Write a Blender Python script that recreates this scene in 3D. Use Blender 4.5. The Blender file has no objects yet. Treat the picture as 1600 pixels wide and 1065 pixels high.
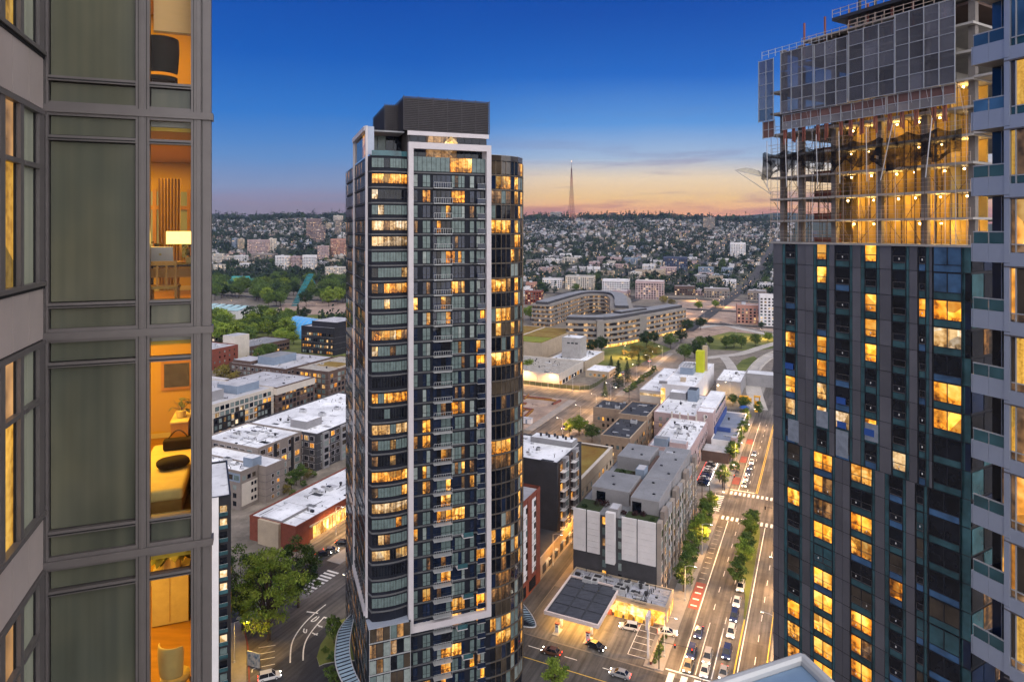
import bpy, bmesh, math, random
from mathutils import Vector, Matrix, noise

# ------------------------------------------------------------------ camera, sky, sun, exposure
SC = bpy.context.scene
COL = SC.collection
F, CX, HY, CAMZ = 1020.0, 800.0, 360.0, 97.0      # measured focal length (px at 1600 wide), optical centre, eye height in metres
GA = math.radians(25.4)                            # azimuth of the street grid
GS, GC = math.sin(GA), math.cos(GA)
camd = bpy.data.cameras.new('camera'); cam = bpy.data.objects.new('camera', camd); COL.objects.link(cam)
SC.camera = cam
cam.location = (0, 0, CAMZ); cam.rotation_euler = (math.radians(90), 0, 0)
camd.sensor_width = 36; camd.lens = F / 1600 * 36; camd.shift_y = -172.5 / 1600
camd.clip_start = 0.1; camd.clip_end = 60000

SUNSET_AZ = math.radians(17)
world = bpy.data.worlds.new('World'); SC.world = world; world.use_nodes = True
def build_sky():
    nt = world.node_tree; N = nt.nodes; L = nt.links
    bg = N['Background']
    sky = N.new('ShaderNodeTexSky'); sky.sky_type = 'NISHITA'; sky.sun_disc = False
    sky.sun_elevation = math.radians(1.5); sky.sun_rotation = SUNSET_AZ
    sky.ozone_density = 8; sky.dust_density = 2.0; sky.air_density = 1.0
    tc = N.new('ShaderNodeTexCoord')
    sep = N.new('ShaderNodeSeparateXYZ'); L.new(tc.outputs['Generated'], sep.inputs[0])
    def math_(op, a, b=None, c=None):
        n = N.new('ShaderNodeMath'); n.operation = op
        for i, x in enumerate((a, b, c)):
            if x is None: continue
            if isinstance(x, (int, float)): n.inputs[i].default_value = x
            else: L.new(x, n.inputs[i])
        return n.outputs[0]
    def ramp(stops, fac):
        r = N.new('ShaderNodeValToRGB'); e = r.color_ramp.elements
        r.color_ramp.interpolation = 'EASE' if False else 'LINEAR'
        while len(e) < len(stops): e.new(0.5)
        for i, (p, c) in enumerate(stops): e[i].position = p; e[i].color = (*[lin(x) for x in c], 1)
        L.new(fac, r.inputs[0]); return r.outputs[0]
    def lin(x):
        x /= 255.0
        return x / 12.92 if x <= .04045 else ((x + .055) / 1.055) ** 2.4
    def mix(f, a, b, mode='MIX'):
        n = N.new('ShaderNodeMix'); n.data_type = 'RGBA'; n.blend_type = mode
        if isinstance(f, (int, float)): n.inputs[0].default_value = f
        else: L.new(f, n.inputs[0])
        L.new(a, n.inputs[6]); L.new(b, n.inputs[7]); return n.outputs[2]
    # slow warp of the height so that no band is ruler straight
    wn = N.new('ShaderNodeTexNoise'); wn.inputs['Scale'].default_value = 2.2; wn.inputs['Detail'].default_value = 3
    L.new(tc.outputs['Generated'], wn.inputs['Vector'])
    el = math_('ADD', sep.outputs['Z'], math_('MULTIPLY', math_('SUBTRACT', wn.outputs[0], 0.5), 0.035))
    t = math_('MULTIPLY', el, 1.6)
    away = ramp([(0.0, (132, 122, 134)), (0.05, (142, 134, 150)), (0.10, (134, 150, 184)), (0.17, (92, 142, 200)),
                 (0.27, (44, 118, 200)), (0.40, (8, 90, 184)), (0.55, (0, 70, 165)), (0.75, (0, 52, 132)), (1.0, (3, 44, 116))], t)
    near = ramp([(0.0, (236, 146, 108)), (0.035, (252, 172, 114)), (0.075, (255, 208, 130)), (0.12, (244, 218, 178)), (0.17, (166, 188, 214)),
                 (0.25, (90, 150, 216)), (0.36, (26, 102, 194)), (0.50, (2, 74, 168)), (0.75, (4, 58, 142)), (1.0, (3, 44, 116))], t)
    dot = math_('ADD', math_('MULTIPLY', sep.outputs['X'], math.sin(SUNSET_AZ)), math_('MULTIPLY', sep.outputs['Y'], math.cos(SUNSET_AZ)))
    mr = N.new('ShaderNodeMapRange'); mr.interpolation_type = 'SMOOTHSTEP'
    mr.inputs['From Min'].default_value = 0.86; mr.inputs['From Max'].default_value = 0.99; L.new(dot, mr.inputs['Value'])
    base = mix(mr.outputs[0], away, near)
    # thin streaks of cloud, drawn out along the horizon
    mp = N.new('ShaderNodeMapping'); mp.inputs['Scale'].default_value = (2.2, 2.2, 26.0); L.new(tc.outputs['Generated'], mp.inputs['Vector'])
    cn = N.new('ShaderNodeTexNoise'); cn.inputs['Scale'].default_value = 1.7; cn.inputs['Detail'].default_value = 6; cn.inputs['Roughness'].default_value = .58
    cn.inputs['Distortion'].default_value = .5
    L.new(mp.outputs[0], cn.inputs['Vector'])
    cr = N.new('ShaderNodeMapRange'); cr.interpolation_type = 'SMOOTHSTEP'; cr.inputs['From Min'].default_value = .47; cr.inputs['From Max'].default_value = .66; L.new(cn.outputs[0], cr.inputs['Value'])
    band = ramp([(0.0, (255, 255, 255)), (0.10, (240, 240, 240)), (0.2, (150, 150, 150)), (0.32, (50, 50, 50)), (0.5, (20, 20, 20))], t)
    cm = math_('MULTIPLY', math_('MULTIPLY', cr.outputs[0], math_('ADD', 0.18, math_('MULTIPLY', mr.outputs[0], 0.82))), math_('MULTIPLY', band, 0.85))
    ccol = ramp([(0.0, (140, 102, 118)), (0.06, (190, 124, 116)), (0.12, (150, 132, 158)), (0.25, (110, 136, 182)), (0.5, (70, 110, 175))], t)
    withc = mix(cm, base, ccol)
    sc_ = N.new('ShaderNodeVectorMath'); sc_.operation = 'SCALE'; sc_.inputs['Scale'].default_value = 0.08; L.new(sky.outputs[0], sc_.inputs[0])
    fin = mix(0.06, withc, sc_.outputs[0])
    L.new(fin, bg.inputs[0]); bg.inputs[1].default_value = SKY_STRENGTH
SKY_STRENGTH = 0.68
build_sky()

# one soft lamp for the afterglow of the whole bright dome (no hard shadows in the photograph)
sund = bpy.data.lights.new('sun', 'SUN'); sun = bpy.data.objects.new('sun', sund); COL.objects.link(sun)
sund.energy = 3.3; sund.angle = math.radians(120); sund.color = (1.0, 0.94, 0.87)
sun.rotation_euler = Vector((-0.34, 0.70, -0.74)).to_track_quat('-Z', 'Y').to_euler()
SC.view_settings.view_transform = 'Standard'; SC.view_settings.look = 'None'
SC.view_settings.exposure = 0.70; SC.view_settings.gamma = 1
SC.view_settings.use_curve_mapping = False
SC.render.engine = 'CYCLES'
cy = SC.cycles
cy.max_bounces = 4; cy.diffuse_bounces = 2; cy.glossy_bounces = 2; cy.transmission_bounces = 4; cy.transparent_max_bounces = 6; cy.volume_bounces = 0
cy.caustics_reflective = False; cy.caustics_refractive = False; cy.sample_clamp_indirect = 4; cy.use_denoising = True
cy.use_adaptive_sampling = True; cy.adaptive_threshold = 0.03
R = random.Random(7)
ORD = ['first', 'second', 'third', 'fourth', 'fifth', 'sixth', 'seventh', 'eighth', 'ninth', 'tenth', 'eleventh', 'twelfth']
# ------------------------------------------------------------------ measuring and building helpers
def at(px, py, D): return Vector(((px - CX) / F * D, D, CAMZ - (py - HY) * D / F))
def gnd(px, py, z=0.0):
    D = (CAMZ - z) * F / (py - HY); return Vector(((px - CX) / F * D, D, z))
def uv2(u, v, z=0.0): return Vector((u * GS + v * GC, u * GC - v * GS, z))       # street grid -> world
def to_uv(p): return (p.x * GS + p.y * GC, p.x * GC - p.y * GS)
def sstep(t): t = max(0., min(1., t)); return t * t * (3 - 2 * t)
def terrain(x, y):
    if y < 1000: return 0.0
    r = y
    px = CX + x / y * F
    crest = 140 + 13 * noise.noise((px * .007, 3.1, 0)) + 4 * noise.noise((px * .04, 7.1, 0)) - 12 * sstep((px - 1020) / 160) 
    h = crest * (0.25 * sstep((r - 1050) / 700) + .75 * sstep((r - 1250) / 1450))
    h += 5 * noise.noise((x * .004, y * .004, 0)) * sstep((r - 1100) / 500)
    if r > 2750: h -= (r - 2750) * .03
    return max(h, -5)

class MB:
    def __init__(s): s.v = []; s.f = []; s.m = []; s.mats = []
    def mi(s, m):
        if m not in s.mats: s.mats.append(m)
        return s.mats.index(m)
    def face(s, pts, mat):
        b = len(s.v); s.v.extend([tuple(p) for p in pts]); s.f.append(tuple(range(b, b + len(pts)))); s.m.append(s.mi(mat))
    def box(s, x0, x1, y0, y1, z0, z1, mat, skip=''):
        b = len(s.v); s.v += [(x0, y0, z0), (x1, y0, z0), (x1, y1, z0), (x0, y1, z0), (x0, y0, z1), (x1, y0, z1), (x1, y1, z1), (x0, y1, z1)]
        k = s.mi(mat)
        for n, q in (('b', (3, 2, 1, 0)), ('t', (4, 5, 6, 7)), ('f', (0, 1, 5, 4)), ('r', (1, 2, 6, 5)), ('k', (2, 3, 7, 6)), ('l', (3, 0, 4, 7))):
            if n not in skip: s.f.append(tuple(b + i for i in q)); s.m.append(k)
        return s
    def slab(s, o, a, w, h, t, mat):          # upright plate from o along 2D axis a, thickness t outwards
        ax, ay = a; nx, ny = ay, -ax
        p = [(o[0], o[1]), (o[0] + ax * w, o[1] + ay * w), (o[0] + ax * w + nx * t, o[1] + ay * w + ny * t), (o[0] + nx * t, o[1] + ny * t)]
        b = len(s.v); z0, z1 = o[2], o[2] + h
        s.v += [(q[0], q[1], z0) for q in p] + [(q[0], q[1], z1) for q in p]
        k = s.mi(mat)
        for q in ((3, 2, 6, 7), (2, 1, 5, 6), (0, 3, 7, 4), (7, 6, 5, 4), (0, 1, 2, 3)):
            s.f.append(tuple(b + i for i in q)); s.m.append(k)
    def prism(s, pts, z0, z1, mat, top=None, cap=True):
        n = len(pts); b = len(s.v); s.v += [(p[0], p[1], z0) for p in pts] + [(p[0], p[1], z1) for p in pts]
        k = s.mi(mat)
        for i in range(n): j = (i + 1) % n; s.f.append((b + i, b + j, b + n + j, b + n + i)); s.m.append(k)
        if cap:
            s.f.append(tuple(b + n + i for i in range(n))); s.m.append(s.mi(top or mat))
            s.f.append(tuple(b + n - 1 - i for i in range(n))); s.m.append(k)
        return s
    def tube(s, p, q, r, mat, r2=None, n=6, cap=True):
        p = Vector(p); q = Vector(q); d = (q - p)
        if d.length < 1e-6: return s
        d.normalize(); e = d.orthogonal().normalized(); g = d.cross(e); r2 = r if r2 is None else r2
        b = len(s.v); k = s.mi(mat)
        for c, rr in ((p, r), (q, r2)):
            for i in range(n):
                a = 2 * math.pi * i / n; s.v.append(tuple(c + (e * math.cos(a) + g * math.sin(a)) * rr))
        for i in range(n): j = (i + 1) % n; s.f.append((b + i, b + j, b + n + j, b + n + i)); s.m.append(k)
        if cap: s.f.append(tuple(b + n + i for i in range(n))); s.m.append(k); s.f.append(tuple(b + n - 1 - i for i in range(n))); s.m.append(k)
        return s
    def bar(s, p, q, w, h, mat):              # flat bar between two points, width w sideways, height h
        p = Vector(p); q = Vector(q); d = q - p; L2 = math.hypot(d.x, d.y) or 1
        n = Vector((d.y / L2, -d.x / L2, 0)) * (w / 2); u = Vector((0, 0, h))
        pts = [p - n, p + n, q + n, q - n]; b = len(s.v); s.v += [tuple(a) for a in pts] + [tuple(a + u) for a in pts]; k = s.mi(mat)
        for f in ((3, 2, 1, 0), (4, 5, 6, 7), (0, 1, 5, 4), (1, 2, 6, 5), (2, 3, 7, 6), (3, 0, 4, 7)): s.f.append(tuple(b + i for i in f)); s.m.append(k)
        return s
    def lathe(s, prof, mat, n=12, c=(0, 0)):
        b = len(s.v); k = s.mi(mat)
        for r, z in prof:
            for i in range(n): a = 2 * math.pi * i / n; s.v.append((c[0] + r * math.cos(a), c[1] + r * math.sin(a), z))
        for j in range(len(prof) - 1):
            for i in range(n): i2 = (i + 1) % n; s.f.append((b + j * n + i, b + j * n + i2, b + (j + 1) * n + i2, b + (j + 1) * n + i)); s.m.append(k)
        s.f.append(tuple(b + (len(prof) - 1) * n + i for i in range(n))); s.m.append(k)
        return s
    def weld(s):
        key = {}; mp = []; nv = []
        for p in s.v:
            k = tuple(round(c, 5) for c in p)
            if k not in key: key[k] = len(nv); nv.append(p)
            mp.append(key[k])
        s.v = nv; s.f = [tuple(mp[i] for i in f) for f in s.f]; return s
    def mesh(s, name):
        me = bpy.data.meshes.new(name); me.from_pydata(s.v, [], s.f)
        for m in s.mats: me.materials.append(M[m])
        if len(s.mats) > 1: me.polygons.foreach_set('material_index', s.m)
        me.update(); return me
    def build(s, name, parent=None, smooth=False, kind=None):
        me = s.mesh(name)
        if smooth: me.polygons.foreach_set('use_smooth', [True] * len(me.polygons))
        o = bpy.data.objects.new(name, me); COL.objects.link(o); o.parent = parent
        if kind: o['kind'] = kind
        return o

def tag(o, label, cat, group=None, kind=None):
    o['label'] = label; o['category'] = cat
    if group: o['group'] = group
    if kind: o['kind'] = kind
    return o
def thing(name, label, cat, loc=(0, 0, 0), rz=0.0, group=None):
    o = bpy.data.objects.new(name, None); COL.objects.link(o); o.location = loc; o.rotation_euler = (0, 0, rz); o.empty_display_size = .3
    return tag(o, label, cat, group)
def struct(o): o['kind'] = 'structure'; return o
def clone(o, loc=None, rz=None, scale=None, label=None, parent=None, group=None, swap=None):
    c = o.copy(); COL.objects.link(c); c.parent = parent
    if loc is not None: c.location = loc
    if rz is not None: c.rotation_euler = (0, 0, rz)
    if scale is not None: c.scale = scale if hasattr(scale, '__len__') else (scale,) * 3
    if label: c['label'] = label
    if group: c['group'] = group
    for ch in [x for x in KIDS.get(o.name, [])]:
        clone(ch, parent=c, swap=swap)
    return c
KIDS = {}
def note_kids(o):
    KIDS[o.name] = list(o.children)
    for c in o.children: note_kids(c)

UNIT = {}
def unit_mesh(mat):
    if mat not in UNIT:
        mb = MB(); mb.box(0, 1, -1, 0, 0, 1, mat); UNIT[mat] = mb.mesh('piece_' + mat)
    return UNIT[mat]
def plate(name, parent, o, a, w, h, t, mat, label=None):
    ob = bpy.data.objects.new(name, unit_mesh(mat)); COL.objects.link(ob); ob.parent = parent
    ob.location = o; ob.rotation_euler = (0, 0, math.atan2(a[1], a[0])); ob.scale = (w, t, h)
    if label: ob['label'] = label
    return ob
def bx(name, parent, x0, x1, y0, y1, z0, z1, mat):        # axis-aligned piece sharing its mesh
    ob = bpy.data.objects.new(name, unit_mesh(mat)); COL.objects.link(ob); ob.parent = parent
    ob.location = (x0, y1, z0); ob.scale = (x1 - x0, y1 - y0, z1 - z0); return ob
class Pieces:
    """alike pieces of one thing: the largest in view become objects, the rest one joined part"""
    def __init__(s, name, parent, limit=300, minpx=0.0, suffix=''): s.name = name; s.suffix = suffix; s.p = parent; s.it = []; s.limit = limit; s.minpx = minpx
    def add(s, o, a, w, h, t, mat): s.it.append((o, a, w, h, t, mat + s.suffix if mat + s.suffix in M else mat))
    def done(s):
        Mx = Matrix.Translation(s.p.location) @ Matrix.Rotation(s.p.rotation_euler.z, 4, 'Z')
        def size(i):
            o, a, w, h, t, m = i
            c = Mx @ Vector((o[0] + a[0] * w / 2, o[1] + a[1] * w / 2, o[2] + h / 2))
            if c.y < 1: return 0
            px = CX + c.x / c.y * F; py = HY + (CAMZ - c.z) / c.y * F
            if not (-10 < px < 1610 and -10 < py < 1075): return 0
            n = Mx.to_3x3() @ Vector((a[1], -a[0], 0)); view = (Vector((0, 0, CAMZ)) - c).normalized()
            fc = n.dot(view)
            if fc <= 0.03: return 0
            return w * fc * h * (F / c.y) ** 2
        z = sorted(((size(i), k) for k, i in enumerate(s.it)), reverse=True)
        solo = {k for sz, k in z[:s.limit] if sz > max(s.minpx, 0.01)}
        mb = MB()
        for k, (o, a, w, h, t, m) in enumerate(s.it):
            if k in solo: plate(s.name, s.p, o, a, w, h, t, m)
            else: mb.slab(o, a, w, h, t, m)
        if mb.f:
            r = mb.build(s.name, s.p)
            r['kind'] = 'stuff'

# ------------------------------------------------------------------ materials
M = {}
def nodes(name):
    m = bpy.data.materials.new(name); m.use_nodes = True; M[name] = m
    nt = m.node_tree; return m, nt, nt.nodes['Principled BSDF']
def pos(nt, scale=(1, 1, 1)):
    g = nt.nodes.new('ShaderNodeNewGeometry'); mp = nt.nodes.new('ShaderNodeMapping'); mp.inputs['Scale'].default_value = scale
    nt.links.new(g.outputs['Position'], mp.inputs['Vector']); return mp.outputs[0]
def noise_fac(nt, scale, detail=4, rough=.6, sc=(1, 1, 1), lo=.3, hi=.7):
    n = nt.nodes.new('ShaderNodeTexNoise'); n.inputs['Scale'].default_value = scale; n.inputs['Detail'].default_value = detail; n.inputs['Roughness'].default_value = rough
    nt.links.new(pos(nt, sc), n.inputs['Vector'])
    r = nt.nodes.new('ShaderNodeMapRange'); r.inputs['From Min'].default_value = lo; r.inputs['From Max'].default_value = hi
    nt.links.new(n.outputs[0], r.inputs['Value']); return r.outputs[0]
def cmix(nt, fac, a, b, mode='MIX'):
    x = nt.nodes.new('ShaderNodeMix'); x.data_type = 'RGBA'; x.blend_type = mode
    for k, v in ((0, fac), (6, a), (7, b)):
        if hasattr(v, 'is_linked'): nt.links.new(v, x.inputs[k])
        elif k == 0: x.inputs[0].default_value = v
        else: x.inputs[k].default_value = (*v, 1)
    return x.outputs[2]
def mk(name, col, rough=.75, var=.25, scale=.6, metal=0.0, sc=(1, 1, 1), col2=None, spec=.3, objvar=0.0, fine=0.0):
    m, nt, p = nodes(name)
    a = tuple(c * (1 - var) for c in col); b = col2 or tuple(min(1, c * (1 + var * .8)) for c in col)
    c = cmix(nt, noise_fac(nt, scale, 5, .62, sc), a, b)
    if fine: c = cmix(nt, noise_fac(nt, scale * 11, 3, .6, sc, .35, .65), c, cmix(nt, .0, tuple(x * (1 - fine) for x in col), col)) if False else cmix(nt, noise_fac(nt, scale * 9, 3, .6, sc, .55, .8), c, tuple(x * (1 - fine) for x in col))
    if objvar:
        oi = nt.nodes.new('ShaderNodeObjectInfo'); r = nt.nodes.new('ShaderNodeMapRange'); r.inputs['To Min'].default_value = 1 - objvar; r.inputs['To Max'].default_value = 1 + objvar
        nt.links.new(oi.outputs['Random'], r.inputs['Value']); v = nt.nodes.new('ShaderNodeVectorMath'); v.operation = 'SCALE'
        nt.links.new(c, v.inputs[0]); nt.links.new(r.outputs[0], v.inputs['Scale']); c = v.outputs[0]
    nt.links.new(c, p.inputs['Base Color'])
    p.inputs['Roughness'].default_value = rough; p.inputs['Metallic'].default_value = metal; p.inputs['Specular IOR Level'].default_value = spec
    return m
def mkglass(name, col, ior=1.9, rough=.04, var=.5, scale=.35, wav=.006, sc=(1, 1, 1)):
    m, nt, p = nodes(name)
    c = cmix(nt, noise_fac(nt, scale, 3, .6, sc), tuple(x * (1 - var) for x in col), tuple(x * (1 + var) for x in col))
    nt.links.new(c, p.inputs['Base Color']); p.inputs['Roughness'].default_value = rough; p.inputs['IOR'].default_value = ior
    n = nt.nodes.new('ShaderNodeTexNoise'); n.inputs['Scale'].default_value = .55; nt.links.new(pos(nt), n.inputs['Vector'])
    bmp = nt.nodes.new('ShaderNodeBump'); bmp.inputs['Strength'].default_value = .35; bmp.inputs['Distance'].default_value = wav * 8
    nt.links.new(n.outputs[0], bmp.inputs['Height']); nt.links.new(bmp.outputs[0], p.inputs['Normal'])
    return m
def mklit(name, c0, c1, c2, strength, scale=1.3, sc=(1, 1, 1), lo=.32, hi=.68, ior=1.3, sample=False, floor=None):
    m, nt, p = nodes(name); L = nt.links
    def mm(op, a, b=None, clamp=False):
        n = nt.nodes.new('ShaderNodeMath'); n.operation = op; n.use_clamp = clamp
        for i, x in enumerate((a, b)):
            if x is None: continue
            if isinstance(x, (int, float)): n.inputs[i].default_value = x
            else: L.new(x, n.inputs[i])
        return n.outputs[0]
    strips = noise_fac(nt, scale * 1.0, 1, .5, (1, 1, .03) if sc == (1, 1, 1) else sc, .34, .66)
    blobs = noise_fac(nt, scale * 1.5, 2, .5, (1, 1, 1.2), .36, .64)
    f = mm('ADD', mm('MULTIPLY', strips, .6), mm('MULTIPLY', blobs, .4))
    if floor:
        g = nt.nodes.new('ShaderNodeNewGeometry'); sp = nt.nodes.new('ShaderNodeSeparateXYZ'); L.new(g.outputs['Position'], sp.inputs[0])
        fr = mm('FRACT', mm('DIVIDE', mm('SUBTRACT', sp.outputs['Z'], floor[0] - 60 * floor[1]), floor[1]))
        mr = nt.nodes.new('ShaderNodeMapRange'); mr.interpolation_type = 'SMOOTHSTEP'; mr.inputs['From Min'].default_value = .30; mr.inputs['From Max'].default_value = .52; L.new(fr, mr.inputs['Value'])
        clut = noise_fac(nt, 2.6, 2, .5, (1, 1, .8), .42, .54)
        low = mm('ADD', mm('MULTIPLY', clut, .75), .12)
        keep = mm('ADD', mr.outputs[0], mm('MULTIPLY', mm('SUBTRACT', 1.0, mr.outputs[0]), low), True)
        glow = mm('ADD', .72, mm('MULTIPLY', fr, .42)); f = mm('MULTIPLY', f, mm('MULTIPLY', keep, glow))  # room light, stronger towards the ceiling, painted into the emission
    r = nt.nodes.new('ShaderNodeValToRGB'); e = r.color_ramp.elements; e.new(.5)
    for i, (q, c) in enumerate(((0, c0), (.42, c1), (.9, c2))): e[i].position = q; e[i].color = (*c, 1)
    L.new(f, r.inputs[0])
    vo = nt.nodes.new('ShaderNodeTexVoronoi'); vo.inputs['Scale'].default_value = .42; L.new(pos(nt), vo.inputs['Vector'])
    sv = nt.nodes.new('ShaderNodeSeparateColor'); L.new(vo.outputs['Color'], sv.inputs[0])
    hue = cmix(nt, mm('MULTIPLY', sv.outputs[0], .7), (1., .9, .75), (1., 1.36, 2.9)); col = cmix(nt, 1.0, r.outputs[0], hue, 'MULTIPLY')
    v = nt.nodes.new('ShaderNodeVectorMath'); v.operation = 'SCALE'; L.new(col, v.inputs[0]); L.new(mm('ADD', .28, mm('MULTIPLY', sv.outputs[1], 1.1)), v.inputs['Scale'])
    L.new(v.outputs[0], p.inputs['Emission Color']); p.inputs['Emission Strength'].default_value = strength
    p.inputs['Base Color'].default_value = (.02, .018, .015, 1); p.inputs['Roughness'].default_value = .06; p.inputs['IOR'].default_value = ior
    if not sample: m.cycles.emission_sampling = 'NONE'
    return m
def mkemit(name, col, strength, sample=True):
    m, nt, p = nodes(name); p.inputs['Base Color'].default_value = (*col, 1); p.inputs['Emission Color'].default_value = (*col, 1); p.inputs['Emission Strength'].default_value = strength
    if not sample: m.cycles.emission_sampling = 'NONE'
    return m
def mkfoliage(name, a, b, scale=.5):
    m, nt, p = nodes(name)
    c = cmix(nt, noise_fac(nt, scale, 4, .65, lo=.35, hi=.65), a, b)
    oi = nt.nodes.new('ShaderNodeObjectInfo'); r = nt.nodes.new('ShaderNodeMapRange'); r.inputs['To Min'].default_value = .75; r.inputs['To Max'].default_value = 1.25
    nt.links.new(oi.outputs['Random'], r.inputs['Value']); v = nt.nodes.new('ShaderNodeVectorMath'); v.operation = 'SCALE'
    nt.links.new(c, v.inputs[0]); nt.links.new(r.outputs[0], v.inputs['Scale'])
    nt.links.new(v.outputs[0], p.inputs['Base Color']); p.inputs['Roughness'].default_value = .7; p.inputs['Specular IOR Level'].default_value = .2
    return m

# plain building stuff
mk('asphalt', (.075, .072, .072), .8, .4, .12, fine=.35)
mk('asphalt_dark', (.045, .045, .05), .75, .3, .15, fine=.3)
mk('concrete_road', (.135, .122, .112), .8, .4, .09, fine=.35)
mk('pavement', (.27, .25, .235), .85, .2, .3, fine=.2)
mk('kerb', (.4, .38, .36), .85, .15, .8)
mk('paint_white', (.78, .76, .72), .6, .2, 1.5)
mk('paint_yellow', (.75, .5, .08), .6, .2, 1.5)
mk('bus_red', (.25, .075, .06), .8, .2, .4)
mk('dirt', (.34, .25, .20), .95, .4, .09, fine=.45)
mk('lawn_dark', (.035, .05, .02), .95, .4, .3)
mk('ramp_concrete', (.42, .39, .36), .85, .2, .1, fine=.2)
mk('wall_royal', (.045, .085, .27), .7, .15, .3)
mk('paint_worn', (.42, .38, .33), .8, .3, 1.5)
mk('lawn', (.10, .13, .03), .95, .35, .06, col2=(.17, .19, .05))
mk('sedum', (.33, .17, .035), .95, .45, .12, col2=(.26, .2, .05), fine=.3)
mk('roof_white', (.76, .77, .81), .8, .32, .06, fine=.5)
mk('roof_grey', (.23, .235, .25), .85, .2, .12, fine=.28)
mk('roof_dark', (.05, .053, .062), .8, .3, .25, fine=.2)
mk('roof_mid', (.44, .44, .47), .85, .28, .12, fine=.4)
mk('gravel', (.36, .33, .29), .95, .3, .5, fine=.4)
mk('brick_red', (.21, .06, .038), .9, .2, .8)
mk('brick_tan', (.36, .255, .175), .9, .18, .8)
mk('wall_grey', (.29, .28, .285), .85, .12, .3)
mk('wall_dark', (.06, .058, .063), .8, .2, .3)
mk('wall_black', (.022, .021, .024), .6, .25, .3)
mk('wall_cream', (.58, .52, .45), .85, .1, .3)
mk('wall_white', (.72, .69, .69), .8, .08, .3)
mk('wall_taupe', (.25, .21, .185), .85, .12, .3)
mk('wall_tan', (.45, .36, .26), .85, .12, .3)
mk('wall_pink', (.45, .33, .32), .85, .12, .2)
mk('wall_brown', (.115, .075, .06), .85, .2, .4)
mk('wall_blue', (.22, .27, .34), .8, .12, .3)
mk('concrete', (.36, .34, .32), .85, .18, .35, fine=.15)
mk('roof_shingle', (.14, .135, .13), .9, .25, .5)
mk('teal_roof', (.07, .38, .38), .5, .15, .05)
mk('lime_paint', (.50, .52, .02), .6, .08, .4)
mk('frame_white', (.52, .485, .50), .6, .06, .3)
mk('mullion_light', (.40, .41, .42), .45, .1, .5, metal=.3)
mk('mullion_grey', (.122, .110, .108), .42, .10, 2.5, metal=.25, spec=.5)
mk('mullion_dark', (.022, .024, .03), .45, .2, .5, metal=.2)
mk('panel_grey', (.128, .126, .138), .4, .14, .25, metal=.3, objvar=.16)
mk('panel_brown', (.42, .36, .33), .5, .08, 1.2, metal=.2)
mk('panel_bluegrey', (.30, .335, .41), .32, .06, .6, metal=.2, spec=.5)
mk('gasket', (.012, .012, .013), .7, .1, 1)
mk('metal_dark', (.05, .05, .055), .5, .2, .5, metal=.4)
mk('metal_light', (.55, .55, .56), .45, .1, .6, metal=.3)
mk('steel_red', (.24, .085, .065), .7, .25, .6)
mk('net_black', (.016, .016, .019), 1.0, .5, 1.2, spec=.0)
mk('screen_grey', (.115, .118, .145), .8, .3, .3, objvar=.45)
mk('screen_pale', (.24, .23, .24), .8, .25, .3, objvar=.2)
mk('concrete_dark', (.19, .17, .155), .9, .25, .4, fine=.2)
mk('screen_rust', (.16, .085, .075), .85, .25, .4, objvar=.15)
mk('plywood', (.42, .29, .09), .85, .2, .5, objvar=.1)
mk('bark', (.075, .055, .042), .95, .3, 2)
mk('rubber', (.015, .015, .015), .8, .2, 3)
mkglass('glass_dark', (.007, .009, .014), 1.4, var=.6)
mkglass('glass_navy', (.008, .016, .04), 1.45)
mkglass('glass_teal', (.030, .085, .098), 1.5)
mkglass('glass_blue', (.045, .11, .21), 1.5)
mkglass('glass_brown', (.055, .042, .03), 1.5)
mkglass('blind_green', (.125, .17, .165), 1.35, rough=.15, var=.22, scale=1.1)
mkglass('blind_pale', (.24, .28, .265), 1.35, rough=.15, var=.2, scale=1.1)
mkglass('frosted', (.094, .099, .080), 1.33, rough=.16, var=.2, scale=.9, wav=.002, sc=(1, 1, .35))
def fold_shading(name):  # light and dark of curtain folds painted into the pane colour
    nt = M[name].node_tree; p = nt.nodes['Principled BSDF']; old = p.inputs['Base Color'].links[0].from_socket
    f1 = noise_fac(nt, 5.5, 2, .5, (1, 1, .02), .4, .7); f2 = noise_fac(nt, .8, 2, .5, (1, 1, .9), .3, .7)
    c = cmix(nt, f1, (.86, .88, .88), (1.14, 1.12, 1.06)); d = cmix(nt, f2, (.80, .84, .84), (1.18, 1.12, 1.0)); nt.links.new(cmix(nt, 1.0, cmix(nt, 1.0, old, c, 'MULTIPLY'), d, 'MULTIPLY'), p.inputs['Base Color'])
fold_shading('frosted')
mkglass('curtain_green', (.36, .38, .28), 1.5, rough=.2, var=.14, scale=6, wav=.001, sc=(1, 1, .05))
mklit('lit_amber', (.06, .015, .002), (.62, .22, .018), (1., .50, .09), .8, 1.1)
mklit('lit_pale', (.22, .10, .02), (.72, .40, .11), (1., .68, .28), .75, 1.2)
mklit('lit_orange', (.28, .06, .002), (.85, .28, .014), (1., .47, .06), .95, .8)
mklit('lit_curtain', (.20, .085, .006), (.42, .20, .018), (.60, .32, .04), .8, 5, sc=(1, 1, .04), lo=.4, hi=.6)
mklit('lit_dim', (.03, .015, .006), (.18, .09, .03), (.5, .25, .07), .7, 1.3)
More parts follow.
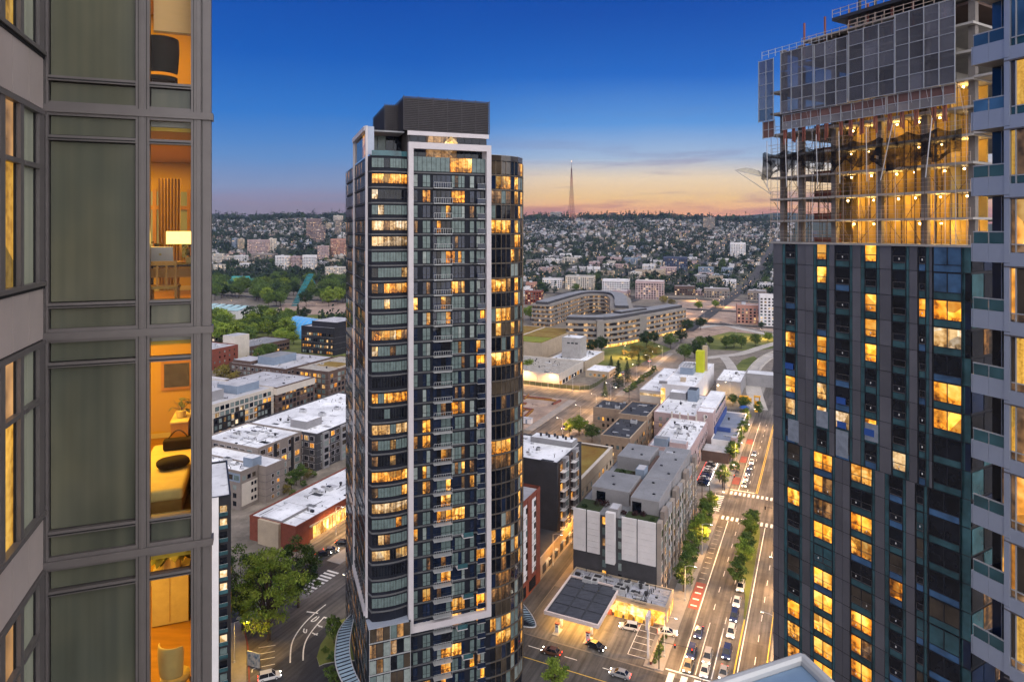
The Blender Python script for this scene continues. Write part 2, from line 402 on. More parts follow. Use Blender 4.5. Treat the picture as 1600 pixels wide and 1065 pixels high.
for sfx, fl_ in (('_c', (111.4, 3.02)), ('_s', (95.4, 3.1))):
    mklit('lit_amber' + sfx, (.05, .012, .001), (.72, .25, .018), (1., .55, .11), 1.0, 1.1, floor=fl_); mklit('lit_pale' + sfx, (.10, .045, .01), (.62, .34, .10), (1., .68, .28), .8, 1.2, floor=fl_)
    mklit('lit_orange' + sfx, (.10, .02, .001), (.85, .28, .014), (1., .47, .06), 1.2, .8, floor=fl_); mklit('lit_dim' + sfx, (.01, .006, .003), (.14, .06, .018), (.42, .2, .05), .8, 1.3, floor=fl_)
mklit('lit_far', (.05, .03, .01), (.5, .3, .1), (1., .68, .3), 1.0, .25)
mklit('lit_shop', (.55, .16, .01), (1., .45, .06), (1., .66, .18), 1.25, .8)
mkemit('bulb_warm', (1., .62, .22), 30)
mkemit('bulb_far', (1., .62, .26), 3.2, False)
mkemit('lamp_white', (1., .84, .58), 25)
mkemit('head_light', (1., .92, .75), 22, False)
mkemit('tail_light', (1., .03, .01), 5, False)
mkfoliage('leaf_green', (.028, .062, .014), (.125, .18, .036), .35)
mkfoliage('leaf_bright', (.075, .14, .014), (.27, .33, .05), .35)
mkfoliage('leaf_dark', (.016, .036, .014), (.045, .075, .026))
mkfoliage('leaf_gold', (.13, .115, .02), (.26, .2, .05))
mkfoliage('leaf_maroon', (.022, .010, .012), (.05, .02, .02))
mkfoliage('leaf_far', (.010, .022, .016), (.034, .052, .028), .03)
mk('slab_edge', (.10, .102, .108), .6, .15, .4)
mk('wall_taupe2', (.33, .28, .24), .85, .12, .3)
mkemit('lit_white', (.95, .93, .9), .9, False)
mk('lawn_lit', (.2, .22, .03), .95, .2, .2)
mk('canopy_rim', (.75, .62, .58), .5, .06, .6); mk('roof_tray', (.06, .066, .085), .6, .35, .5, sc=(1, 3, 1)); mk('roof_worn', (.40, .41, .47), .85, .4, .22, fine=.75); mk('roof_bluegrey', (.18, .21, .28), .8, .2, .2)
mk('concrete_warm', (.25, .228, .205), .8, .14, .1); mklit('office_band', (.008, .007, .008), (.014, .012, .011), (.9, .5, .17), .6, .22)
mk('vault_blue', (.10, .40, .78), .3, .15, .2, spec=.6); mk('vault_end', (.02, .25, .68), .5, .4, .5)
mk('teal_steel', (.03, .21, .25), .5, .2, .3)
mk('roof_paleteal', (.35, .52, .55), .6, .15, .1)
mk('wall_navy', (.016, .018, .026), .5, .3, .3, spec=.1); mk('louvre', (.055, .05, .055), .6, .2, .5); mk('mullion_bronze', (.17, .13, .09), .4, .2, .5, metal=.5)
mkglass('glass_paleblue', (.30, .40, .48), 1.6, rough=.2, var=.15)
mk('stud_dark', (.13, .085, .055), .8, .25, 1)
mk('film_blue', (.03, .09, .32), .4, .1, 2); mk('film_white', (.24, .27, .31), .35, .25, 1.2); mk('net_pale', (.33, .31, .22), .9, .2, 2); mk('stud', (.42, .33, .27), .7, .2, 1)
mk('wall_mauve', (.24, .175, .17), .85, .12, .1); mk('wall_salmon', (.46, .24, .18), .85, .15, .1); mk('wall_navyblue', (.06, .075, .13), .8, .2, .1); mk('roof_brown', (.13, .085, .07), .9, .25, .4)
mk('mast_red', (.30, .06, .03), .7, .2, .1); mk('mast_dark', (.10, .06, .05), .7, .2, .1)
mk('paint_yellow_', (.72, .36, .015), .5, .1, .5); mk('fence_green', (.09, .10, .05), .9, .2, .4)
mk('mural_blue', (.12, .3, .52), .7, .6, .9, col2=(.75, .72, .66))

def veil(name, k, scale=0):          # let some light through a woven sheet
    m = M[name]; nt = m.node_tree; out = nt.nodes['Material Output']; sh = out.inputs[0].links[0].from_socket
    tr = nt.nodes.new('ShaderNodeBsdfTransparent'); mx = nt.nodes.new('ShaderNodeMixShader')
    if scale:
        f = noise_fac(nt, scale, 3, .6, (1, 1, 1), .35, .65); mm = nt.nodes.new('ShaderNodeMath'); mm.operation = 'MULTIPLY'; mm.inputs[1].default_value = 2 * k; nt.links.new(f, mm.inputs[0]); nt.links.new(mm.outputs[0], mx.inputs[0])
    else: mx.inputs[0].default_value = k
    nt.links.new(sh, mx.inputs[1]); nt.links.new(tr.outputs[0], mx.inputs[2]); nt.links.new(mx.outputs[0], out.inputs[0])
veil('screen_grey', .40); veil('screen_pale', .25); veil('net_black', .22, .8); veil('net_pale', .5)
# wheel-worn streaks and patches along the carriageways
def streaks(name, amount):
    nt = M[name].node_tree; p = nt.nodes['Principled BSDF']; old = p.inputs['Base Color'].links[0].from_socket
    g = nt.nodes.new('ShaderNodeNewGeometry'); r = nt.nodes.new('ShaderNodeMapping'); r.inputs['Rotation'].default_value = (0, 0, GA); nt.links.new(g.outputs['Position'], r.inputs['Vector'])
    s1 = nt.nodes.new('ShaderNodeMapping'); s1.inputs['Scale'].default_value = (1.1, .035, 1); nt.links.new(r.outputs[0], s1.inputs['Vector'])
    n = nt.nodes.new('ShaderNodeTexNoise'); n.inputs['Scale'].default_value = 1.0; n.inputs['Detail'].default_value = 3; nt.links.new(s1.outputs[0], n.inputs['Vector'])
    mr = nt.nodes.new('ShaderNodeMapRange'); mr.inputs['From Min'].default_value = .35; mr.inputs['From Max'].default_value = .65; nt.links.new(n.outputs[0], mr.inputs['Value'])
    v = nt.nodes.new('ShaderNodeTexVoronoi'); v.distance = 'CHEBYCHEV'; v.inputs['Scale'].default_value = .12; s2 = nt.nodes.new('ShaderNodeMapping'); s2.inputs['Scale'].default_value = (1, .4, 1); nt.links.new(r.outputs[0], s2.inputs['Vector']); nt.links.new(s2.outputs[0], v.inputs['Vector'])
    sc_ = nt.nodes.new('ShaderNodeSeparateColor'); nt.links.new(v.outputs['Color'], sc_.inputs[0])
    c = cmix(nt, 1.0, old, cmix(nt, mr.outputs[0], (1 - amount,) * 3, (1 + amount * .6,) * 3), 'MULTIPLY'); c = cmix(nt, 1.0, c, cmix(nt, sc_.outputs[0], (.80, .80, .82), (1.16, 1.15, 1.12)), 'MULTIPLY'); nt.links.new(c, p.inputs['Base Color'])
streaks('concrete_road', .38); streaks('asphalt', .35); streaks('asphalt_dark', .25)
# ------------------------------------------------------------------ ground, roads, pavements
def build_ground():
    m, nt, p = nodes('city_ground')
    n1 = noise_fac(nt, .02, 5, .6); n2 = noise_fac(nt, .25, 4, .6, lo=.4, hi=.75)
    paved = cmix(nt, n2, (.19, .16, .135), (.33, .275, .235))
    green = cmix(nt, n2, (.02, .032, .014), (.06, .065, .035))
    g = nt.nodes.new('ShaderNodeNewGeometry'); s = nt.nodes.new('ShaderNodeSeparateXYZ'); nt.links.new(g.outputs['Position'], s.inputs[0])
    mr = nt.nodes.new('ShaderNodeMapRange'); mr.inputs['From Min'].default_value = 900; mr.inputs['From Max'].default_value = 1500; nt.links.new(s.outputs['Y'], mr.inputs['Value'])
    mm = nt.nodes.new('ShaderNodeMath'); mm.operation = 'MULTIPLY_ADD'; nt.links.new(n1, mm.inputs[0]); mm.inputs[1].default_value = .5; nt.links.new(mr.outputs[0], mm.inputs[2]); mm.use_clamp = True
    nt.links.new(cmix(nt, mm.outputs[0], paved, green), p.inputs['Base Color']); p.inputs['Roughness'].default_value = .9
    ys = [-300, -100, 100, 300, 500, 700, 850] + list(range(950, 3000, 30)) + [3100, 3400, 4000, 5000, 6000]
    xs = [-6000, -4400, -3200] + list(range(-2400, 2401, 40)) + [3200, 4400, 6000]
    v = [(x, y, terrain(x, y)) for y in ys for x in xs]; n = len(xs)
    f = [(j * n + i, j * n + i + 1, (j + 1) * n + i + 1, (j + 1) * n + i) for j in range(len(ys) - 1) for i in range(n - 1)]
    me = bpy.data.meshes.new('ground'); me.from_pydata(v, [], f); me.materials.append(m)
    me.polygons.foreach_set('use_smooth', [True] * len(f)); me.update()
    o = bpy.data.objects.new('ground', me); COL.objects.link(o); struct(o)
build_ground()

def sheet_uv(mb, u0, u1, v0, v1, mat, z):
    mb.face([uv2(u0, v0, z), uv2(u0, v1, z), uv2(u1, v1, z), uv2(u1, v0, z)], mat)
def slab_uv(mb, u0, u1, v0, v1, mat, z):          # raised pavement with kerb faces
    pts = [uv2(u0, v0), uv2(u0, v1), uv2(u1, v1), uv2(u1, v0)]
    mb.prism([(q.x, q.y) for q in pts], 0.0, z, 'kerb', mat)
def poly_px(mb, pts, mat, z, zz=0.0):
    mb.face([gnd(x, y, zz) + Vector((0, 0, z)) for x, y in pts], mat)
def ribbon(mb, pts, w, mat, z):
    pts = [Vector((p[0], p[1], 0)) for p in pts]
    L_, R_ = [], []
    for i, p in enumerate(pts):
        d = (pts[min(i + 1, len(pts) - 1)] - pts[max(i - 1, 0)]); d.normalize(); n = Vector((-d.y, d.x, 0)) * (w / 2)
        L_.append(p + n); R_.append(p - n)
    for i in range(len(pts) - 1):
        mb.face([(*R_[i].xy, z), (*R_[i + 1].xy, z), (*L_[i + 1].xy, z), (*L_[i].xy, z)], mat)
def smooth(pts, n=6):
    P = [Vector((p[0], p[1], 0)) for p in pts]; out = []
    for i in range(len(P) - 1):
        a, b, c, d = P[max(i - 1, 0)], P[i], P[i + 1], P[min(i + 2, len(P) - 1)]
        for k in range(n):
            t = k / n; out.append(.5 * ((2 * b) + (-a + c) * t + (2 * a - 5 * b + 4 * c - d) * t * t + (-a + 3 * b - 3 * c + d) * t ** 3))
    out.append(P[-1]); return [(q.x, q.y) for q in out]

V0, V1 = -31.6, -10.6                              # kerbs of the avenue
mb = MB(); sheet_uv(mb, 60, 640, V0, V1, 'concrete_road', .03); struct(mb.build('avenue_road'))
mb = MB(); sheet_uv(mb, 126.5, 143.2, -118, 120, 'asphalt', .036); struct(mb.build('cross_street_road'))
mb = MB(); sheet_uv(mb, 232.5, 250.5, V0 - 6, 90, 'concrete_road', .036); struct(mb.build('junction_road'))
mb = MB(); sheet_uv(mb, 60, 700, -126.5, -110, 'concrete_road', .032); struct(mb.build('parallel_road'))
mb = MB(); sheet_uv(mb, 354, 372, -330, -38, 'concrete_road', .038); struct(mb.build('upper_street_road'))
# forecourt of the filling station
mb = MB(); sheet_uv(mb, 143.6, 166, -66, -33.5, 'concrete_road', .05); struct(mb.build('forecourt_ground'))
mb = MB(); sheet_uv(mb, 143.4, 200, -70.6, -66.2, 'asphalt', .045); struct(mb.build('alley_road'))
# left curving street and parking
mb = MB(); poly_px(mb, [(300, 1130), (300, 960), (395, 905), (470, 872), (560, 868), (620, 900), (640, 1010), (600, 1140)], 'asphalt_dark', .028); struct(mb.build('curving_road'))
mb = MB(); poly_px(mb, [(452, 868), (500, 845), (560, 800), (700, 740), (700, 860), (545, 900), (500, 905)], 'concrete_road', .024); struct(mb.build('shop_yard_ground'))
# pavements
def pavement(name, *rects):
    mb = MB()
    for r in rects: slab_uv(mb, *r[:4], 'pavement', r[4] if len(r) > 4 else .14)
    return struct(mb.build(name))
pavement('avenue_pavement', (144, 231.5, V0 - 4.4, V0 - .02), (251.5, 352, V0 - 8, V0 - .02), (373, 470, V0 - 6, V0 - .02))
pavement('east_pavement', (144, 231.5, V1 + .02, V1 + 5), (251.5, 420, V1 + .02, V1 + 5))
pavement('south_pavement', (121, 126, -100, V0 - 1), (143.3, 146.5, -110, -72))
pavement('parallel_pavement', (144, 352, -109.9, -105.5), (290, 352, -131, -126.6), (373, 520, -109.9, -106), (150, 262, -131.5, -126.6))
mb = MB(); poly_px(mb, [(356, 1150), (356, 975), (384, 968), (386, 1150)], 'pavement', .15); struct(mb.build('corner_pavement'))
mb = MB()
pts = smooth([gnd(x, y).xy for x, y in [(384, 968), (398, 950), (430, 935), (462, 930), (470, 938)]]); ribbon(mb, pts, 5, 'pavement', .14); struct(mb.build('curved_pavement'))

# painted markings, one object per mark group of one line
def mark(name, fn):
    mb = MB(); fn(mb); o = mb.build(name); struct(o); return o
def dash(mb, u0, u1, v, w, mat, on, off, z=.06):
    u = u0
    while u < u1: sheet_uv(mb, u, min(u + on, u1), v - w / 2, v + w / 2, mat, z); u += on + off
MK = .062
mark('lane_line_marking', lambda m: [sheet_uv(m, 145.5, 228, -28.45, -28.2, 'paint_white', MK), dash(m, 146, 228, -25, .16, 'paint_white', 3, 6, MK), sheet_uv(m, 146, 165, -25.1, -24.9, 'paint_white', MK + .003),
    dash(m, 168, 228, -21.6, .16, 'paint_white', 3, 7, MK), sheet_uv(m, 146, 166, -21.75, -21.5, 'paint_white', MK), sheet_uv(m, 146, 176, -17.6, -17.3, 'paint_yellow', MK), sheet_uv(m, 146, 228, -16.9, -16.65, 'paint_white', MK),
    dash(m, 146, 228, -13.6, .16, 'paint_white', 3, 6, MK), sheet_uv(m, 146, 228, -11.2, -11, 'paint_yellow', MK)])
mark('far_lane_marking', lambda m: [sheet_uv(m, 256, 352, -22.1, -21.9, 'paint_yellow', MK), sheet_uv(m, 256, 352, -21.6, -21.4, 'paint_yellow', MK), sheet_uv(m, 256, 352, -28.3, -28.1, 'paint_white', MK), dash(m, 256, 352, -25, .16, 'paint_white', 3, 6, MK), dash(m, 256, 352, -16, .16, 'paint_white', 3, 6, MK)])
mark('bus_lane_marking', lambda m: [sheet_uv(m, 171.2, 184.8, -31.3, -28.7, 'bus_red', MK)] + [sheet_uv(m, 172.5 + k * 3.2, 173.1 + k * 3.2, -30.8, -29.2, 'paint_white', MK + .005) for k in range(4)] + [sheet_uv(m, 187 + k * 3.2, 187.3 + k * 3.2, -31.0, -29.4, 'paint_worn', MK) for k in range(12)])
mark('bus_lane_patch_marking', lambda m: [sheet_uv(m, 262 + k * 26, 270 + k * 26, -31.3, -28.7, 'bus_red', MK) for k in range(3)])
def zebra(name, u0, u1, v0, v1, along, n):
    def fn(m):
        for k in range(n):
            t = (k + .25) / n; q = .5 / n
            if along == 'v': a = v0 + (v1 - v0) * t; b = a + (v1 - v0) * q; sheet_uv(m, u0, u1, a, b, 'paint_white', MK)
            else: a = u0 + (u1 - u0) * t; b = a + (u1 - u0) * q; sheet_uv(m, a, b, v0, v1, 'paint_white', MK)
    return mark(name, fn)
zebra('zebra_crossing_marking', 228.6, 231.6, V0 + .5, V1 - .5, 'v', 13)
zebra('zebra_crossing_marking', 251.6, 254.6, V0 + .5, V1 - .5, 'v', 13)
zebra('zebra_crossing_marking', 138.9, 144.4, V0 + .5, V0 + 17, 'v', 6)
zebra('zebra_crossing_marking', 130.5, 146.5, -127.6, -123.6, 'u', 11)
zebra('zebra_crossing_marking', 148, 151, -123, -111, 'v', 9)
zebra('zebra_crossing_marking', 234, 249, V0 - 3.5, V0 - .6, 'u', 9)
mark('stop_line_marking', lambda m: [sheet_uv(m, 145, 145.5, V0 + .3, -17.8, 'paint_white', MK), sheet_uv(m, 256, 256.5, -31, -22.5, 'paint_white', MK)])
mark('centre_line_marking', lambda m: [sheet_uv(m, 135.3, 135.5, -108, -33, 'paint_yellow', MK), dash(m, 0, 0, 0, 0, 'paint_white', 1, 1)])
mark('lane_dash_marking', lambda m: [sheet_uv(m, 139.4, 139.6, v, v + 3, 'paint_white', MK) for v in (-62, -53, -44)])
mark('bay_line_marking', lambda m: [sheet_uv(m, 146.5 + k * 2.5, 146.65 + k * 2.5, -40.2, -35.2, 'paint_white', .075) for k in range(6)] + [sheet_uv(m, 146.5, 159.2, -40.3, -40.15, 'paint_white', .078)])
def lines_px(name, strokes, w=.25, mat='paint_white', z=MK):
    def fn(m):
        for s in strokes: ribbon(m, smooth([gnd(325 + x / 5.32, 865 + y / 5.32).xy for x, y in s]), w, mat, z)
    return mark(name, fn)
lines_px('curving_lane_marking', [[(980, 420), (880, 500), (790, 590), (720, 690), (690, 780), (683, 905)], [(960, 530), (880, 620), (820, 710), (795, 790), (790, 885)]], .3)
lines_px('give_way_marking', [[(820, 480), (915, 493)], [(960, 525), (1020, 542)]], .45)
lines_px('parking_bay_marking', [[(420, 780), (560, 758)], [(415, 835), (556, 808)], [(425, 882), (556, 858)], [(445, 938), (556, 915)], [(365, 985), (370, 960), (395, 948)]], .2)
lines_px('turn_arrow_marking', [[(925, 520), (890, 555), (860, 560), (870, 545), (905, 520)], [(800, 620), (795, 645), (815, 655), (820, 625)]], .3)
lines_px('lane_word_marking', [[(910, 590), (950, 610)], [(920, 605), (950, 600)], [(865, 655), (910, 675)], [(880, 672), (915, 660)]], .35)
lines_px('kerb_line_marking', [[(300, 640), (330, 770), (340, 960), (345, 1200)]], .35, 'bus_red', .17)
lines_px('edge_kerb_marking', [[(340, 600), (480, 515)], [(360, 632), (450, 575)]], .35, 'kerb', .1)
# planted islands
def island(name, pts, top='lawn', h=.2):
    mb = MB(); mb.prism([(p[0], p[1]) for p in pts], 0, h, 'kerb', top); return struct(mb.build(name))
isl = [gnd(325 + x / 5.32, 865 + y / 5.32) for x, y in [(905, 860), (935, 760), (1000, 660), (1090, 560), (1240, 500), (1240, 890), (1130, 885), (970, 915), (925, 935)]]
island('planting_bed_ground', isl)
med = smooth([uv2(u, v).xy for u, v in [(172, -17.7), (184, -18.6), (192, -21.2), (205, -22.6), (222, -23.0), (226, -21.5), (226, -18.2), (205, -17.6), (186, -17.4), (172, -17.3)]], 4)
island('median_ground', med)
# far ramps and plazas of the interchange
mb = MB(); poly_px(mb, [(1030, 520), (1060, 472), (1140, 464), (1215, 486), (1260, 500), (1260, 536), (1120, 524), (1060, 530)], 'dirt', .04); struct(mb.build('empty_lot_ground'))
mb = MB()
for s, w in (([(1260, 545), (1208, 555), (1180, 575), (1176, 600), (1186, 640)], 9), ([(1260, 528), (1210, 524), (1160, 514), (1130, 508), (1090, 512)], 10), ([(1096, 560), (1130, 556), (1160, 552), (1205, 538), (1260, 525)], 8), ([(1130, 556), (1142, 572), (1148, 590)], 7)):
    ribbon(mb, smooth([gnd(x, y).xy for x, y in s]), w, 'ramp_concrete', .055 + .01 * w)
struct(mb.build('ramp_road'))
for nm, s, h in (('ramp_wall', [(1260, 540), (1206, 551), (1174, 572), (1169, 600)], 1.1), ('ramp_wall', [(1260, 524), (1205, 520), (1150, 510), (1125, 504)], 1.2), ('ramp_wall', [(1260, 549), (1212, 558), (1188, 574), (1186, 590)], 1.0)):
    T = thing('ramp_parapet', {0: 'pale concrete parapet curving along the slip road', 1: 'pale parapet of the upper ramp below the empty lot', 2: 'inner concrete parapet of the curved ramp'}[len([o for o in bpy.data.objects if o.name.startswith('ramp_parapet')])], 'parapet'); mb = MB(); P_ = smooth([gnd(x, y).xy for x, y in s])
    for a, b in zip(P_, P_[1:]): mb.bar((*a, .1), (*b, .1), .4, h, 'ramp_concrete')
    mb.build(nm, T)
mb = MB(); poly_px(mb, [(1100, 528), (1140, 518), (1210, 524), (1240, 540), (1180, 548), (1110, 546)], 'lawn', .045); struct(mb.build('verge_lawn'))
mb = MB(); poly_px(mb, [(905, 558), (960, 540), (1010, 530), (1050, 545), (985, 575), (940, 590)], 'lawn', .05); struct(mb.build('campus_lawn'))
mb = MB(); poly_px(mb, [(1136, 585), (1160, 562), (1178, 556), (1190, 565), (1180, 585)], 'lawn', .05); struct(mb.build('ramp_lawn'))
# excavated lot
mb = MB(); sheet_uv(mb, 268, 352, -205, -131.2, 'dirt', .03); struct(mb.build('building_lot_ground'))
mb = MB(); poly_px(mb, [(600, 560), (540, 480), (330, 480), (330, 560), (420, 600), (480, 590)], 'lawn', .04); struct(mb.build('park_lawn'))
mb = MB(); poly_px(mb, [(420, 492), (445, 474), (500, 470), (560, 475), (560, 490), (470, 492), (430, 505)], 'dirt', .06); struct(mb.build('park_path'))
# distant blue ridge
mb = MB(); rp = []
for k in range(81):
    x = 500 + k * 45; h = 95 * math.exp(-((x - 1950) / 900) ** 2) + 18 * noise.noise((x * .0022, 5, 0)) + 122; rp.append((x, h))
for i in range(80):
    (x0, h0), (x1, h1) = rp[i], rp[i + 1]
    mb.face([(x0, 4500, -20), (x1, 4500, -20), (x1, 4800, h1), (x0, 4800, h0)], 'leaf_far'); mb.face([(x0, 4800, h0), (x1, 4800, h1), (x1, 5800, -20), (x0, 5800, -20)], 'leaf_far')
struct(mb.build('far_hills'))
# ------------------------------------------------------------------ near tower on the left with lit rooms
AXF = math.radians(20.4)
def left_tower():
    T = thing('glass_apartment_tower', 'grey metal and dark glass apartment tower close by, with amber lit rooms', 'tower', (-6.38, 8.86, 0), AXF)
    XE = 2.09
    J = [98.66 + 3.1 * k for k in (2, 1, 0, -1, -2, -3)]           # joint heights
    a = (1, 0)
    XC = [(0.048, 1.158), (1.262, 1.863)]
    # the solid behind the opaque bay and the corner post
    for zj in J:
        zt, zb = zj - .05, zj - 3.1 + .05
        # slab edge and cornice line
        q_ = MB(); q_.prism([(.0, .12), (1.9, .12), (1.9 - .107 * 5.1, 5.2), (.0, 5.2)], zj - .16, zj + .1, 'concrete'); q_.build('floor_slab', T)
        bx('joint_cornice', T, -.06, XE + .03, -.07, .12, zj - .05, zj + .05, 'mullion_grey')
        bx('joint_gasket', T, .03, XE - .17, -.012, .1, zj + .05, zj + .085, 'gasket')
        bx('corner_post', T, 1.965, XE, -.02, .16, zb, zt, 'mullion_grey')
        bx('post_groove', T, 1.974, 1.980, -.022, -.0202, zb, zt, 'gasket'); bx('corner_trim', T, 1.90, 1.958, -.045, .1, zb, zt, 'mullion_grey')
        zl = [zt - .03, zt - .31, zt - .38, zt - 2.60, zt - 2.67, zt - 3.0]       # transom / big pane / sill pane
        for (x0, x1) in XC:
            for xm in (x0, x1):
                bx('mullion', T, xm - .035, xm + .035, -.04, .08, zb, zt, 'mullion_grey'); bx('mullion_groove', T, xm - .005, xm + .003, -.0415, -.0402, zb, zt, 'gasket')
            for zz in (zl[1] - .07, zl[3] - .07):
                bx('transom_bar', T, x0 + .036, x1 - .036, -.05, .08, zz, zz + .07, 'mullion_grey')
                bx('bar_lip', T, x0 + .036, x1 - .036, -.062, -.0502, zz + .02, zz + .034, 'gasket')
            bx('head_bar', T, x0 + .036, x1 - .036, -.035, .08, zt - .04, zt, 'mullion_grey')
            bx('sill_bar', T, x0 + .036, x1 - .036, -.035, .08, zb, zb + .05, 'mullion_grey')
        bx('mullion_cover', T, 1.185, 1.235, -.055, .06, zb, zt, 'mullion_grey')
        x0, x1 = XC[0]
        for z1, z0 in ((zl[0], zl[1]), (zl[2], zl[3]), (zl[4], zl[5])):
            bx('pane', T, x0 + .05, x1 - .05, .02, .05, z0 + .014, z1 - .016, 'frosted')
        x0, x1 = XC[1]
        bx('pane', T, x0 + .05, x1 - .05, .02, .04, zl[5] + .014, zl[4] - .016, 'frosted')
        for z1, z0 in ((zl[0], zl[1]), (zl[2], zl[3])):
            bx('clear_pane', T, x0 + .036, x1 - .036, .03, .036, z0, z1 - .01, 'glass_clear')
        # walls of the room behind
        bx('bay_backing', T, .0, 1.185, .08, .16, zb, zt, 'gasket')
        bx('spandrel_backing', T, 1.19, 1.9, .08, .12, zb, zb + .40, 'wall_dark')
    # the return beyond the corner runs back along the tower's slanted end
    mb = MB(); d = Vector((math.sin(math.radians(-26.5) + AXF), math.cos(math.radians(-26.5) + AXF)))
    mb.prism([(XE - .14, .16), (XE - .001, .16), (XE - .001 + d.x * 7, .16 + d.y * 7), (XE - .14 + d.x * 7, .16 + d.y * 7)], 60, 110, 'mullion_grey')
    mb.build('end_wall', T)
    mb = MB(); mb.box(-3.5, 1.35, 5.2, 5.35, 60, 110, 'wall_dark'); mb.build('inner_wall', T)
    mb = MB(); mb.prism([(.05, .15), (1.88, .15), (1.33, 5.19), (.05, 5.19)], 60, 89.2, 'wall_dark'); mb.build('lower_wall', T)
    # the wing that comes towards the viewer
    W = thing('glass_tower_wing', 'brown panelled wing of the near glass tower, cut by the picture edge', 'tower', (-6.38, 8.86, 0), math.atan2(.937, -.349))
    def wb(n, p, x0, x1, y0, y1, z0, z1, m): return bx(n, p, -x1, -x0, y0, y1, z0, z1, m)
    # local -x runs towards the viewer, +y is the room side
    for zj in J:
        s0, s1 = zj - .02, zj + .68                                 # spandrel band of panels
        for k, (x0, x1) in enumerate(((.06, .60), (.612, 1.17), (1.182, 1.74), (1.752, 2.4), (2.412, 3.0), (3.012, 3.7), (3.712, 4.4), (4.412, 5.1), (5.112, 5.8), (5.812, 6.5))):
            wb('spandrel_panel', W, x0, x1, -.03, .06, s0, s1, 'panel_brown')
        wb('panel_backing', W, .0, 6.6, .0, .1, s0 - .02, s1 + .02, 'gasket')
        wb('sill_bar', W, .0, 6.6, -.07, .08, s1 + .021, s1 + .075, 'mullion_grey'); wb('sill_gasket', W, .0, 6.6, -.045, .08, s1 - .02, s1 + .0205, 'gasket')
        wb('head_bar', W, .0, 6.6, -.055, .08, s0 - .09, s0 - .021, 'mullion_grey')
        zt, zb = s0 - .09, s1 - 3.1 + .075
        zm = zb + .64 * (zt - zb) + .1
        for x0, x1, mt in ((.26, .80, 'curtain_green'), (.98, 1.42, 'lit_curtain'), (1.62, 2.1, 'curtain_green'), (2.3, 2.9, 'glass_dark'), (3.1, 3.7, 'curtain_green'), (3.9, 4.5, 'lit_curtain'), (4.7, 5.3, 'glass_dark'), (5.5, 6.1, 'curtain_green')):
            wb('window_pane', W, x0 + .02, x1 - .02, .02, .05, zb, zm - .03, mt)
            wb('window_pane', W, x0 + .02, x1 - .02, .02, .05, zm + .03, zt, mt if mt != 'lit_curtain' else 'lit_dim')
            wb('transom_bar', W, x0 - .02, x1 + .02, -.05, .07, zm - .03, zm + .03, 'mullion_grey')
        for x0, x1 in ((0, .26), (.82, .97), (1.43, 1.60), (2.12, 2.28), (2.92, 3.08), (3.72, 3.88), (4.52, 4.68), (5.32, 5.48), (6.12, 6.6)):
            wb('mullion', W, x0 + .02, x1 - .005, -.045, .06, zb, zt, 'mullion_grey')
            wb('mullion_gasket', W, x0, x1 + .02, -.0, .07, zb, zt, 'gasket')
    mb = MB(); mb.box(-6.6, 0, .1, .2, 60, 108, 'wall_dark'); mb.build('backing_wall', W)
    return T
def mk_clear():
    m, nt, p = nodes('glass_clear'); nt.nodes.remove(p)
    tr = nt.nodes.new('ShaderNodeBsdfTransparent'); gl = nt.nodes.new('ShaderNodeBsdfGlossy'); gl.inputs['Roughness'].default_value = .02
    fr = nt.nodes.new('ShaderNodeFresnel'); fr.inputs['IOR'].default_value = 1.16; mx = nt.nodes.new('ShaderNodeMixShader')
    tr.inputs[0].default_value = (.94, .95, .93, 1)
    nt.links.new(fr.outputs[0], mx.inputs[0]); nt.links.new(tr.outputs[0], mx.inputs[1]); nt.links.new(gl.outputs[0], mx.inputs[2]); nt.links.new(mx.outputs[0], nt.nodes['Material Output'].inputs[0])
mk_clear()
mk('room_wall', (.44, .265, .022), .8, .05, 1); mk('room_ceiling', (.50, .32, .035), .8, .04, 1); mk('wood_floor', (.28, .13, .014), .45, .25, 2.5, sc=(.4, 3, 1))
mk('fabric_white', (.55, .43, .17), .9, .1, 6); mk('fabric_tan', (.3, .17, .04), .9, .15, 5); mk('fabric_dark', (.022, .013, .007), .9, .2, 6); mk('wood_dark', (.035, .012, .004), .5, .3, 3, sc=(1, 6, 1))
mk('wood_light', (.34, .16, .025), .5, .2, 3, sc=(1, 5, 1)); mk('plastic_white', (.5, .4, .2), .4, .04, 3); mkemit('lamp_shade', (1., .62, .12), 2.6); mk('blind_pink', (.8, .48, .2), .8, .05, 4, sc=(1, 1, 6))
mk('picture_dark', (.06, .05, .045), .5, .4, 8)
left_tower_obj = left_tower()

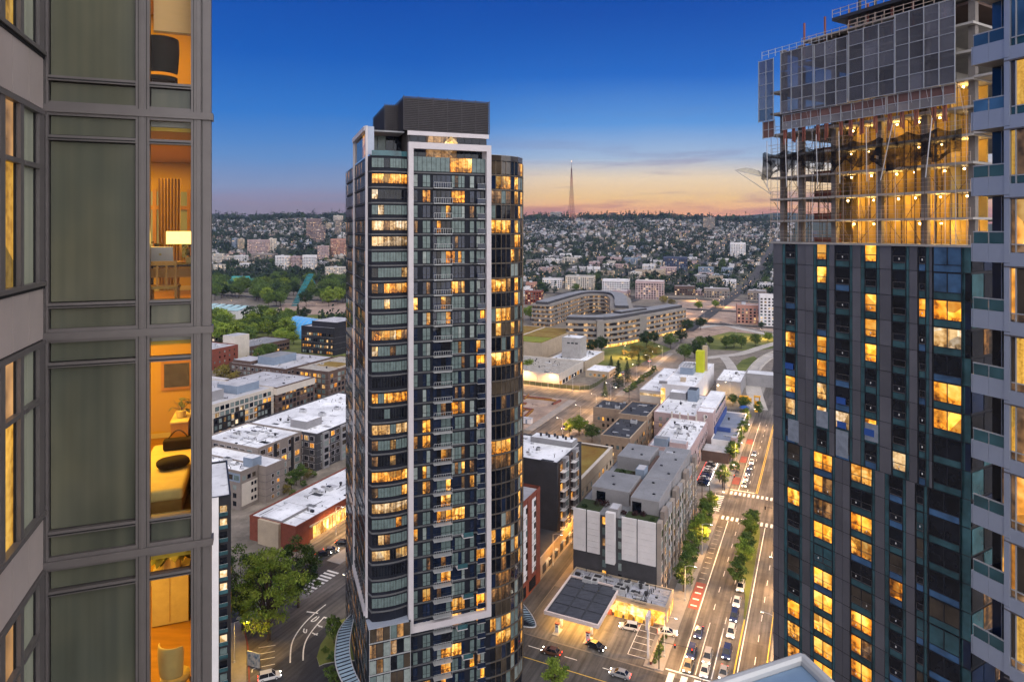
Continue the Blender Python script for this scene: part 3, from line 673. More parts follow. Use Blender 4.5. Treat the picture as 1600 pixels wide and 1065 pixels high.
def rooms():
    cA, sA = math.cos(AXF), math.sin(AXF)
    def w(x, y, z): return Vector((-6.38 + x * cA - y * sA, 8.86 + x * sA + y * cA, z))
    info = [(98.66, 101.76), (95.56, 98.66), (92.46, 95.56), (89.36, 92.46)]
    names = ['topmost', 'upper', 'middle', 'lowest']
    for k, (zf, zc) in enumerate(info):
        Rm = thing('lit_room', f'amber lit room behind the {["topmost", "second", "third", "lowest"][k]} narrow window of the near tower', 'room', w(0, 0, 0), AXF, 'lit rooms of the near tower')
        rp = [(-.95, .13), (1.86, .13), (1.86 - .107 * 5.02, 5.15), (-.95, 5.15)]
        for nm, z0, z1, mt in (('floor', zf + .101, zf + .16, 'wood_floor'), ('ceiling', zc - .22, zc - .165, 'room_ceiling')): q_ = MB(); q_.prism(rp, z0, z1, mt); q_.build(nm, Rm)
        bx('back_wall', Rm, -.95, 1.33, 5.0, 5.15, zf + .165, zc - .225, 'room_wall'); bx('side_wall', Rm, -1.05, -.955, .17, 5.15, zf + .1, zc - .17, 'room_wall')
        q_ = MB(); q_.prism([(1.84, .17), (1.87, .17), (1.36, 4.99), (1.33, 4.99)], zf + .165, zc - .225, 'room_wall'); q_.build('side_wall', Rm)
        bx('skirting', Rm, -.94, 1.32, 4.975, 4.998, zf + .165, zf + .26, 'plastic_white')
        ld = bpy.data.lights.new('ceiling_lamp', 'AREA'); ld.shape = 'RECTANGLE'; ld.size = 1.6; ld.size_y = 3.0; ld.energy = ROOM_W[k]; ld.color = (1., .57, .09)
        lo = bpy.data.objects.new('ceiling_lamp', ld); COL.objects.link(lo); lo.parent = Rm; lo.location = (.2, 2.6, zc - .24)
    # topmost room: roller blind and a chair seen from below
    z = 98.66
    b = thing('roller_blind', 'pale peach roller blind hung in the topmost lit window', 'blind', w(0, 0, 0), AXF)
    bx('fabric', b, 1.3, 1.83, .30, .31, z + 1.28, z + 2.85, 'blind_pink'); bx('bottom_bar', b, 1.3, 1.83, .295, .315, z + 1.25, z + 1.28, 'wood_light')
    def chair(label, cx, cy, z0, rz, mat, legm, h=.45, back=.55, curved=True):
        c = thing('chair', label, 'chair', w(cx, cy, z0), AXF + rz)
        mb = MB(); mb.prism([(.22 * math.cos(t) * (1 if abs(math.cos(t)) < .9 else 1.0), .21 * math.sin(t)) for t in [i * math.pi / 8 for i in range(16)]], h - .03, h + .04, mat); mb.build('seat', c, True)
        mb = MB(); n = 8
        for i in range(n):
            a0, a1 = [math.pi * (.12 + .76 * q / n) for q in (i, i + 1)]
            for j in range(5):
                z0_, z1_ = [h + .08 + back * q / 5 for q in (j, j + 1)]; r0, r1 = [.23 + .04 * q / 5 - .06 * max(0, q - 3) / 5 for q in (j, j + 1)]
                mb.face([(r0 * math.cos(a0), r0 * math.sin(a0), z0_), (r0 * math.cos(a1), r0 * math.sin(a1), z0_), (r1 * math.cos(a1), r1 * math.sin(a1), z1_), (r1 * math.cos(a0), r1 * math.sin(a0), z1_)], mat)
        o = mb.weld().build('backrest', c, True); so = o.modifiers.new('s', 'SOLIDIFY'); so.thickness = .035; ss = o.modifiers.new('u', 'SUBSURF'); ss.levels = 1; ss.render_levels = 2
        for sx in (-1, 1):
            for sy in (-1, 1): MB().tube((.14 * sx, .13 * sy, h - .02), (.2 * sx, .19 * sy, 0), .015, legm, .011).build('leg', c)
        return c
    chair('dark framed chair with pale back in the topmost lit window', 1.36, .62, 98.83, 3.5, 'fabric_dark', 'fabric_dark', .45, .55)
    # second room: desk, laptop, lamp, chair, curtain, inner window
    z = 95.72
    d = thing('desk', 'dark wooden desk standing against the second lit window', 'desk', w(1.5, .95, z), AXF)
    bx('desk_top', d, -.42, .34, -.3, .32, .72, .76, 'wood_dark'); bx('drawer', d, -.38, .30, -.27, -.25, .56, .70, 'wood_light')
    for sx in (-.39, .27):
        for sy in (-.27, .25): bx('leg', d, sx, sx + .05, sy, sy + .05, 0, .715, 'wood_dark')
    l = thing('laptop', 'silver laptop open on the dark wooden desk', 'laptop', w(1.32, .9, z + .765), AXF)
    bx('keyboard', l, -.16, .17, -.1, .13, 0, .018, 'metal_light')
    mb = MB(); mb.box(-.17, .18, -.012, .008, 0, .25, 'metal_light'); o = mb.build('screen', l); o.location = (0, -.11, .02); o.rotation_euler = (math.radians(14), 0, 0)
    mb = MB(); mb.lathe([(.012, 0), (.02, .01), (.0, .012)], 'fabric_white', 8); o = mb.build('emblem', l); o.location = (0.005, -.155, .15); o.rotation_euler = (math.radians(104), 0, 0)
    t = thing('table_lamp', 'table lamp with glowing yellow shade on the desk', 'lamp', w(1.56, 1.12, z + .765), AXF)
    MB().lathe([(.07, 0), (.07, .015), (.02, .03), (.015, .3), (.0, .31)], 'wood_light', 10).build('base', t)
    MB().box(-.19, .19, -.12, .12, .30, .50, 'lamp_shade').build('lamp_shade', t)
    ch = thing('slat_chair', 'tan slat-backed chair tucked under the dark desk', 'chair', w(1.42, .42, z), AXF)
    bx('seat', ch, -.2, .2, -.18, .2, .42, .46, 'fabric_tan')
    for sx in (-.19, .16):
        for sy in (-.17, .16): bx('leg', ch, sx, sx + .03, sy, sy + .03, 0, .415, 'wood_light')
    for sx in (-.19, -.08, .04, .16): bx('back_slat', ch, sx, sx + .025, -.175, -.15, .465, .76, 'wood_light')
    bx('top_rail', ch, -.19, .19, -.178, -.148, .765, .83, 'wood_light')
    iw = thing('inner_window', 'wide white framed window in the far wall of the second lit room', 'window', w(-.05, 4.98, z), AXF)
    bx('pane', iw, -.85, 1.35, -.02, -.01, .7, 2.1, 'blind_pale')
    for x in (-.85, .0, .65, 1.3): bx('frame_bar', iw, x, x + .07, -.06, -.021, .65, 2.15, 'wood_light')
    bx('head_frame', iw, -.85, 1.37, -.07, -.0605, 1.72, 1.8, 'wood_light'); bx('sill', iw, -.85, 1.37, -.08, -.022, .58, .645, 'wood_light')
    cu = thing('curtain', 'patterned tan curtain drawn aside in the second lit room', 'curtain', w(1.05, 3.9, z), AXF)
    mb = MB()
    for i in range(14):
        x0, x1 = -.18 + i * .026, -.18 + (i + 1) * .026; y0, y1 = (.03 if i % 2 else -.03), (-.03 if i % 2 else .03)
        mb.face([(x0, y0, .1), (x1, y1, .1), (x1 * 1.1, y1, 2.3), (x0 * 1.1, y0, 2.3)], 'fabric_tan')
    mb.build('cloth', cu)
    def plant(label, p, rz, n, spread, h, pot=True, sc=1.0):
        P = thing('pot_plant', label, 'plant', p, rz)
        if pot: MB().lathe([(.07 * sc, 0), (.10 * sc, .02), (.11 * sc, .16 * sc), (.10 * sc, .17 * sc)], 'fabric_white', 12).build('pot', P)
        rr = random.Random(5 + n); mb = MB(); st = MB()
        for i in range(n):
            a = rr.uniform(0, 6.28); r = rr.uniform(.2, 1) * spread; zt = h * rr.uniform(.45, 1)
            tip = Vector((r * math.cos(a), r * math.sin(a), zt)); root = Vector((0, 0, .14 * sc)); st.tube(root, tip, .004, 'bark', n=4)
            dr = Vector((math.cos(a), math.sin(a), rr.uniform(-.6, .1))).normalized(); sd = Vector((-math.sin(a), math.cos(a), 0)); L = .13 * sc * rr.uniform(.7, 1.3)
            for q in range(4):
                t0, t1 = q / 4, (q + 1) / 4; w0, w1 = [L * .42 * math.sin(math.pi * min(.98, .08 + .9 * t)) for t in (t0, t1)]
                a_, b_ = tip + dr * L * t0 - Vector((0, 0, L * .4 * t0 * t0)), tip + dr * L * t1 - Vector((0, 0, L * .4 * t1 * t1))
                mb.face([a_ - sd * w0, a_ + sd * w0, b_ + sd * w1, b_ - sd * w1], 'leaf_room')
        st.build('stems', P); mb.build('leaves', P)['kind'] = 'stuff'
        return P
    mkfoliage('leaf_room', (.05, .06, .012), (.15, .13, .03), 6)
    plant('small leafy plant beside the lamp in the second lit room', w(1.74, .70, z + .765), AXF, 14, .12, .34, True, .6)
    plant('thin trailing plant at the left of the laptop', w(1.18, 1.25, z + .765), AXF, 9, .09, .38, True, .6)
    # third room: daybed with bag and cushion, picture on wall, side cabinet
    z = 92.62
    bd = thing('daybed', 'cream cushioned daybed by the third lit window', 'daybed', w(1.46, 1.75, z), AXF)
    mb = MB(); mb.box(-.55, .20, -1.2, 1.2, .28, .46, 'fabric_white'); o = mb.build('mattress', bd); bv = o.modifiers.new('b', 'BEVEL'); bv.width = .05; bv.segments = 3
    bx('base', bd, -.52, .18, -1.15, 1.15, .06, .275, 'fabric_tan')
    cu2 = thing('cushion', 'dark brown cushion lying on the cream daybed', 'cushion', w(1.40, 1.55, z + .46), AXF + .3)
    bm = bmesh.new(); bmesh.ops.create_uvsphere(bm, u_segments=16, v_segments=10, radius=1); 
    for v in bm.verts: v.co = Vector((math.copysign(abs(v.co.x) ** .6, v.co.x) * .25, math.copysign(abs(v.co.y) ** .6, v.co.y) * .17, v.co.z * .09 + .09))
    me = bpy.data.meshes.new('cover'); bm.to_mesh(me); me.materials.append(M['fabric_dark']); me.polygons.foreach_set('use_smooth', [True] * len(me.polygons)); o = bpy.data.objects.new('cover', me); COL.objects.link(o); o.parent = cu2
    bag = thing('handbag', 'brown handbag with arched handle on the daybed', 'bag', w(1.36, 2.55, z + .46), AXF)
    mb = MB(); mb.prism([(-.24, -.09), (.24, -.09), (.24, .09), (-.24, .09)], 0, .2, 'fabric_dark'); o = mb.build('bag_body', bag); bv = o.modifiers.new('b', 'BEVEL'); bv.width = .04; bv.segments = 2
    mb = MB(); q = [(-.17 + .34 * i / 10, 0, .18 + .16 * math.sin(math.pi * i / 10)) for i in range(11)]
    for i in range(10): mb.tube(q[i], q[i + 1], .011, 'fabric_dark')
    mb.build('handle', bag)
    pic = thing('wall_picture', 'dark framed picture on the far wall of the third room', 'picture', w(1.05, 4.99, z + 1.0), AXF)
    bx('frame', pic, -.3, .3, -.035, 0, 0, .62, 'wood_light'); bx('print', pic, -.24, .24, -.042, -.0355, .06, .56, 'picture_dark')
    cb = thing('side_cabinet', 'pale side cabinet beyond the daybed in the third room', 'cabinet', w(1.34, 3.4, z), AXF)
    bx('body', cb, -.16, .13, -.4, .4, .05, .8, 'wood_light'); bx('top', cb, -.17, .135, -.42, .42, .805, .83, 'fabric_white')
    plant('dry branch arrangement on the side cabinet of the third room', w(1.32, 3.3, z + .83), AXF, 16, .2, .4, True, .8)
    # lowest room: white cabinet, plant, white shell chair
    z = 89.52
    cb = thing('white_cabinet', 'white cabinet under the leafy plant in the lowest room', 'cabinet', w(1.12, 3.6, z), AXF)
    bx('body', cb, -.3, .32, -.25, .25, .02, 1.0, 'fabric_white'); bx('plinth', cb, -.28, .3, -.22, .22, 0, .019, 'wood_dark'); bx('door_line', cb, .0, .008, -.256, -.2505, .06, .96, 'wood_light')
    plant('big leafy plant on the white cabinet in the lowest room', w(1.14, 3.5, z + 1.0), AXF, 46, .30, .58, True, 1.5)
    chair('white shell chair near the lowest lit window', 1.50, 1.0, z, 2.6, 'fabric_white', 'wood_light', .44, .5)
ROOM_W = (125, 135, 155, 165)
rooms()

# ------------------------------------------------------------------ balcony tower at the right edge
def right_tower():
    T = thing('balcony_tower', 'blue grey balcony tower cut by the right picture edge', 'tower', (21.9, 31.0, 0), math.atan2(-.937, .349))
    top = 96.95; FH = 3.1; XB = 1.42
    for k in range(-6, 7):
        z = top + FH * k                    # top of the balcony rail at this floor
        # balcony: glass upstand, fascia panels, slab
        for x0, x1 in ((0.0, XB / 2 - .005), (XB / 2 + .005, XB)):
            bx('fascia_panel', T, x0, x1, -.02, .08, z - 1.42, z - .56, 'panel_bluegrey')
            bx('rail_glass', T, x0 + .03, x1 - .03, .0, .015, z - .55, z - .04, 'glass_teal' if k < 2 else 'glass_blue')  # upper floors: sky reflection put into the bluer glass colour
        bx('handrail', T, 0, XB, -.02, .05, z - .035, z + .015, 'mullion_light')
        for x in (0, XB / 2 - .02, XB - .04): bx('rail_post', T, x, x + .04, .02, .06, z - .555, z - .036, 'mullion_light')
        bx('balcony_slab', T, -.02, XB, .09, 1.9, z - 1.42, z - 1.2, 'concrete')
        bx('side_fascia', T, -.08, -.021, -.02, 1.9, z - 1.42, z - .56, 'panel_bluegrey')
        # recessed glass with mullions
        lit = {-3: 'glass_dark', 3: 'glass_blue', 4: 'glass_blue', -2: 'glass_dark', -4: 'lit_dim', -5: 'lit_amber'}.get(k, 'glass_navy')
        for j in range(3):
            bx('door_pane', T, .02 + j * .47, .46 + j * .47, 1.3, 1.34, z - 1.19, z + FH - 1.43, 'glass_dark' if j != 1 and lit.startswith('lit') else lit)
            bx('door_mullion', T, .455 + j * .47, .495 + j * .47, 1.26, 1.34, z - 1.19, z + FH - 1.43, 'mullion_light')
        # pier and the tall window bay beyond
        bx('pier_panel', T, XB + .002, 1.66, -.06, .2, z - 1.42, z + FH - 1.44, 'panel_bluegrey')
        bx('spandrel_panel', T, 1.662, 4.2, -.05, .1, z - 1.55, z - .95, 'panel_bluegrey')
        bx('joint_line', T, XB, 4.2, -.068, .1, z - 1.62, z - 1.552, 'mullion_grey')
        for j, (x0, x1) in enumerate(((1.69, 1.88), (1.92, 2.5), (2.54, 3.4))):
            bx('window_pane', T, x0, x1, .03, .06, z - .55, z + FH - 1.66, ('lit_dim', 'lit_amber', 'glass_brown', 'lit_curtain')[(k * 3 + j * 5) % 4] if k < 3 else 'glass_blue')  # panes of the upper floors carry the reflected sky as colour
            bx('low_pane', T, x0, x1, .03, .06, z - .92, z - .6, 'glass_teal' if k > 0 else 'lit_dim')
            bx('window_mullion', T, x1, x1 + .045, -.03, .06, z - .95, z + FH - 1.64, 'mullion_light')
            bx('window_bar', T, x0, x1, -.02, .06, z - .6, z - .55, 'mullion_light')
    mb = MB(); mb.box(-.02, 6, 1.9, 12, 20, 125, 'wall_dark'); mb.box(1.66, 6, .1, 1.9, 20, 125, 'wall_dark'); mb.box(XB, 1.66, .2, 1.9, 20, 125, 'wall_dark'); mb.build('core_wall', T)
right_tower()

# dark block behind the near tower, bottom left
def dark_block():
    c = at(361, 776, 132)
    T = thing('dark_apartment_block', 'black apartment block with pale end wall beside the big tree', 'building', (c.x, c.y, 0), math.radians(25.5))
    H = c.z
    mb = MB(); mb.box(-14, 0, 0, 22, 0, H, 'wall_black'); mb.build('wall', T)
    mb = MB(); mb.box(-14, -2.3, -.35, -.01, 0, H + .4, 'wall_white'); mb.build('end_wall', T)
    mb = MB(); mb.box(-13.7, -.3, .3, 21.7, H + .02, H + .1, 'roof_white'); mb.build('roof', T)
    mb = MB()
    for q in ((-14, 0, 0, .3), (-14, 0, 21.7, 22), (-.3, 0, .3, 21.7)): mb.box(*q, H + .01, H + .5, 'mullion_dark')
    mb.build('parapet', T)
    P = Pieces('window', T); bal = 0
    for k in range(16):
        z = H - 3.0 - 2.6 * k
        if z < .5: break
        for x in (-2.05,): P.add((x, 0, z), (1, 0), 1.3, 1.5, .05, R.choice(['glass_dark', 'glass_dark', 'blind_green', 'lit_dim', 'lit_pale'] if k else ['lit_pale']))
        for y in range(1, 21, 4): P.add((0, y, z), (0, 1), 1.6, 1.5, .05, R.choice(['glass_dark', 'blind_green', 'lit_amber']))
        mb = MB(); mb.box(-2.2, -.6, -.5, -.01, z - .5, z - .40, 'mullion_dark'); mb.box(-2.2, -.6, -.5, -.47, z + .35, z + .4, 'mullion_light'); mb.box(-2.2, -.6, -.49, -.48, z - .39, z + .34, 'glass_teal'); mb.build('balcony', T)
    P.done()
dark_block()

# the viewer's own parapet, bottom right
def parapet():
    T = thing('balcony_parapet', 'pale capped glass parapet corner jutting up at the bottom edge', 'parapet', (0, 0, 0))
    z = CAMZ - 1.05; D = 1.05 * F / 669
    ap = Vector(((1253 - CX) / F * D, D, z))
    l = Vector(((1100 - CX) / F * .93 * D, D * .93, z)); r = Vector(((1332 - CX) / F * .9 * D, D * .90, z))
    mb = MB(); mb.prism([(l.x, l.y), (r.x, r.y - .0), (ap.x, ap.y)][::1], z - .06, z - .004, 'panel_paleblue'); mb.build('cap_plate', T)
    mb = MB()
    for a, b in ((l, ap), (ap, r)): mb.tube(a, b, .014, 'mullion_light', n=10)
    mb.build('cap_rim', T)
mk('panel_paleblue', (.15, .23, .34), .35, .1, 3, metal=.2)
parapet()
# ------------------------------------------------------------------ the tall residential tower in the middle
def centre_tower():
    T = thing('residential_tower', 'tall dark residential tower with white picture frame on its front', 'tower', (-20.3, 127.0, 0), math.atan2(.349, .937))
    FH = 3.02; ZT = 111.4
    bay = [(-6.8 + 6.8 * i / 6, .15 + .55 * ((i / 6 - .5) * 2) ** 2) for i in range(7)]
    rc = [(17.07, .5), (19.5, .7), (21.8, 1.4), (23.9, 2.6), (25.6, 4.5), (26.8, 7.1), (27.4, 10.5), (27.4, 15), (26.8, 20), (25.4, 26)]
    left = [(-5.5, 42), (-7.0, 40.5), (-7.3, 38), (-7.3, 2.2)]
    out = left + bay + [(0.02, .5)] + rc + [(18, 42)]
    def inset(p, k):
        c = Vector((10, 20)); v = Vector(p) - c; return tuple(c + v * (1 - k / v.length))
    mb = MB(); mb.prism([inset(p, .12) for p in out], 0, ZT, 'wall_navy', 'roof_grey'); mb.build('wall', T)
    nf = int(ZT / FH)
    zs = [ZT - FH * (k + 1) for k in range(nf)]
    sl = MB(); sl.prism([inset(p, -.10) for p in out], 0, .26, 'slab_edge'); slm = sl.mesh('floor_slab')
    for z in zs[:-1]:
        o = bpy.data.objects.new('floor_slab', slm); COL.objects.link(o); o.parent = T; o.location = (0, 0, z - .16)
    P = Pieces('window_pane', T, suffix='_c')
    ms = MB()                                     # thin mullions and slab edge trims
    rr = random.Random(11)
    # bay on the left of the frame: six panes a floor, whole floors share a mood
    for k, z in enumerate(zs):
        if z < 22: break
        mood = {0: 'blind_green', 1: 'lit_amber', 2: 'glass_dark', 3: 'blind_green', 4: 'lit_pale', 5: 'lit_pale', 6: 'blind_green', 7: 'blind_green', 8: 'lit_amber'}.get(k) or rr.choice(['lit_pale', 'lit_amber', 'blind_green', 'blind_green', 'glass_dark', 'glass_dark', 'lit_amber'])
        for i in range(6):
            a, b = Vector(bay[i]), Vector(bay[i + 1]); d = b - a; L = d.length; d.normalize()
            m = mood if rr.random() < .8 else rr.choice(['lit_pale', 'blind_green', 'lit_amber', 'glass_dark', 'lit_dim'])
            P.add((a.x + d.x * .05, a.y + d.y * .05, z + .75), d, L - .10, FH - 1.25, .05, m); ms.slab((a.x - d.x * .03, a.y, z + .7), d, .06, FH - 1.15, .09, 'mullion_dark'); ms.slab((a.x + d.x * L * .52, a.y + d.y * L * .52, z + .75), d, .05, FH - 1.25, .08, 'mullion_dark')
        ms.slab((bay[0][0], bay[0][1] - .02, z + .60), (1, 0), 6.8, .08, .16, 'mullion_light') if k % 3 == 9 else None
    # framed front
    X0, WF = 1.1, 14.87
    cols = [(.0, .065, 1), (.13, .235, 2), (.266, .38, 2), (.38, .515, 2), (.525, .71, 4), (.78, .845, 1), (.875, .99, 2)]
    for k, z in enumerate(zs):
        if z < 0: break
        if k == 0:
            for i in range(16): P.add((X0 + i * WF / 16 + .04, .44, z + .3), (1, 0), WF / 16 - .08, FH - .2, .05, 'lit_amber' if 8 <= i <= 12 else 'blind_green')
            continue
        for c, (f0, f1, n) in enumerate(cols):
            x0, x1 = X0 + f0 * WF, X0 + f1 * WF; pw = (x1 - x0) / n
            lp = {3: .40, 4: .28, 1: .14, 6: .22, 0: .08, 5: .05, 2: .08}[c]
            if z < 48: lp += .12
            base = rr.choice(['lit_amber', 'lit_orange', 'lit_amber']) if rr.random() < lp else (rr.choice(['blind_green', 'blind_green', 'glass_navy']) if c in (1, 4, 5, 0) else rr.choice(['glass_navy', 'glass_dark', 'blind_green']))
            for i in range(n):
                m = base if rr.random() < .72 else rr.choice(['blind_green', 'glass_navy', 'lit_dim', 'blind_pale'])
                if c == 2 and i == 0: m = 'glass_navy'
                P.add((x0 + i * pw + .055, .44, z + .28), (1, 0), pw - .11, FH - .75, .05, m)
            ms.box(x0, x1, .36, .395, z + .98, z + 1.05, 'mullion_dark'); ms.box(x0, x1, .30, .40, z + .2, z + .27, 'mullion_light' if c == 4 and k % 3 == 0 else 'mullion_dark')
        # balcony with slab and rail
        if z > 4:
            x0, x1 = X0 + .266 * WF, X0 + .515 * WF
            b = MB(); b.box(x0, x1, -.85, .40, z - .1, z + .05, 'mullion_light'); b.box(x0, x1, -.85, -.80, z + 1.05, z + 1.12, 'mullion_light')
            for i in range(9): xx = x0 + (x1 - x0) * i / 8; b.box(xx - .025, xx + .025, -.84, -.81, z + .05, z + 1.05, 'mullion_light')
            b.build('balcony', T)
            x0, x1 = X0 + .875 * WF, X0 + .99 * WF
            b = MB(); b.box(x0, x1 - .02, -.42, .40, z - .1, z + .04, 'mullion_light'); b.box(x0, x1 - .02, -.42, -.38, z + 1.05, z + 1.1, 'mullion_light'); b.box(x0, x1 - .02, -.41, -.40, z + .06, z + 1.04, 'glass_navy'); b.build('corner_balcony', T)
            if k > 22 and k % 2 == 0:
                x0, x1 = X0 + (.58 if k % 4 else .66) * WF, X0 + (.72 if k % 4 else .8) * WF
                b = MB(); b.box(x0, x1, -1.2, .38, z - .1, z + .06, 'frame_white'); b.box(x0, x1, -1.2, -1.16, z + .07, z + 1.0, 'glass_teal'); b.build('projecting_balcony', T)
    # rounded glass on the right
    def walk(poly, step):
        seg = []; pts = [Vector(p) for p in poly]
        for a, b in zip(pts, pts[1:]):
            L = (b - a).length; n = max(1, round(L / step))
            for i in range(n): seg.append((a + (b - a) * (i / n), (b - a).normalized(), L / n))
        return seg
    segs = walk(rc, 1.25)
    for k, z in enumerate(zs):
        if z < 0: break
        mood = {1: 'lit_amber', 4: 'lit_amber', 8: 'lit_amber'}.get(k) or rr.choice(['glass_dark', 'glass_dark', 'glass_dark', 'glass_brown', 'lit_amber', 'lit_dim'])
        for i, (a, d, L) in enumerate(segs):
            m = mood if i < 4 and rr.random() < .75 else rr.choice(['glass_brown', 'glass_navy', 'glass_dark', 'lit_dim', 'blind_green', 'blind_pale', 'lit_amber', 'glass_dark'])
            P.add((a.x + d.x * .05, a.y + d.y * .05, z + .25), d, L - .1, FH - .5, .06, m)
            if i: ms.slab((a.x - d.x * .04, a.y - d.y * .04, z - .1), d, .08, FH, .15, 'mullion_bronze')
        if k % 1 == 0:
            for (a, d, L) in walk(rc, 3): ms.slab((a.x, a.y, z - .06), d, L, .12, .2, 'mullion_bronze')
    # long left flank
    for k, z in enumerate(zs):
        if z < 0: break
        y = 3.0
        while y < 38:
            wd = 1.6 if y < 22 else 2.4
            P.add((-7.42, y + wd - .05, z + .25), (0, -1), wd - .1, FH - .7, .05, rr.choice(['glass_dark', 'glass_dark', 'glass_navy', 'glass_brown', 'lit_dim', 'lit_dim', 'blind_green']))
            y += wd
            ms.slab((-7.42, y + .04, z), (0, -1), .08, FH, .12, 'mullion_dark')
        ms.slab((-7.42, 38, z - .06), (0, -1), 35.5, .10, .2, 'slab_edge')
    ms.build('mullions', T)['kind'] = 'stuff'
    P.done()
    # white picture frame
    fr = [('frame_post', .1, 1.05, 18.8, 114.2), ('frame_post', 16.02, 17.0, 18.8, 114.2)]
    for n, x0, x1, z0, z1 in fr: bx(n, T, x0, x1, -.55, .48, z0, z1, 'frame_white')
    bx('frame_beam', T, 1.051, 16.019, -.55, .48, 112.95, 114.2, 'frame_white'); bx('frame_beam', T, 1.051, 16.019, -.55, .48, 18.8, 20.0, 'frame_white')
    bx('frame_return', T, 15.98, 17.06, .485, 6, 111.45, 114.19, 'frame_white')
    # slim portal frame on the flank
    for y0 in (2.3, 22.0): bx('flank_post', T, -7.75, -7.32, y0, y0 + .7, 22, 117.3, 'frame_white')
    bx('flank_beam', T, -8.0, -7.32, 3.051, 21.999, 116.4, 117.3, 'frame_white'); bx('flank_beam', T, -8.0, -7.32, 3.051, 21.999, 22, 22.9, 'frame_white')
    bx('portal_panel', T, -7.3, -6.1, 2.35, 2.6, ZT + .3, 117.2, 'panel_bluegrey')
    for k in range(6): bx('loft_pane', T, -7.36, -7.31, 3.3 + k * 3.1, 6.2 + k * 3.1, ZT + .3, 116.2, 'lit_amber' if k < 2 else 'glass_dark')
    bx('loft_roof', T, -7.3, 0, 3.2, 21.9, 116.4, 116.7, 'roof_grey')
    # penthouse glass and louvred plant screens
    for k in range(10): bx('penthouse_pane', T, 1.0 + k * 1.6, 2.5 + k * 1.6, 2.4, 2.5, 111.6, 116.6, 'lit_dim' if 1 < k < 6 else 'glass_dark')
    mb = MB(); mb.box(.6, 17, 2.6, 20, ZT + .02, 116.8, 'wall_dark'); mb.box(-3.0, .58, 9.2, 24, ZT + .02, 117.4, 'wall_dark'); mb.build('penthouse_wall', T)
    bx('terrace_fascia', T, .4, 17.3, 2.0, 2.39, 115.9, 116.75, 'frame_white')
    mb = MB(); mb.prism([(8.0, 1.2), (10.4, 1.2), (10.4, 2.3), (8.0, 2.3)], 114.25, 114.7, 'lit_shop'); 
    mb.face([(8.0, 1.2, 114.7), (10.4, 1.2, 114.7), (9.2, 1.7, 116.0)], 'lit_shop'); mb.face([(10.4, 1.2, 114.7), (10.4, 2.3, 114.7), (9.2, 1.7, 116.0)], 'lit_shop'); mb.face([(8.0, 2.3, 114.7), (8.0, 1.2, 114.7), (9.2, 1.7, 116.0)], 'lit_shop'); mb.build('terrace_tent', T)
    for i in range(4): bx('loft_glass', T, -6.0 + i * 1.65, -4.45 + i * 1.65, 9.0, 9.15, ZT + .2, 117.2, 'blind_green' if i < 2 else 'glass_dark')
    mb = MB()
    for (x0, x1, y0, y1, z0, z1) in ((-.4, 17.4, 2.0, 20, 116.85, 123.6), (-3.1, -.42, 8.0, 24.7, 117.45, 122.8)):
        mb.box(x0 + .2, x1 - .2, y0 + .2, y1 - .2, z0, z1 - .3, 'wall_black')
        z = z0
        while z < z1: mb.box(x0, x1, y0, y0 + .12, z, z + .16, 'louvre'); mb.box(x1 - .12, x1, y0 + .13, y1, z, z + .16, 'louvre'); mb.box(x0, x0 + .12, y0 + .13, y1, z, z + .16, 'louvre'); z += .36
        for i in range(7): xx = x0 + (x1 - x0) * i / 6; mb.box(xx - .06, xx + .06, y0 - .08, y0, z0, z1 + .1, 'louvre')
    mb.build('louvre_screen', T)
    # roof terrace of the rounded part
    mb = MB()
    for (a, d, L) in walk(rc, 2): mb.slab((a.x, a.y, ZT - .05), d, L, 1.1, .06, 'glass_brown'); mb.slab((a.x, a.y, ZT + 1.05), d, L, .07, .1, 'mullion_light')
    mb.build('terrace_railing', T)
    mb = MB()
    for (a, d, L) in walk(bay, 2): mb.slab((a.x, a.y, ZT), d, L, 1.0, .05, 'glass_teal')
    mb.build('bay_railing', T)
    tr = MB(); rr2 = random.Random(4)
    for i in range(160): leafquad(tr, Vector((rr2.uniform(18, 24), rr2.uniform(4, 9), ZT + .2 + rr2.random() * 1.1)), .3, rr2, 'leaf_green')
    tr.build('terrace_planting', T)['kind'] = 'stuff'
    # lower block at the foot of the bay, with a pale ledge and its own grid
    mb = MB(); mb.box(-7.6, .4, -1.1, 2.0, 0, 21.6, 'wall_navy', 'b'); mb.build('lower_wall', T)
    bx('ledge', T, -7.7, .0, -1.2, 2.0, 21.62, 21.85, 'panel_bluegrey')
    P = Pieces('lower_pane', T); mb = MB()
    for k in range(7):
        z = 18.9 - k * 3.02
        for i in range(6): P.add((-7.5 + i * 1.3 + .06, -1.1, z + .2), (1, 0), 1.18, 2.5, .05, rr.choice(['blind_green', 'glass_dark', 'lit_dim', 'blind_pale', 'glass_brown']))
        mb.box(-7.6, .4, -1.25, -1.11, z - .05, z + .1, 'mullion_light')
    for i in range(0, 7, 3): mb.box(-7.5 + i * 1.3 - .05, -7.5 + i * 1.3 + .05, -1.28, -1.251, 0, 21.6, 'mullion_light')
    P.done(); mb.build('lower_mullions', T)
    # curved glass canopy round the foot
    Cn = smooth([(-7.5, 27), (-8.6, 25.8), (-10.9, 21.7), (-12.1, 16.2), (-12.6, 10.5), (-11.9, 4.7), (-10.5, -1), (-8, -5)], 5)
    Ci = smooth([(-7.45, 26), (-7.5, 24), (-8.2, 21.0), (-9.2, 16), (-9.6, 10.5), (-9.1, 5.0), (-8.0, .5), (-6, -3)], 5)
    mb = MB(); st = MB()
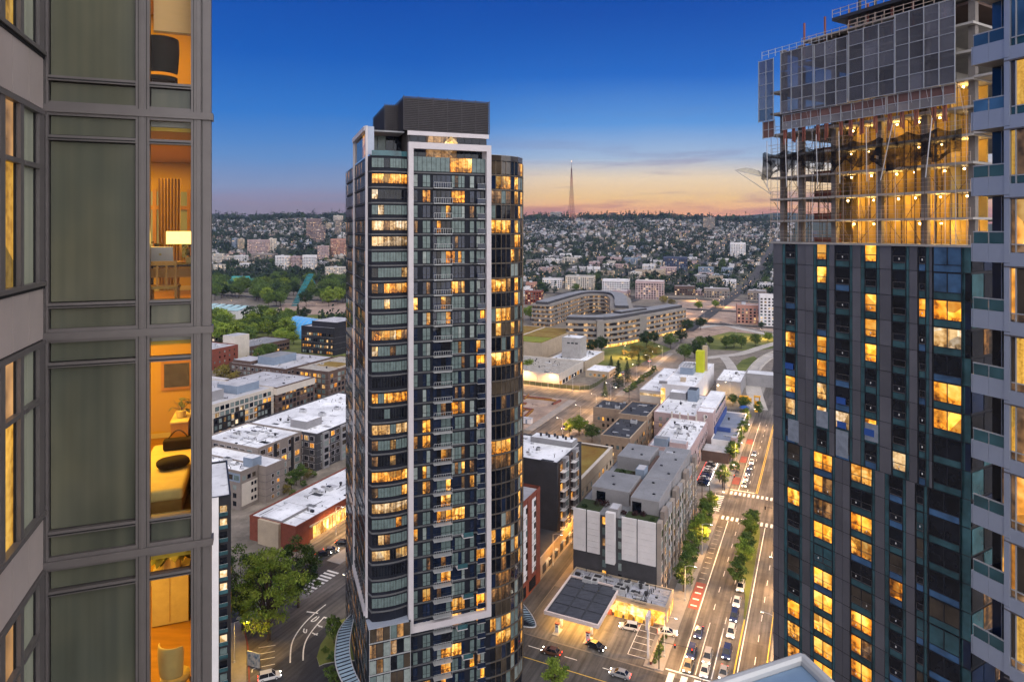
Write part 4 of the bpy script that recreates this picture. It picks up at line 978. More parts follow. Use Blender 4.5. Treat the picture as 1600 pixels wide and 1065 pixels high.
    for i in range(len(Cn) - 1):
        mb.face([(*Ci[i], 9.3), (*Ci[i + 1], 9.3), (*Cn[i + 1], 9.0), (*Cn[i], 9.0)], 'glass_paleblue')
        st.tube((*Ci[i], 9.42), (*Cn[i], 9.12), .09, 'mullion_dark', n=4); st.tube((*Cn[i], 9.1), (*Cn[i + 1], 9.1), .14, 'metal_light', n=5); st.tube((*Ci[i], 9.4), (*Ci[i + 1], 9.4), .12, 'metal_light', n=5)
    mb.build('canopy_glass', T); st.build('canopy_ribs', T)
    mb = MB()
    C2 = smooth([(27.6, 9), (30.2, 8), (31, 12), (30.8, 17)], 5); C3 = smooth([(27.4, 10), (28, 10.5), (28.3, 13), (28.2, 17)], 5)
    for i in range(len(C2) - 1): mb.face([(*C3[i], 9.3), (*C3[i + 1], 9.3), (*C2[i + 1], 9.0), (*C2[i], 9.0)], 'glass_paleblue'); mb.tube((*C2[i], 9.1), (*C2[i + 1], 9.1), .14, 'metal_light', n=5); mb.tube((*C3[i], 9.42), (*C2[i], 9.12), .09, 'mullion_dark', n=4)
    mb.build('rear_canopy', T)
def leafquad(mb, c, s, rr, mat, up=0.0):
    a = Vector((rr.gauss(0, 1), rr.gauss(0, 1), rr.gauss(0, 1) + up)).normalized(); e = a.orthogonal().normalized() * s; g = a.cross(e).normalized() * s * rr.uniform(.6, 1)
    mb.face([c - e, c - g * .8, c + e, c + g * .8], mat)
centre_tower()

# ------------------------------------------------------------------ tower under construction on the right
def site_tower():
    T = thing('construction_tower', 'tower under construction, grey clad below, open amber lit floors above', 'tower', (37.4, 93.5, 0), math.radians(-60))
    LX = 25.6; FH = 3.1; ZC = 95.4; rr = random.Random(3)
    def s(px): q = (px - CX) / F; return (93.5 * q - 37.4) / (.5 + .866 * q)
    mb = MB(); mb.box(.1, LX - .1, .1, 22, 0, ZC - .05, 'wall_black'); mb.build('wall', T)
    up = [(1228, 1243), (1277, 1292), (1306, 1328), (1352, 1370), (1395, 1416), (1436, 1447), (1459, 1503)]
    lo = [(1231, 1250), (1272, 1301), (1330, 1363), (1390, 1411), (1432, 1444), (1452, 1500)]
    Pn = Pieces('window_pane', T, suffix='_s'); Pp = Pieces('cladding_panel', T, 300); Ps = Pieces('spandrel_glass', T, 200)
    ms = MB()
    LU = {(1, 0), (1, 1), (1, 4), (1, 5), (3, 0), (3, 2), (3, 3), (3, 4), (3, 7), (0, 4), (0, 6), (6, 2), (6, 5), (5, 2), (6, 6)}
    LP = {(1, 6), (1, 7), (0, 7), (2, 7), (6, 3), (4, 8)}
    NF = 24
    for k in range(NF):
        z = ZC - FH * (k + 1); upper = k < 9
        cols = up if upper else lo
        xs = [(s(a), s(b)) for a, b in cols]
        edge = 0.05
        for c, (x0, x1) in enumerate(xs):
            wide = (x1 - x0) > 2.2
            # grey panels left of the window, split in two or three upright boards
            g0, g1 = edge + (.38 if c else .03), x0 - (.55 if c in (0, 1, 3) else .12)
            n = max(1, round((g1 - g0) / 1.15))
            for i in range(n): Pp.add((g0 + (g1 - g0) * i / n + .025, 0, z + .03), (1, 0), (g1 - g0) / n - .05, FH - .06, .10, 'panel_grey')
            if c in (0, 1, 3): Ps.add((g1 + .03, 0, z + .03), (1, 0), .46, FH - .06, .05, 'glass_teal')
            Ps.add((x0 + .02, 0, z + .03), (1, 0), x1 - x0 - .04, .75, .05, 'glass_teal' if rr.random() < .7 else 'glass_blue')
            # state of this window
            if upper:
                m = 'lit_orange' if (c, k) in LU else 'lit_pale' if (c, k) in LP else ('glass_blue' if (c == 6 and k < 2) else 'glass_dark')
            else:
                j = k - 9
                pr = [.22, .72, .38, .12, .04, .14][c]
                m = rr.choice(['lit_orange', 'lit_amber']) if rr.random() < pr else rr.choice(['glass_dark', 'glass_dark', 'glass_teal', 'glass_brown'])
                if c == 2 and 15 <= k <= 18: m = 'lit_orange'
                if c == 1 and 10 <= k <= 20 and k != 13: m = 'lit_orange' if k != 11 else 'lit_dim'
            npn = 2 if wide else 1
            if c == len(xs) - 1: npn = 2
            for i in range(npn):
                a0 = x0 + (x1 - x0) * i / npn + .05; a1 = x0 + (x1 - x0) * (i + 1) / npn - .05
                mm = m
                if m == 'lit_orange' and i == 1 and rr.random() < .25: mm = 'lit_dim'
                if wide and c == len(xs) - 1: Pn.add((a0, 0, z + .85), (1, 0), a1 - a0, FH - .95, .06, mm)
                else:
                    sp = z + .85 + (FH - .95) * .40
                    Pn.add((a0, 0, z + .85), (1, 0), a1 - a0, sp - z - .90, .07, mm); Pn.add((a0, 0, sp + .02), (1, 0), a1 - a0, z + FH - .10 - sp - .02, .06, mm)
                    if True: ms.box(a0, a1, -.085, -.071, z + .86, z + .92, 'mullion_grey'); ms.box(a0, a1, -.085, -.071, sp - .10, sp - .05, 'mullion_grey'); ms.box(a0, a0 + .04, -.084, -.071, z + .92, sp - .1, 'mullion_grey'); ms.box(a1 - .04, a1, -.084, -.071, z + .92, sp - .1, 'mullion_grey')
                    if rr.random() < .6: ms.box((a0 + a1) / 2 - .06, (a0 + a1) / 2 + .06, -.09, -.071, z + 1.2, z + 1.42, 'paint_white')
            Ps.add((x1 + .04, 0, z + .03), (1, 0), .30, FH - .06, .05, 'glass_teal')
            ms.box(x0, x1, -.10, -.06, z + .78, z + .86, 'mullion_dark'); ms.box(x0, x1, -.10, -.06, z + FH - .14, z + FH - .04, 'mullion_dark')
            if npn == 2: ms.box((x0 + x1) / 2 - .05, (x0 + x1) / 2 + .05, -.11, -.055, z + .8, z + FH - .1, 'mullion_dark')
            ms.box(x0 - .03, x0 + .03, -.12, -.0, z, z + FH, 'mullion_dark'); ms.box(x1 - .03, x1 + .03, -.12, -.0, z, z + FH, 'mullion_dark')
            edge = x1
        # corner glass strip
        Pn.add((edge + .06, 0, z + .05), (1, 0), LX - edge - .12, FH - .1, .05, rr.choice(['glass_dark', 'glass_teal', 'glass_navy']))
        # return wall
        for i in range(8): Pn.add((LX, .1 + i * 2.6, z + .2), (0, 1), 2.4, FH - .3, .05, rr.choice(['glass_dark', 'glass_navy', 'glass_teal', 'glass_dark', 'lit_dim']))
        ms.box(.0, LX, -.125, -.101, z - .02, z + .02, 'gasket')
    Pn.done(); Pp.done(); Ps.done(); ms.build('joints', T)['kind'] = 'stuff'
    # loose blue film on four sashes
    for px, k in ((1235, 5), (1316, 6), (1317, 7), (1360, 7)):
        x = s(px); z = ZC - FH * (k + 1); bx('film_sheet', T, x - .7, x + .55, -.18, -.14, z + .9, z + 1.75, 'film_blue')
    for px, k, hh in ((1316, 8, 3.4), (1362, 7, 2.2), (1285, 7, 2.2), (1240, 8, 3.0)):
        x = s(px); z = ZC - FH * (k + 1); bx('wrapped_pane', T, x - .8, x + .9, -.135, -.126, z + .3, z + .3 + hh, 'film_white')
    # ---- open floors
    zs = [95.4 + 3.05 * k for k in range(10)]
    core = MB(); core.box(9.0, 20, 8.5, 16, ZC, zs[-1] + 2, 'concrete'); core.build('core_wall', T)
    for k, z in enumerate(zs):
        bx('floor_slab', T, -.25 if k < 8 else 5, LX + .3, -.3, 21, z - .26, z, 'concrete')
        if k == 9: break
        for x in (.7, 3.6, 8.6, 14.6, 20.0, 25.0):
            for y in (.6, 18): bx('column', T, x, x + .7, y, y + .7, z + .01, z + 2.78, 'concrete_dark')
        if k < 6:
            # plywood partitions and studs of the rooms being fitted out
            for x0, x1, y in ((9.0, 14.3, 4.6), (14.4, 19.7, 4.0), (19.8, 25.2, 4.4), (4.6, 8.8, 7.5)): bx('partition', T, x0, x1, y, y + .15, z + .01, z + 2.78, 'plywood')
            for x in (11.4, 17.4, 22.6): bx('cross_partition', T, x, x + .12, 1.6, 3.9, z + .01, z + 2.78, 'plywood')
            st = MB()
            for x in [9.3 + i * .55 for i in range(30)] + [1.6, 2.1, 2.6, 3.1, 4.6, 5.0, 5.4, 6.0, 6.6, 7.4, 8.0]:
                if rr.random() < .85: yy = rr.choice([-.05, .8, 2.4]); st.box(x, x + .07, yy, yy + .05, z + .01, z + 2.78, 'stud_dark')
            for i in range(13): xx = 1 + rr.random() * 23; st.bar((xx, 1.0, z + .1), (xx + rr.uniform(-2.2, 2.2), 1.0, z + 2.6), .07, .07, 'stud_dark')
            st.box(1.4, 8.4, 6.5, 6.6, z + .9, z + 1.0, 'stud'); st.box(4.4, 7.6, 3.0, 4.2, z + .02, z + rr.uniform(.5, 1.2), 'steel_red')
            st.build('stud_frame', T)['kind'] = 'stuff'
            rl = MB()
            for zz in (.55, 1.05): rl.tube((0, -.2, z + zz), (LX, -.2, z + zz), .03, 'stud', n=4)
            for i in range(14): rl.tube((LX * i / 13, -.2, z), (LX * i / 13, -.2, z + 1.1), .03, 'stud', n=4)
            rl.build('edge_railing', T)
            sp = MB()
            for x in (10.5, 13.2, 16.4, 18.8, 21.6, 24.2):
                if rr.random() < .85: sp.lathe([(.01, z + 2.30), (.11, z + 2.38), (.11, z + 2.46), (.01, z + 2.54)], 'bulb_warm', 8, (x, 1.2 + rr.random() * 1.5))
            if sp.f: sp.build('site_bulb', T)
        if k < 6:
            for x in (10.4, 13.0, 16.2, 19.2, 21.4, 24.2):
                ld = bpy.data.lights.new('work_light', 'POINT'); ld.energy = (190, 190, 175, 160, 120, 90)[k] * rr.choice([.1, .3, .55, .8, 1.1]); ld.color = (1., .58, .14); ld.shadow_soft_size = .25
                lo_ = bpy.data.objects.new('work_light', ld); COL.objects.link(lo_); lo_.parent = T; lo_.location = (x, 2.2, z + 2.3)
    # grey protection screens
    def screen(x0, x1, z0, z1, nx, nz, y, mat, nm, frame='mullion_light', low=None):
        for i in range(nx):
            for j in range(nz):
                a0, a1 = x0 + (x1 - x0) * i / nx, x0 + (x1 - x0) * (i + 1) / nx; b0, b1 = z0 + (z1 - z0) * j / nz, z0 + (z1 - z0) * (j + 1) / nz
                bx(nm, T, a0 + .02, a1 - .02, y, y + .04, b0 + .02, b1 - .02, low if low and j == 0 else mat)
        f = MB()
        for i in range(nx + 1): x = x0 + (x1 - x0) * i / nx; f.box(x - .045, x + .045, y - .1, y - .005, z0 - .1, z1 + .1, frame)
        for j in range(nz + 1): z = z0 + (z1 - z0) * j / nz; f.box(x0, x1, y - .06, y - .004, z - .04, z + .04, frame)
        f.build('screen_frame', T)
    XS = [-1.2, 1.2, 2.4, 7.4, 12.2, 18.0, 25.0]
    screen(-1.4, 1.1, 112.6, 121.2, 2, 5, -1.3, 'screen_grey', 'screen_panel')
    screen(2.3, 7.3, 113.2, 121.6, 3, 5, -1.3, 'screen_grey', 'screen_panel'); screen(7.5, 12.1, 113.1, 121.5, 3, 5, -1.32, 'screen_grey', 'screen_panel')
    screen(12.3, 18.0, 113.2, 121.9, 3, 5, -1.3, 'screen_grey', 'screen_panel'); screen(18.1, 24.6, 113.2, 122.4, 4, 5, -1.34, 'screen_grey', 'screen_panel')
    screen(-.9, 1.0, 110.2, 112.5, 2, 2, -1.0, 'screen_rust', 'rust_panel'); screen(2.4, 16.8, 111.0, 113.0, 10, 2, -1.0, 'screen_rust', 'rust_panel', low='screen_pale'); screen(17.0, 24.5, 111.0, 113.1, 6, 2, -1.02, 'screen_rust', 'rust_panel', low='screen_pale')
    st = MB()
    for i in range(15):
        x = 1 + i * 1.7; st.bar((x + rr.uniform(-.2, .2), -1.15, 113.0), (x + rr.uniform(.1, .6), -.8, 109.9), .09, .09, 'metal_light')
    for i in range(14):
        x = 2.5 + i * 1.6 + rr.uniform(-.3, .3); 
        for q in (0, .28): st.box(x + q, x + q + .14, -1.0, -.8, 109.1 + rr.uniform(-.3, .3), 111.0, 'steel_red')
    st.build('screen_struts', T)
    # black debris netting in three sagging sheets and its poles
    def net(x0, x1, zt, zb):
        mb = MB(); nx, nz = 44, 9; g = []
        for j in range(nz + 1):
            for i in range(nx + 1):
                t = i / nx; u = j / nz; x = x0 + (x1 - x0) * t
                sag = abs(math.sin(math.pi * (x + .4) / 3.3))
                z = zt - .55 * sag * (1 - u) - (zt - zb) * u * (1.0 + .5 * noise.noise((x * .45, 1.7, 0))) + .35 * noise.noise((x * 1.3, u * 2, 4)) * u
                y = -1.25 + .10 * noise.noise((x * 2.2, u * 2.5, 8)) + .05 * math.sin(x * 7 + u * 3) - .25 * u * u; g.append((x, y, z))
        for j in range(nz):
            for i in range(nx):
                if j > 5 and noise.noise((i * .23 + x0, j * .45, 3)) > .25: continue
                a = j * (nx + 1) + i; mb.face([g[a + nx + 1], g[a + nx + 2], g[a + 1], g[a]], 'net_black')
        mb.weld().build('debris_net', T, True)
    net(-.8, 8.9, 108.2, 104.9); net(9.8, 16.6, 108.3, 104.6); net(17.0, 25.2, 108.5, 104.5)
    pl = MB()
    for x, dx in ((.3, 0), (3.3, .1), (5.2, 0), (8, .1), (11.2, .05), (14.8, 0), (18.0, -1.0), (22.4, -.5)): pl.tube((x, -1.7, 109.6), (x + dx * 1.5, -1.6, 103.0), .055, 'metal_light', n=5)
    pl.build('net_poles', T)
    sf = MB()
    for i in range(24): x = .2 + i * 1.1; sf.tube((x, -.75, 95.5), (x + rr.uniform(-.1, .1), -.75, 110.6), .035, rr.choice(['stud', 'stud_dark', 'metal_light']), n=4)
    for k in range(10): sf.tube((-.2, -.75, 96.9 + k * 1.52), (25.6, -.75, 96.9 + k * 1.52), .03, 'stud', n=4)
    for i in range(16): x = rr.uniform(0, 22); z = 95.5 + 3.05 * rr.randrange(5); sf.tube((x, -.7, z), (x + 2.4, -.7, z + 3), .03, 'stud_dark', n=4)
    sf.build('scaffold_poles', T)['kind'] = 'stuff'
    # fan-shaped catch net at the far corner
    mb = MB(); c = Vector((-.3, -.2, 104.4))
    for i in range(8):
        t0, t1 = i / 8, (i + 1) / 8
        p0, p1 = [Vector((-4.6 + 1.2 * t, -2.6 + 3.6 * t, 105.9 + .35 * math.sin(math.pi * t))) for t in (t0, t1)]
        mb.face([c, p0, p1], 'net_pale')
    mb.build('catch_net', T); mb = MB()
    for e in ((-4.6, -2.6, 105.9), (-3.4, 1.0, 105.9)): mb.tube((-.2, -.2, 102.2), e, .05, 'metal_light', n=5); mb.tube(c, e, .04, 'metal_light', n=5)
    mb.build('catch_net_arms', T)
    # top deck, red rails and formwork
    bx('formwork_deck', T, 9.5, LX + 3, -.6, 14, 124.2, 124.6, 'metal_dark'); bx('formwork_deck', T, 1.2, LX, .6, 14, 122.0, 122.3, 'wall_brown')
    rl = MB()
    def rail(x0, x1, y, z, mat):
        for zz in (.5, 1.0): rl.tube((x0, y, z + zz), (x1, y, z + zz), .045, mat, n=4)
        n = int((x1 - x0) / 1.1)
        for i in range(n + 1): x = x0 + (x1 - x0) * i / n; rl.tube((x, y, z), (x, y, z + 1.1), .045, mat, n=4)
    rail(-1.2, 9, -.9, 121.6, 'metal_light'); rail(5, 16, -.5, 122.1, 'stud'); rail(12, LX, -.9, 122.5, 'stud'); rail(9.5, LX + 3, -.5, 124.6, 'stud')
    for x in (4.5, 7.6, 11.0, 13.5, 16.5, 19, 22.5): rl.box(x, x + .2, .5, .7, 121, 125.5, 'steel_red')
    for x in (12.6, 14.6): rl.tube((x, .5, 122), (x, .5, 131), .18, 'metal_dark')
    rl.build('top_rails', T)
    for k in range(4):
        z = 107.5 + 3.05 * k; bx('return_deck', T, LX + .31, LX + 3.0, -.2, 8, z, z + .25, 'concrete')
site_tower()
# ------------------------------------------------------------------ city blocks on the street grid (u away along the avenue, v to the right)
RB = random.Random(21)
GLASSES = ['glass_dark', 'glass_dark', 'blind_green', 'blind_pale', 'glass_brown']
LITS = ['lit_amber', 'lit_pale', 'lit_dim', 'lit_orange']
def windows(T, P, fr, face, span, z0, h, fl, win, lit, frame, fixed, rr, skip=0.0, first=.9):
    sp, w, wh = win
    a, b = span; n = max(1, int((b - a) / sp)); off = ((b - a) - n * sp) / 2
    nf = max(1, int((h - z0 - .6) / fl))
    for k in range(nf):
        z = z0 + k * fl + first
        for i in range(n):
            if rr.random() < skip: continue
            q = a + off + i * sp + (sp - w) / 2
            m = rr.choice(LITS) if rr.random() < lit else rr.choice(GLASSES)
            if face == 'f': o, ax = (q, fixed, z), (1, 0); of, nn = (q - .12, fixed, z - .12), 0
            else: o, ax = (fixed, q, z), (0, 1); of = (fixed, q - .12, z - .12)
            if frame: fr.slab(of, ax, w + .24, wh + .24, .05, frame)
            if w > 1.3:
                k2 = 2 if w < 2.2 else 3
                for j in range(k2): P.add((o[0] + ax[0] * w * j / k2, o[1] + ax[1] * w * j / k2, z), ax, w / k2 - .07, wh, .09, m)
            else: P.add(o, ax, w, wh, .09, m)
def block(name, label, u, v, h, wall='wall_grey', roof='roof_white', fl=3.0, win=(3.2, 1.5, 1.6), front=True, right=True, frame='frame_white', lit=.2, parapet=.6, units=3, cat='building', seed=None, z0=0.0, group=None, done=True, skip=0.05, right_wall=None):
    c = uv2(u[0], v[1]); T = thing(name, label, cat, (c.x, c.y, 0), -GA, group)
    w, l = v[1] - v[0], u[1] - u[0]; rr = random.Random(seed if seed is not None else int(u[0] * 7 + v[0]))
    mb = MB(); mb.box(-w, 0, 0, l, 0, h, wall); mb.build('wall', T)
    mb = MB(); mb.box(-w + .3, -.3, .3, l - .3, h + .01, h + .06, roof); mb.build('roof', T)
    if parapet:
        mb = MB()
        for q in ((-w - .06, .06, -.06, .3), (-w - .06, .06, l - .3, l + .06), (-w - .06, -w + .3, .301, l - .301), (-.3, .06, .301, l - .301)): mb.box(*q, h - .15, h + parapet, wall if roof != 'roof_white' or wall in ('wall_white',) else 'frame_white' if wall in ('wall_cream',) else wall)
        mb.build('parapet', T)
    P = Pieces('window', T, 300, 45); fr = MB()
    if win:
        if front: windows(T, P, fr, 'f', (-w + .6, -.6), z0, h, fl, win, lit, frame, 0, rr, skip)
        if right: windows(T, P, fr, 'r', (.6, l - .6), z0, h, fl, win, lit, frame, 0, rr, skip)
    if done:
        P.done()
        if fr.f: fr.build('window_frames', T)['kind'] = 'stuff'
    if units > 2:
        cl = MB()
        for i in range(units * 5):
            x, y = -rr.uniform(.06, .94) * w, rr.uniform(.06, .94) * l; t = rr.random()
            if t < .45: cl.tube((x, y, h + .05), (x, y, h + rr.uniform(.4, 1.1)), .12, 'metal_dark', n=6)
            elif t < .7: q = rr.uniform(.25, .7); cl.box(x - q, x + q, y - q * .6, y + q * .6, h + .06, h + rr.uniform(.25, .8), rr.choice(['metal_light', 'metal_dark', 'wall_grey']))
            elif t < .88: q = rr.uniform(1.5, 4.5); (cl.tube((max(x - q, -w + .5), y, h + .2), (min(x + q, -.5), y, h + .2), .07, 'metal_light', n=5) if rr.random() < .5 else cl.tube((x, max(.5, y - q), h + .2), (x, min(l - .5, y + q), h + .2), .07, 'metal_dark', n=5))
            else: q = rr.uniform(.8, 2.2); cl.box(x - q, x + q, y - q * .5, y + q * .5, h + .061, h + .085, rr.choice(['roof_grey', 'roof_mid', 'roof_dark']))
        cl.build('roof_clutter', T)['kind'] = 'stuff'
    if win and h > 6:
        bd = MB()
        for k in range(1, int(h / fl)):
            bd.box(-w - .03, .03, -.03, -.001, k * fl - .06, k * fl + .03, 'wall_dark' if wall not in ('wall_dark', 'wall_black', 'wall_brown') else 'wall_grey'); bd.box(.001, .031, 0, l, k * fl - .06, k * fl + .03, 'wall_dark' if wall not in ('wall_dark', 'wall_black', 'wall_brown') else 'wall_grey')
        if bd.f: bd.build('storey_bands', T)['kind'] = 'stuff'
    for i in range(units):
        x, y = -rr.uniform(.2, .8) * w, rr.uniform(.15, .85) * l; q = rr.uniform(.5, 1.4); t = rr.random()
        mb = MB()
        if t < .5: mb.box(x - q, x + q, y - q * .7, y + q * .7, h + .07, h + .4 + q * .8, 'metal_light'); mb.box(x - q * .7, x + q * .7, y - q * .4, y + q * .4, h + .4 + q * .8, h + .55 + q * .8, 'metal_dark')
        elif t < .8: mb.lathe([(.35, h + .07), (.35, h + .8), (.55, h + .85), (.5, h + 1.2), (.05, h + 1.3)], 'metal_dark', 8, (x, y))
        else: mb.box(x - 2.2 * q, x + 2.2 * q, y - .25, y + .25, h + .3, h + .6, 'metal_light'); [mb.box(x + k - .1, x + k + .1, y - .2, y + .2, h + .07, h + .3, 'metal_dark') for k in (-1.5 * q, 0, 1.5 * q)]
        mb.build('roof_unit', T)
    return (T, P, fr, w, l) if not done else T
def lbox(T, nm, x0, x1, y0, y1, z0, z1, mat, top=None):
    mb = MB(); mb.box(x0, x1, y0, y1, z0, z1, mat)
    if top: mb.box(x0 + .25, x1 - .25, y0 + .25, y1 - .25, z1 + .005, z1 + .05, top)
    return mb.build(nm, T)

# --- white panelled apartments by the avenue
def white_apartments():
    T, P, fr, w, l = block('apartment_block', 'apartment block with tall white wall panels and grey penthouses behind the filling station', (170, 229), (-62, -39), 20.0, 'wall_dark', 'roof_grey', win=None, parapet=.0, units=0, done=False)
    for x0, x1 in ((-22.9, -19.3), (-18.9, -15.3), (-9.2, -5.2), (-4.9, -.15)):
        n = 7; 
        for j in range(n):
            z0 = 9.4 + j * 11.4 / n; bx('wall_panel', T, x0, x1, -.35, -.01, z0 + .03, z0 + 11.4 / n - .02, 'wall_white')
    for j in range(8): z0 = 8.0 + j * 13.6 / 8; bx('wall_panel', T, -13.4, -10.9, -1.4, -.01, z0 + .03, z0 + 13.6 / 8 - .02, 'wall_white')
    for x in (-14.9, -10.5):
        for k in range(6): P.add((x + .25, 0, 3.3 + k * 2.9), (1, 0), 1.0 if x < -12 else .9, 1.9, .08, RB.choice(['lit_amber', 'lit_orange', 'lit_dim', 'blind_green', 'glass_dark']) if x < -12 else RB.choice(['blind_green', 'glass_dark', 'blind_pale']))
    # beige bays and dark recesses along the avenue
    y = .3; i = 0
    while y < l - 3:
        wd = (2.6, 1.4, 4.2, 1.2, 4.6, 1.5)[i % 6]
        if i % 2 == 0:
            lbox(T, 'bay', 0.01, 1.1, y, y + wd, 0, 20.6 + (0, 1.5, .5)[(i // 2) % 3], ('wall_taupe2', 'wall_taupe', 'wall_grey')[(i // 2) % 3])
            for k in range(6):
                if wd > 3: P.add((1.1, y + .35, 1.2 + 3.1 * k), (0, 1), 1.4, 1.8, .08, RB.choice(GLASSES + ['lit_dim'])); P.add((1.1, y + wd - 1.75, 1.2 + 3.1 * k), (0, 1), 1.4, 1.8, .08, RB.choice(GLASSES + ['lit_dim'])); fr.slab((1.1, y + .2, 1.05 + 3.1 * k), (0, 1), wd - .4, 2.1, .05, 'wall_cream')
                else: P.add((1.1, y + .5, 1.2 + 3.1 * k), (0, 1), wd - 1, 1.8, .08, RB.choice(GLASSES + ['lit_dim'])); fr.slab((1.1, y + .35, 1.05 + 3.1 * k), (0, 1), wd - .7, 2.1, .05, 'wall_cream')
        y += wd; i += 1
    P.done(); fr.build('window_frames', T)['kind'] = 'stuff'
    # penthouses
    for x0, x1, y0, y1, nm in ((-20.4, -9.6, 8.4, 22, 'a'), (-8.4, -.6, 5.6, 22, 'b'), (-8.4, -.4, 22.01, 52, 'c'), (-21, -10.6, 36, 50, 'd')):
        lbox(T, 'penthouse', x0, x1, y0, y1, 20.02, 24.0, 'wall_grey', 'roof_grey')
    for x0, x1, y0, y1 in ((-9.58, -8.42, 9.2, 21.5), (-10.0, -8.42, 28, 44)): lbox(T, 'brown_wall', x0, x1, y0, y1, 20.02, 23.2, 'wall_brown')
    for x0, x1, y0 in ((-19, -16.4, 8.33), (-7.9, -5.4, 5.53)): bx('terrace_door', T, x0, x1, y0, y0 + .06, 20.1, 23, 'glass_dark')
    lbox(T, 'stair_box', -13.0, -10.4, .2, 4.2, 20.02, 22.2, 'wall_grey', 'roof_mid'); lbox(T, 'stair_box', -11.6, -8.9, 23, 27.5, 20.02, 25.4, 'wall_blue', 'roof_mid')
    for (x, y) in ((-3, 10), (-5, 18), (-2.5, 27), (-6, 33), (-3, 40), (-15, 12), (-17, 18), (-14, 40), (-5, 47), (-18, 44)):
        lbox(T, 'roof_vent', x - .35, x + .35, y - .3, y + .3, 24.06, 24.35, 'metal_dark')
    lbox(T, 'skylight', -7.2, -5.2, 45, 46.6, 24.06, 24.3, 'metal_light')
    for x0, x1, y0, y1 in ((-22.6, -16, .4, 7.9), (-8.8, -.4, .4, 5.2), (-21, -10, 23, 35)): lbox(T, 'terrace_bed', x0, x1, y0, y1, 20.02, 20.3, 'lawn_dark')
    sh = MB(); rr = random.Random(2)
    for cx, cy, r, mt in ((-17.5, 5.5, 1.6, 'leaf_maroon'), (-15.6, 6.4, 1.4, 'leaf_maroon'), (-4.6, 4.2, 1.1, 'leaf_maroon'), (-6.6, 3.6, 1.0, 'leaf_maroon'), (-9.6, 3.0, .9, 'leaf_maroon'), (-1.6, 2.2, .8, 'leaf_dark'), (-20.6, 2.6, .8, 'leaf_dark'), (-17, 27, 1.5, 'leaf_maroon'), (-14, 30, 1.6, 'leaf_maroon'), (-18, 32, 1.3, 'leaf_dark'), (-12.5, 26, 1.2, 'leaf_maroon')):
        for i in range(130):
            d = Vector((rr.gauss(0, 1), rr.gauss(0, 1), abs(rr.gauss(0, 1)))).normalized() * r * rr.uniform(.5, 1); leafquad(sh, Vector((cx, cy, 20.3)) + d, .22, rr, mt)
    sh.build('terrace_planting', T)['kind'] = 'stuff'
white_apartments()

# --- alley side
T = block('apartment_block', 'grey apartment block with stacked corner balconies and white roof by the alley', (186, 208), (-104, -73), 25.6, 'wall_dark', 'roof_white', win=None, units=5, parapet=.5)
P = Pieces('window', T, 200, 30); fr = MB()
for y0 in (1.0, 10.2):
    lbox(T, 'bay', .01, 1.4, y0 + 2.6, y0 + 5.6, 5, 26.4, 'wall_grey'); lbox(T, 'bay_back', .01, .5, y0, y0 + 2.6, 5, 25.6, 'wall_brown')
    for k in range(7):
        z = 5.6 + 2.95 * k
        for j in range(2): P.add((1.4, y0 + 2.85 + j * 1.3, z), (0, 1), 1.15, 1.9, .07, RB.choice(GLASSES + ['lit_dim']))
        fr.slab((1.4, y0 + 2.7, z - .15), (0, 1), 2.8, 2.2, .04, 'wall_white')
        b = MB(); b.box(.5, 1.9, y0 + .1, y0 + 2.5, z - .45, z - .3, 'wall_white'); b.box(1.84, 1.9, y0 + .1, y0 + 2.5, z + .55, z + .65, 'wall_white'); b.box(.5, 1.9, y0 + .1, y0 + .16, z + .55, z + .65, 'wall_white')
        for yy in (y0 + .1, y0 + 1.25, y0 + 2.42): b.box(1.82, 1.9, yy, yy + .08, z - .3, z + .55, 'wall_white')
        b.build('balcony', T)
        P.add((.5, y0 + .4, z - .2), (0, 1), 1.5, 1.9, .06, RB.choice(['lit_amber', 'glass_dark', 'blind_green', 'glass_dark']))
for k in range(8): P.add((0.0, 17.8, 3 + 2.9 * k), (0, 1), .8, 1.2, .06, RB.choice(['lit_pale', 'blind_pale', 'lit_pale']))
P.done(); fr.build('window_frames', T)['kind'] = 'stuff'
lbox(T, 'roof_edge', -16, -1, 16, 21, 25.7, 27.4, 'wall_grey', 'roof_white')
mb = MB(); [mb.lathe([(.4, 27.5), (.4, 28.3), (.55, 28.4), (.05, 28.6)], 'metal_dark', 8, (-13 + i * 1.5, 18 + (i % 2) * 1.4)) for i in range(8)]; mb.build('roof_fans', T)

T = block('alley_podium', 'low podium with warm lit doorways along the alley', (166, 200), (-84, -71.2), 5.0, 'wall_tan', 'roof_dark', win=None, units=0, parapet=.35, cat='building')
for k in range(6): bx('door', T, .0, .08, 4 + k * 4.6, 6.4 + k * 4.6, .2, 2.6, 'wall_dark')
mb = MB()
for k in range(4): mb.box(.0, .9, 7 + k * 6.0, 8.4 + k * 6.0, 2.9, 3.05, 'metal_light'); mb.box(.2, .7, 7.3 + k * 6.0, 8.1 + k * 6.0, 2.82, 2.9, 'lamp_white')
mb.build('wall_lights', T)
T = block('apartment_block', 'white and brick-red apartment slab half hidden by the dark tower', (144, 167), (-100, -70.8), 25.2, 'wall_white', 'roof_mid', win=(5.4, 1.0, 1.5), units=2, frame=None, lit=.1, front=False, parapet=.0)
mb = MB(); mb.box(-29, .12, -.12, 23.1, 24.4, 26.1, 'brick_red', 'tb'); mb.box(.005, .3, 14.5, 17, 0, 25.2, 'brick_red'); mb.box(.005, .3, 20.4, 22.6, 0, 25.2, 'brick_red'); mb.box(.005, .22, 0, 23, 0, 4.4, 'brick_red'); mb.build('brick_trim', T)
for k in range(3): bx('shop_window', T, .0, .32, 2 + k * 6.5, 6.5 + k * 6.5, .6, 3.4, 'glass_dark')
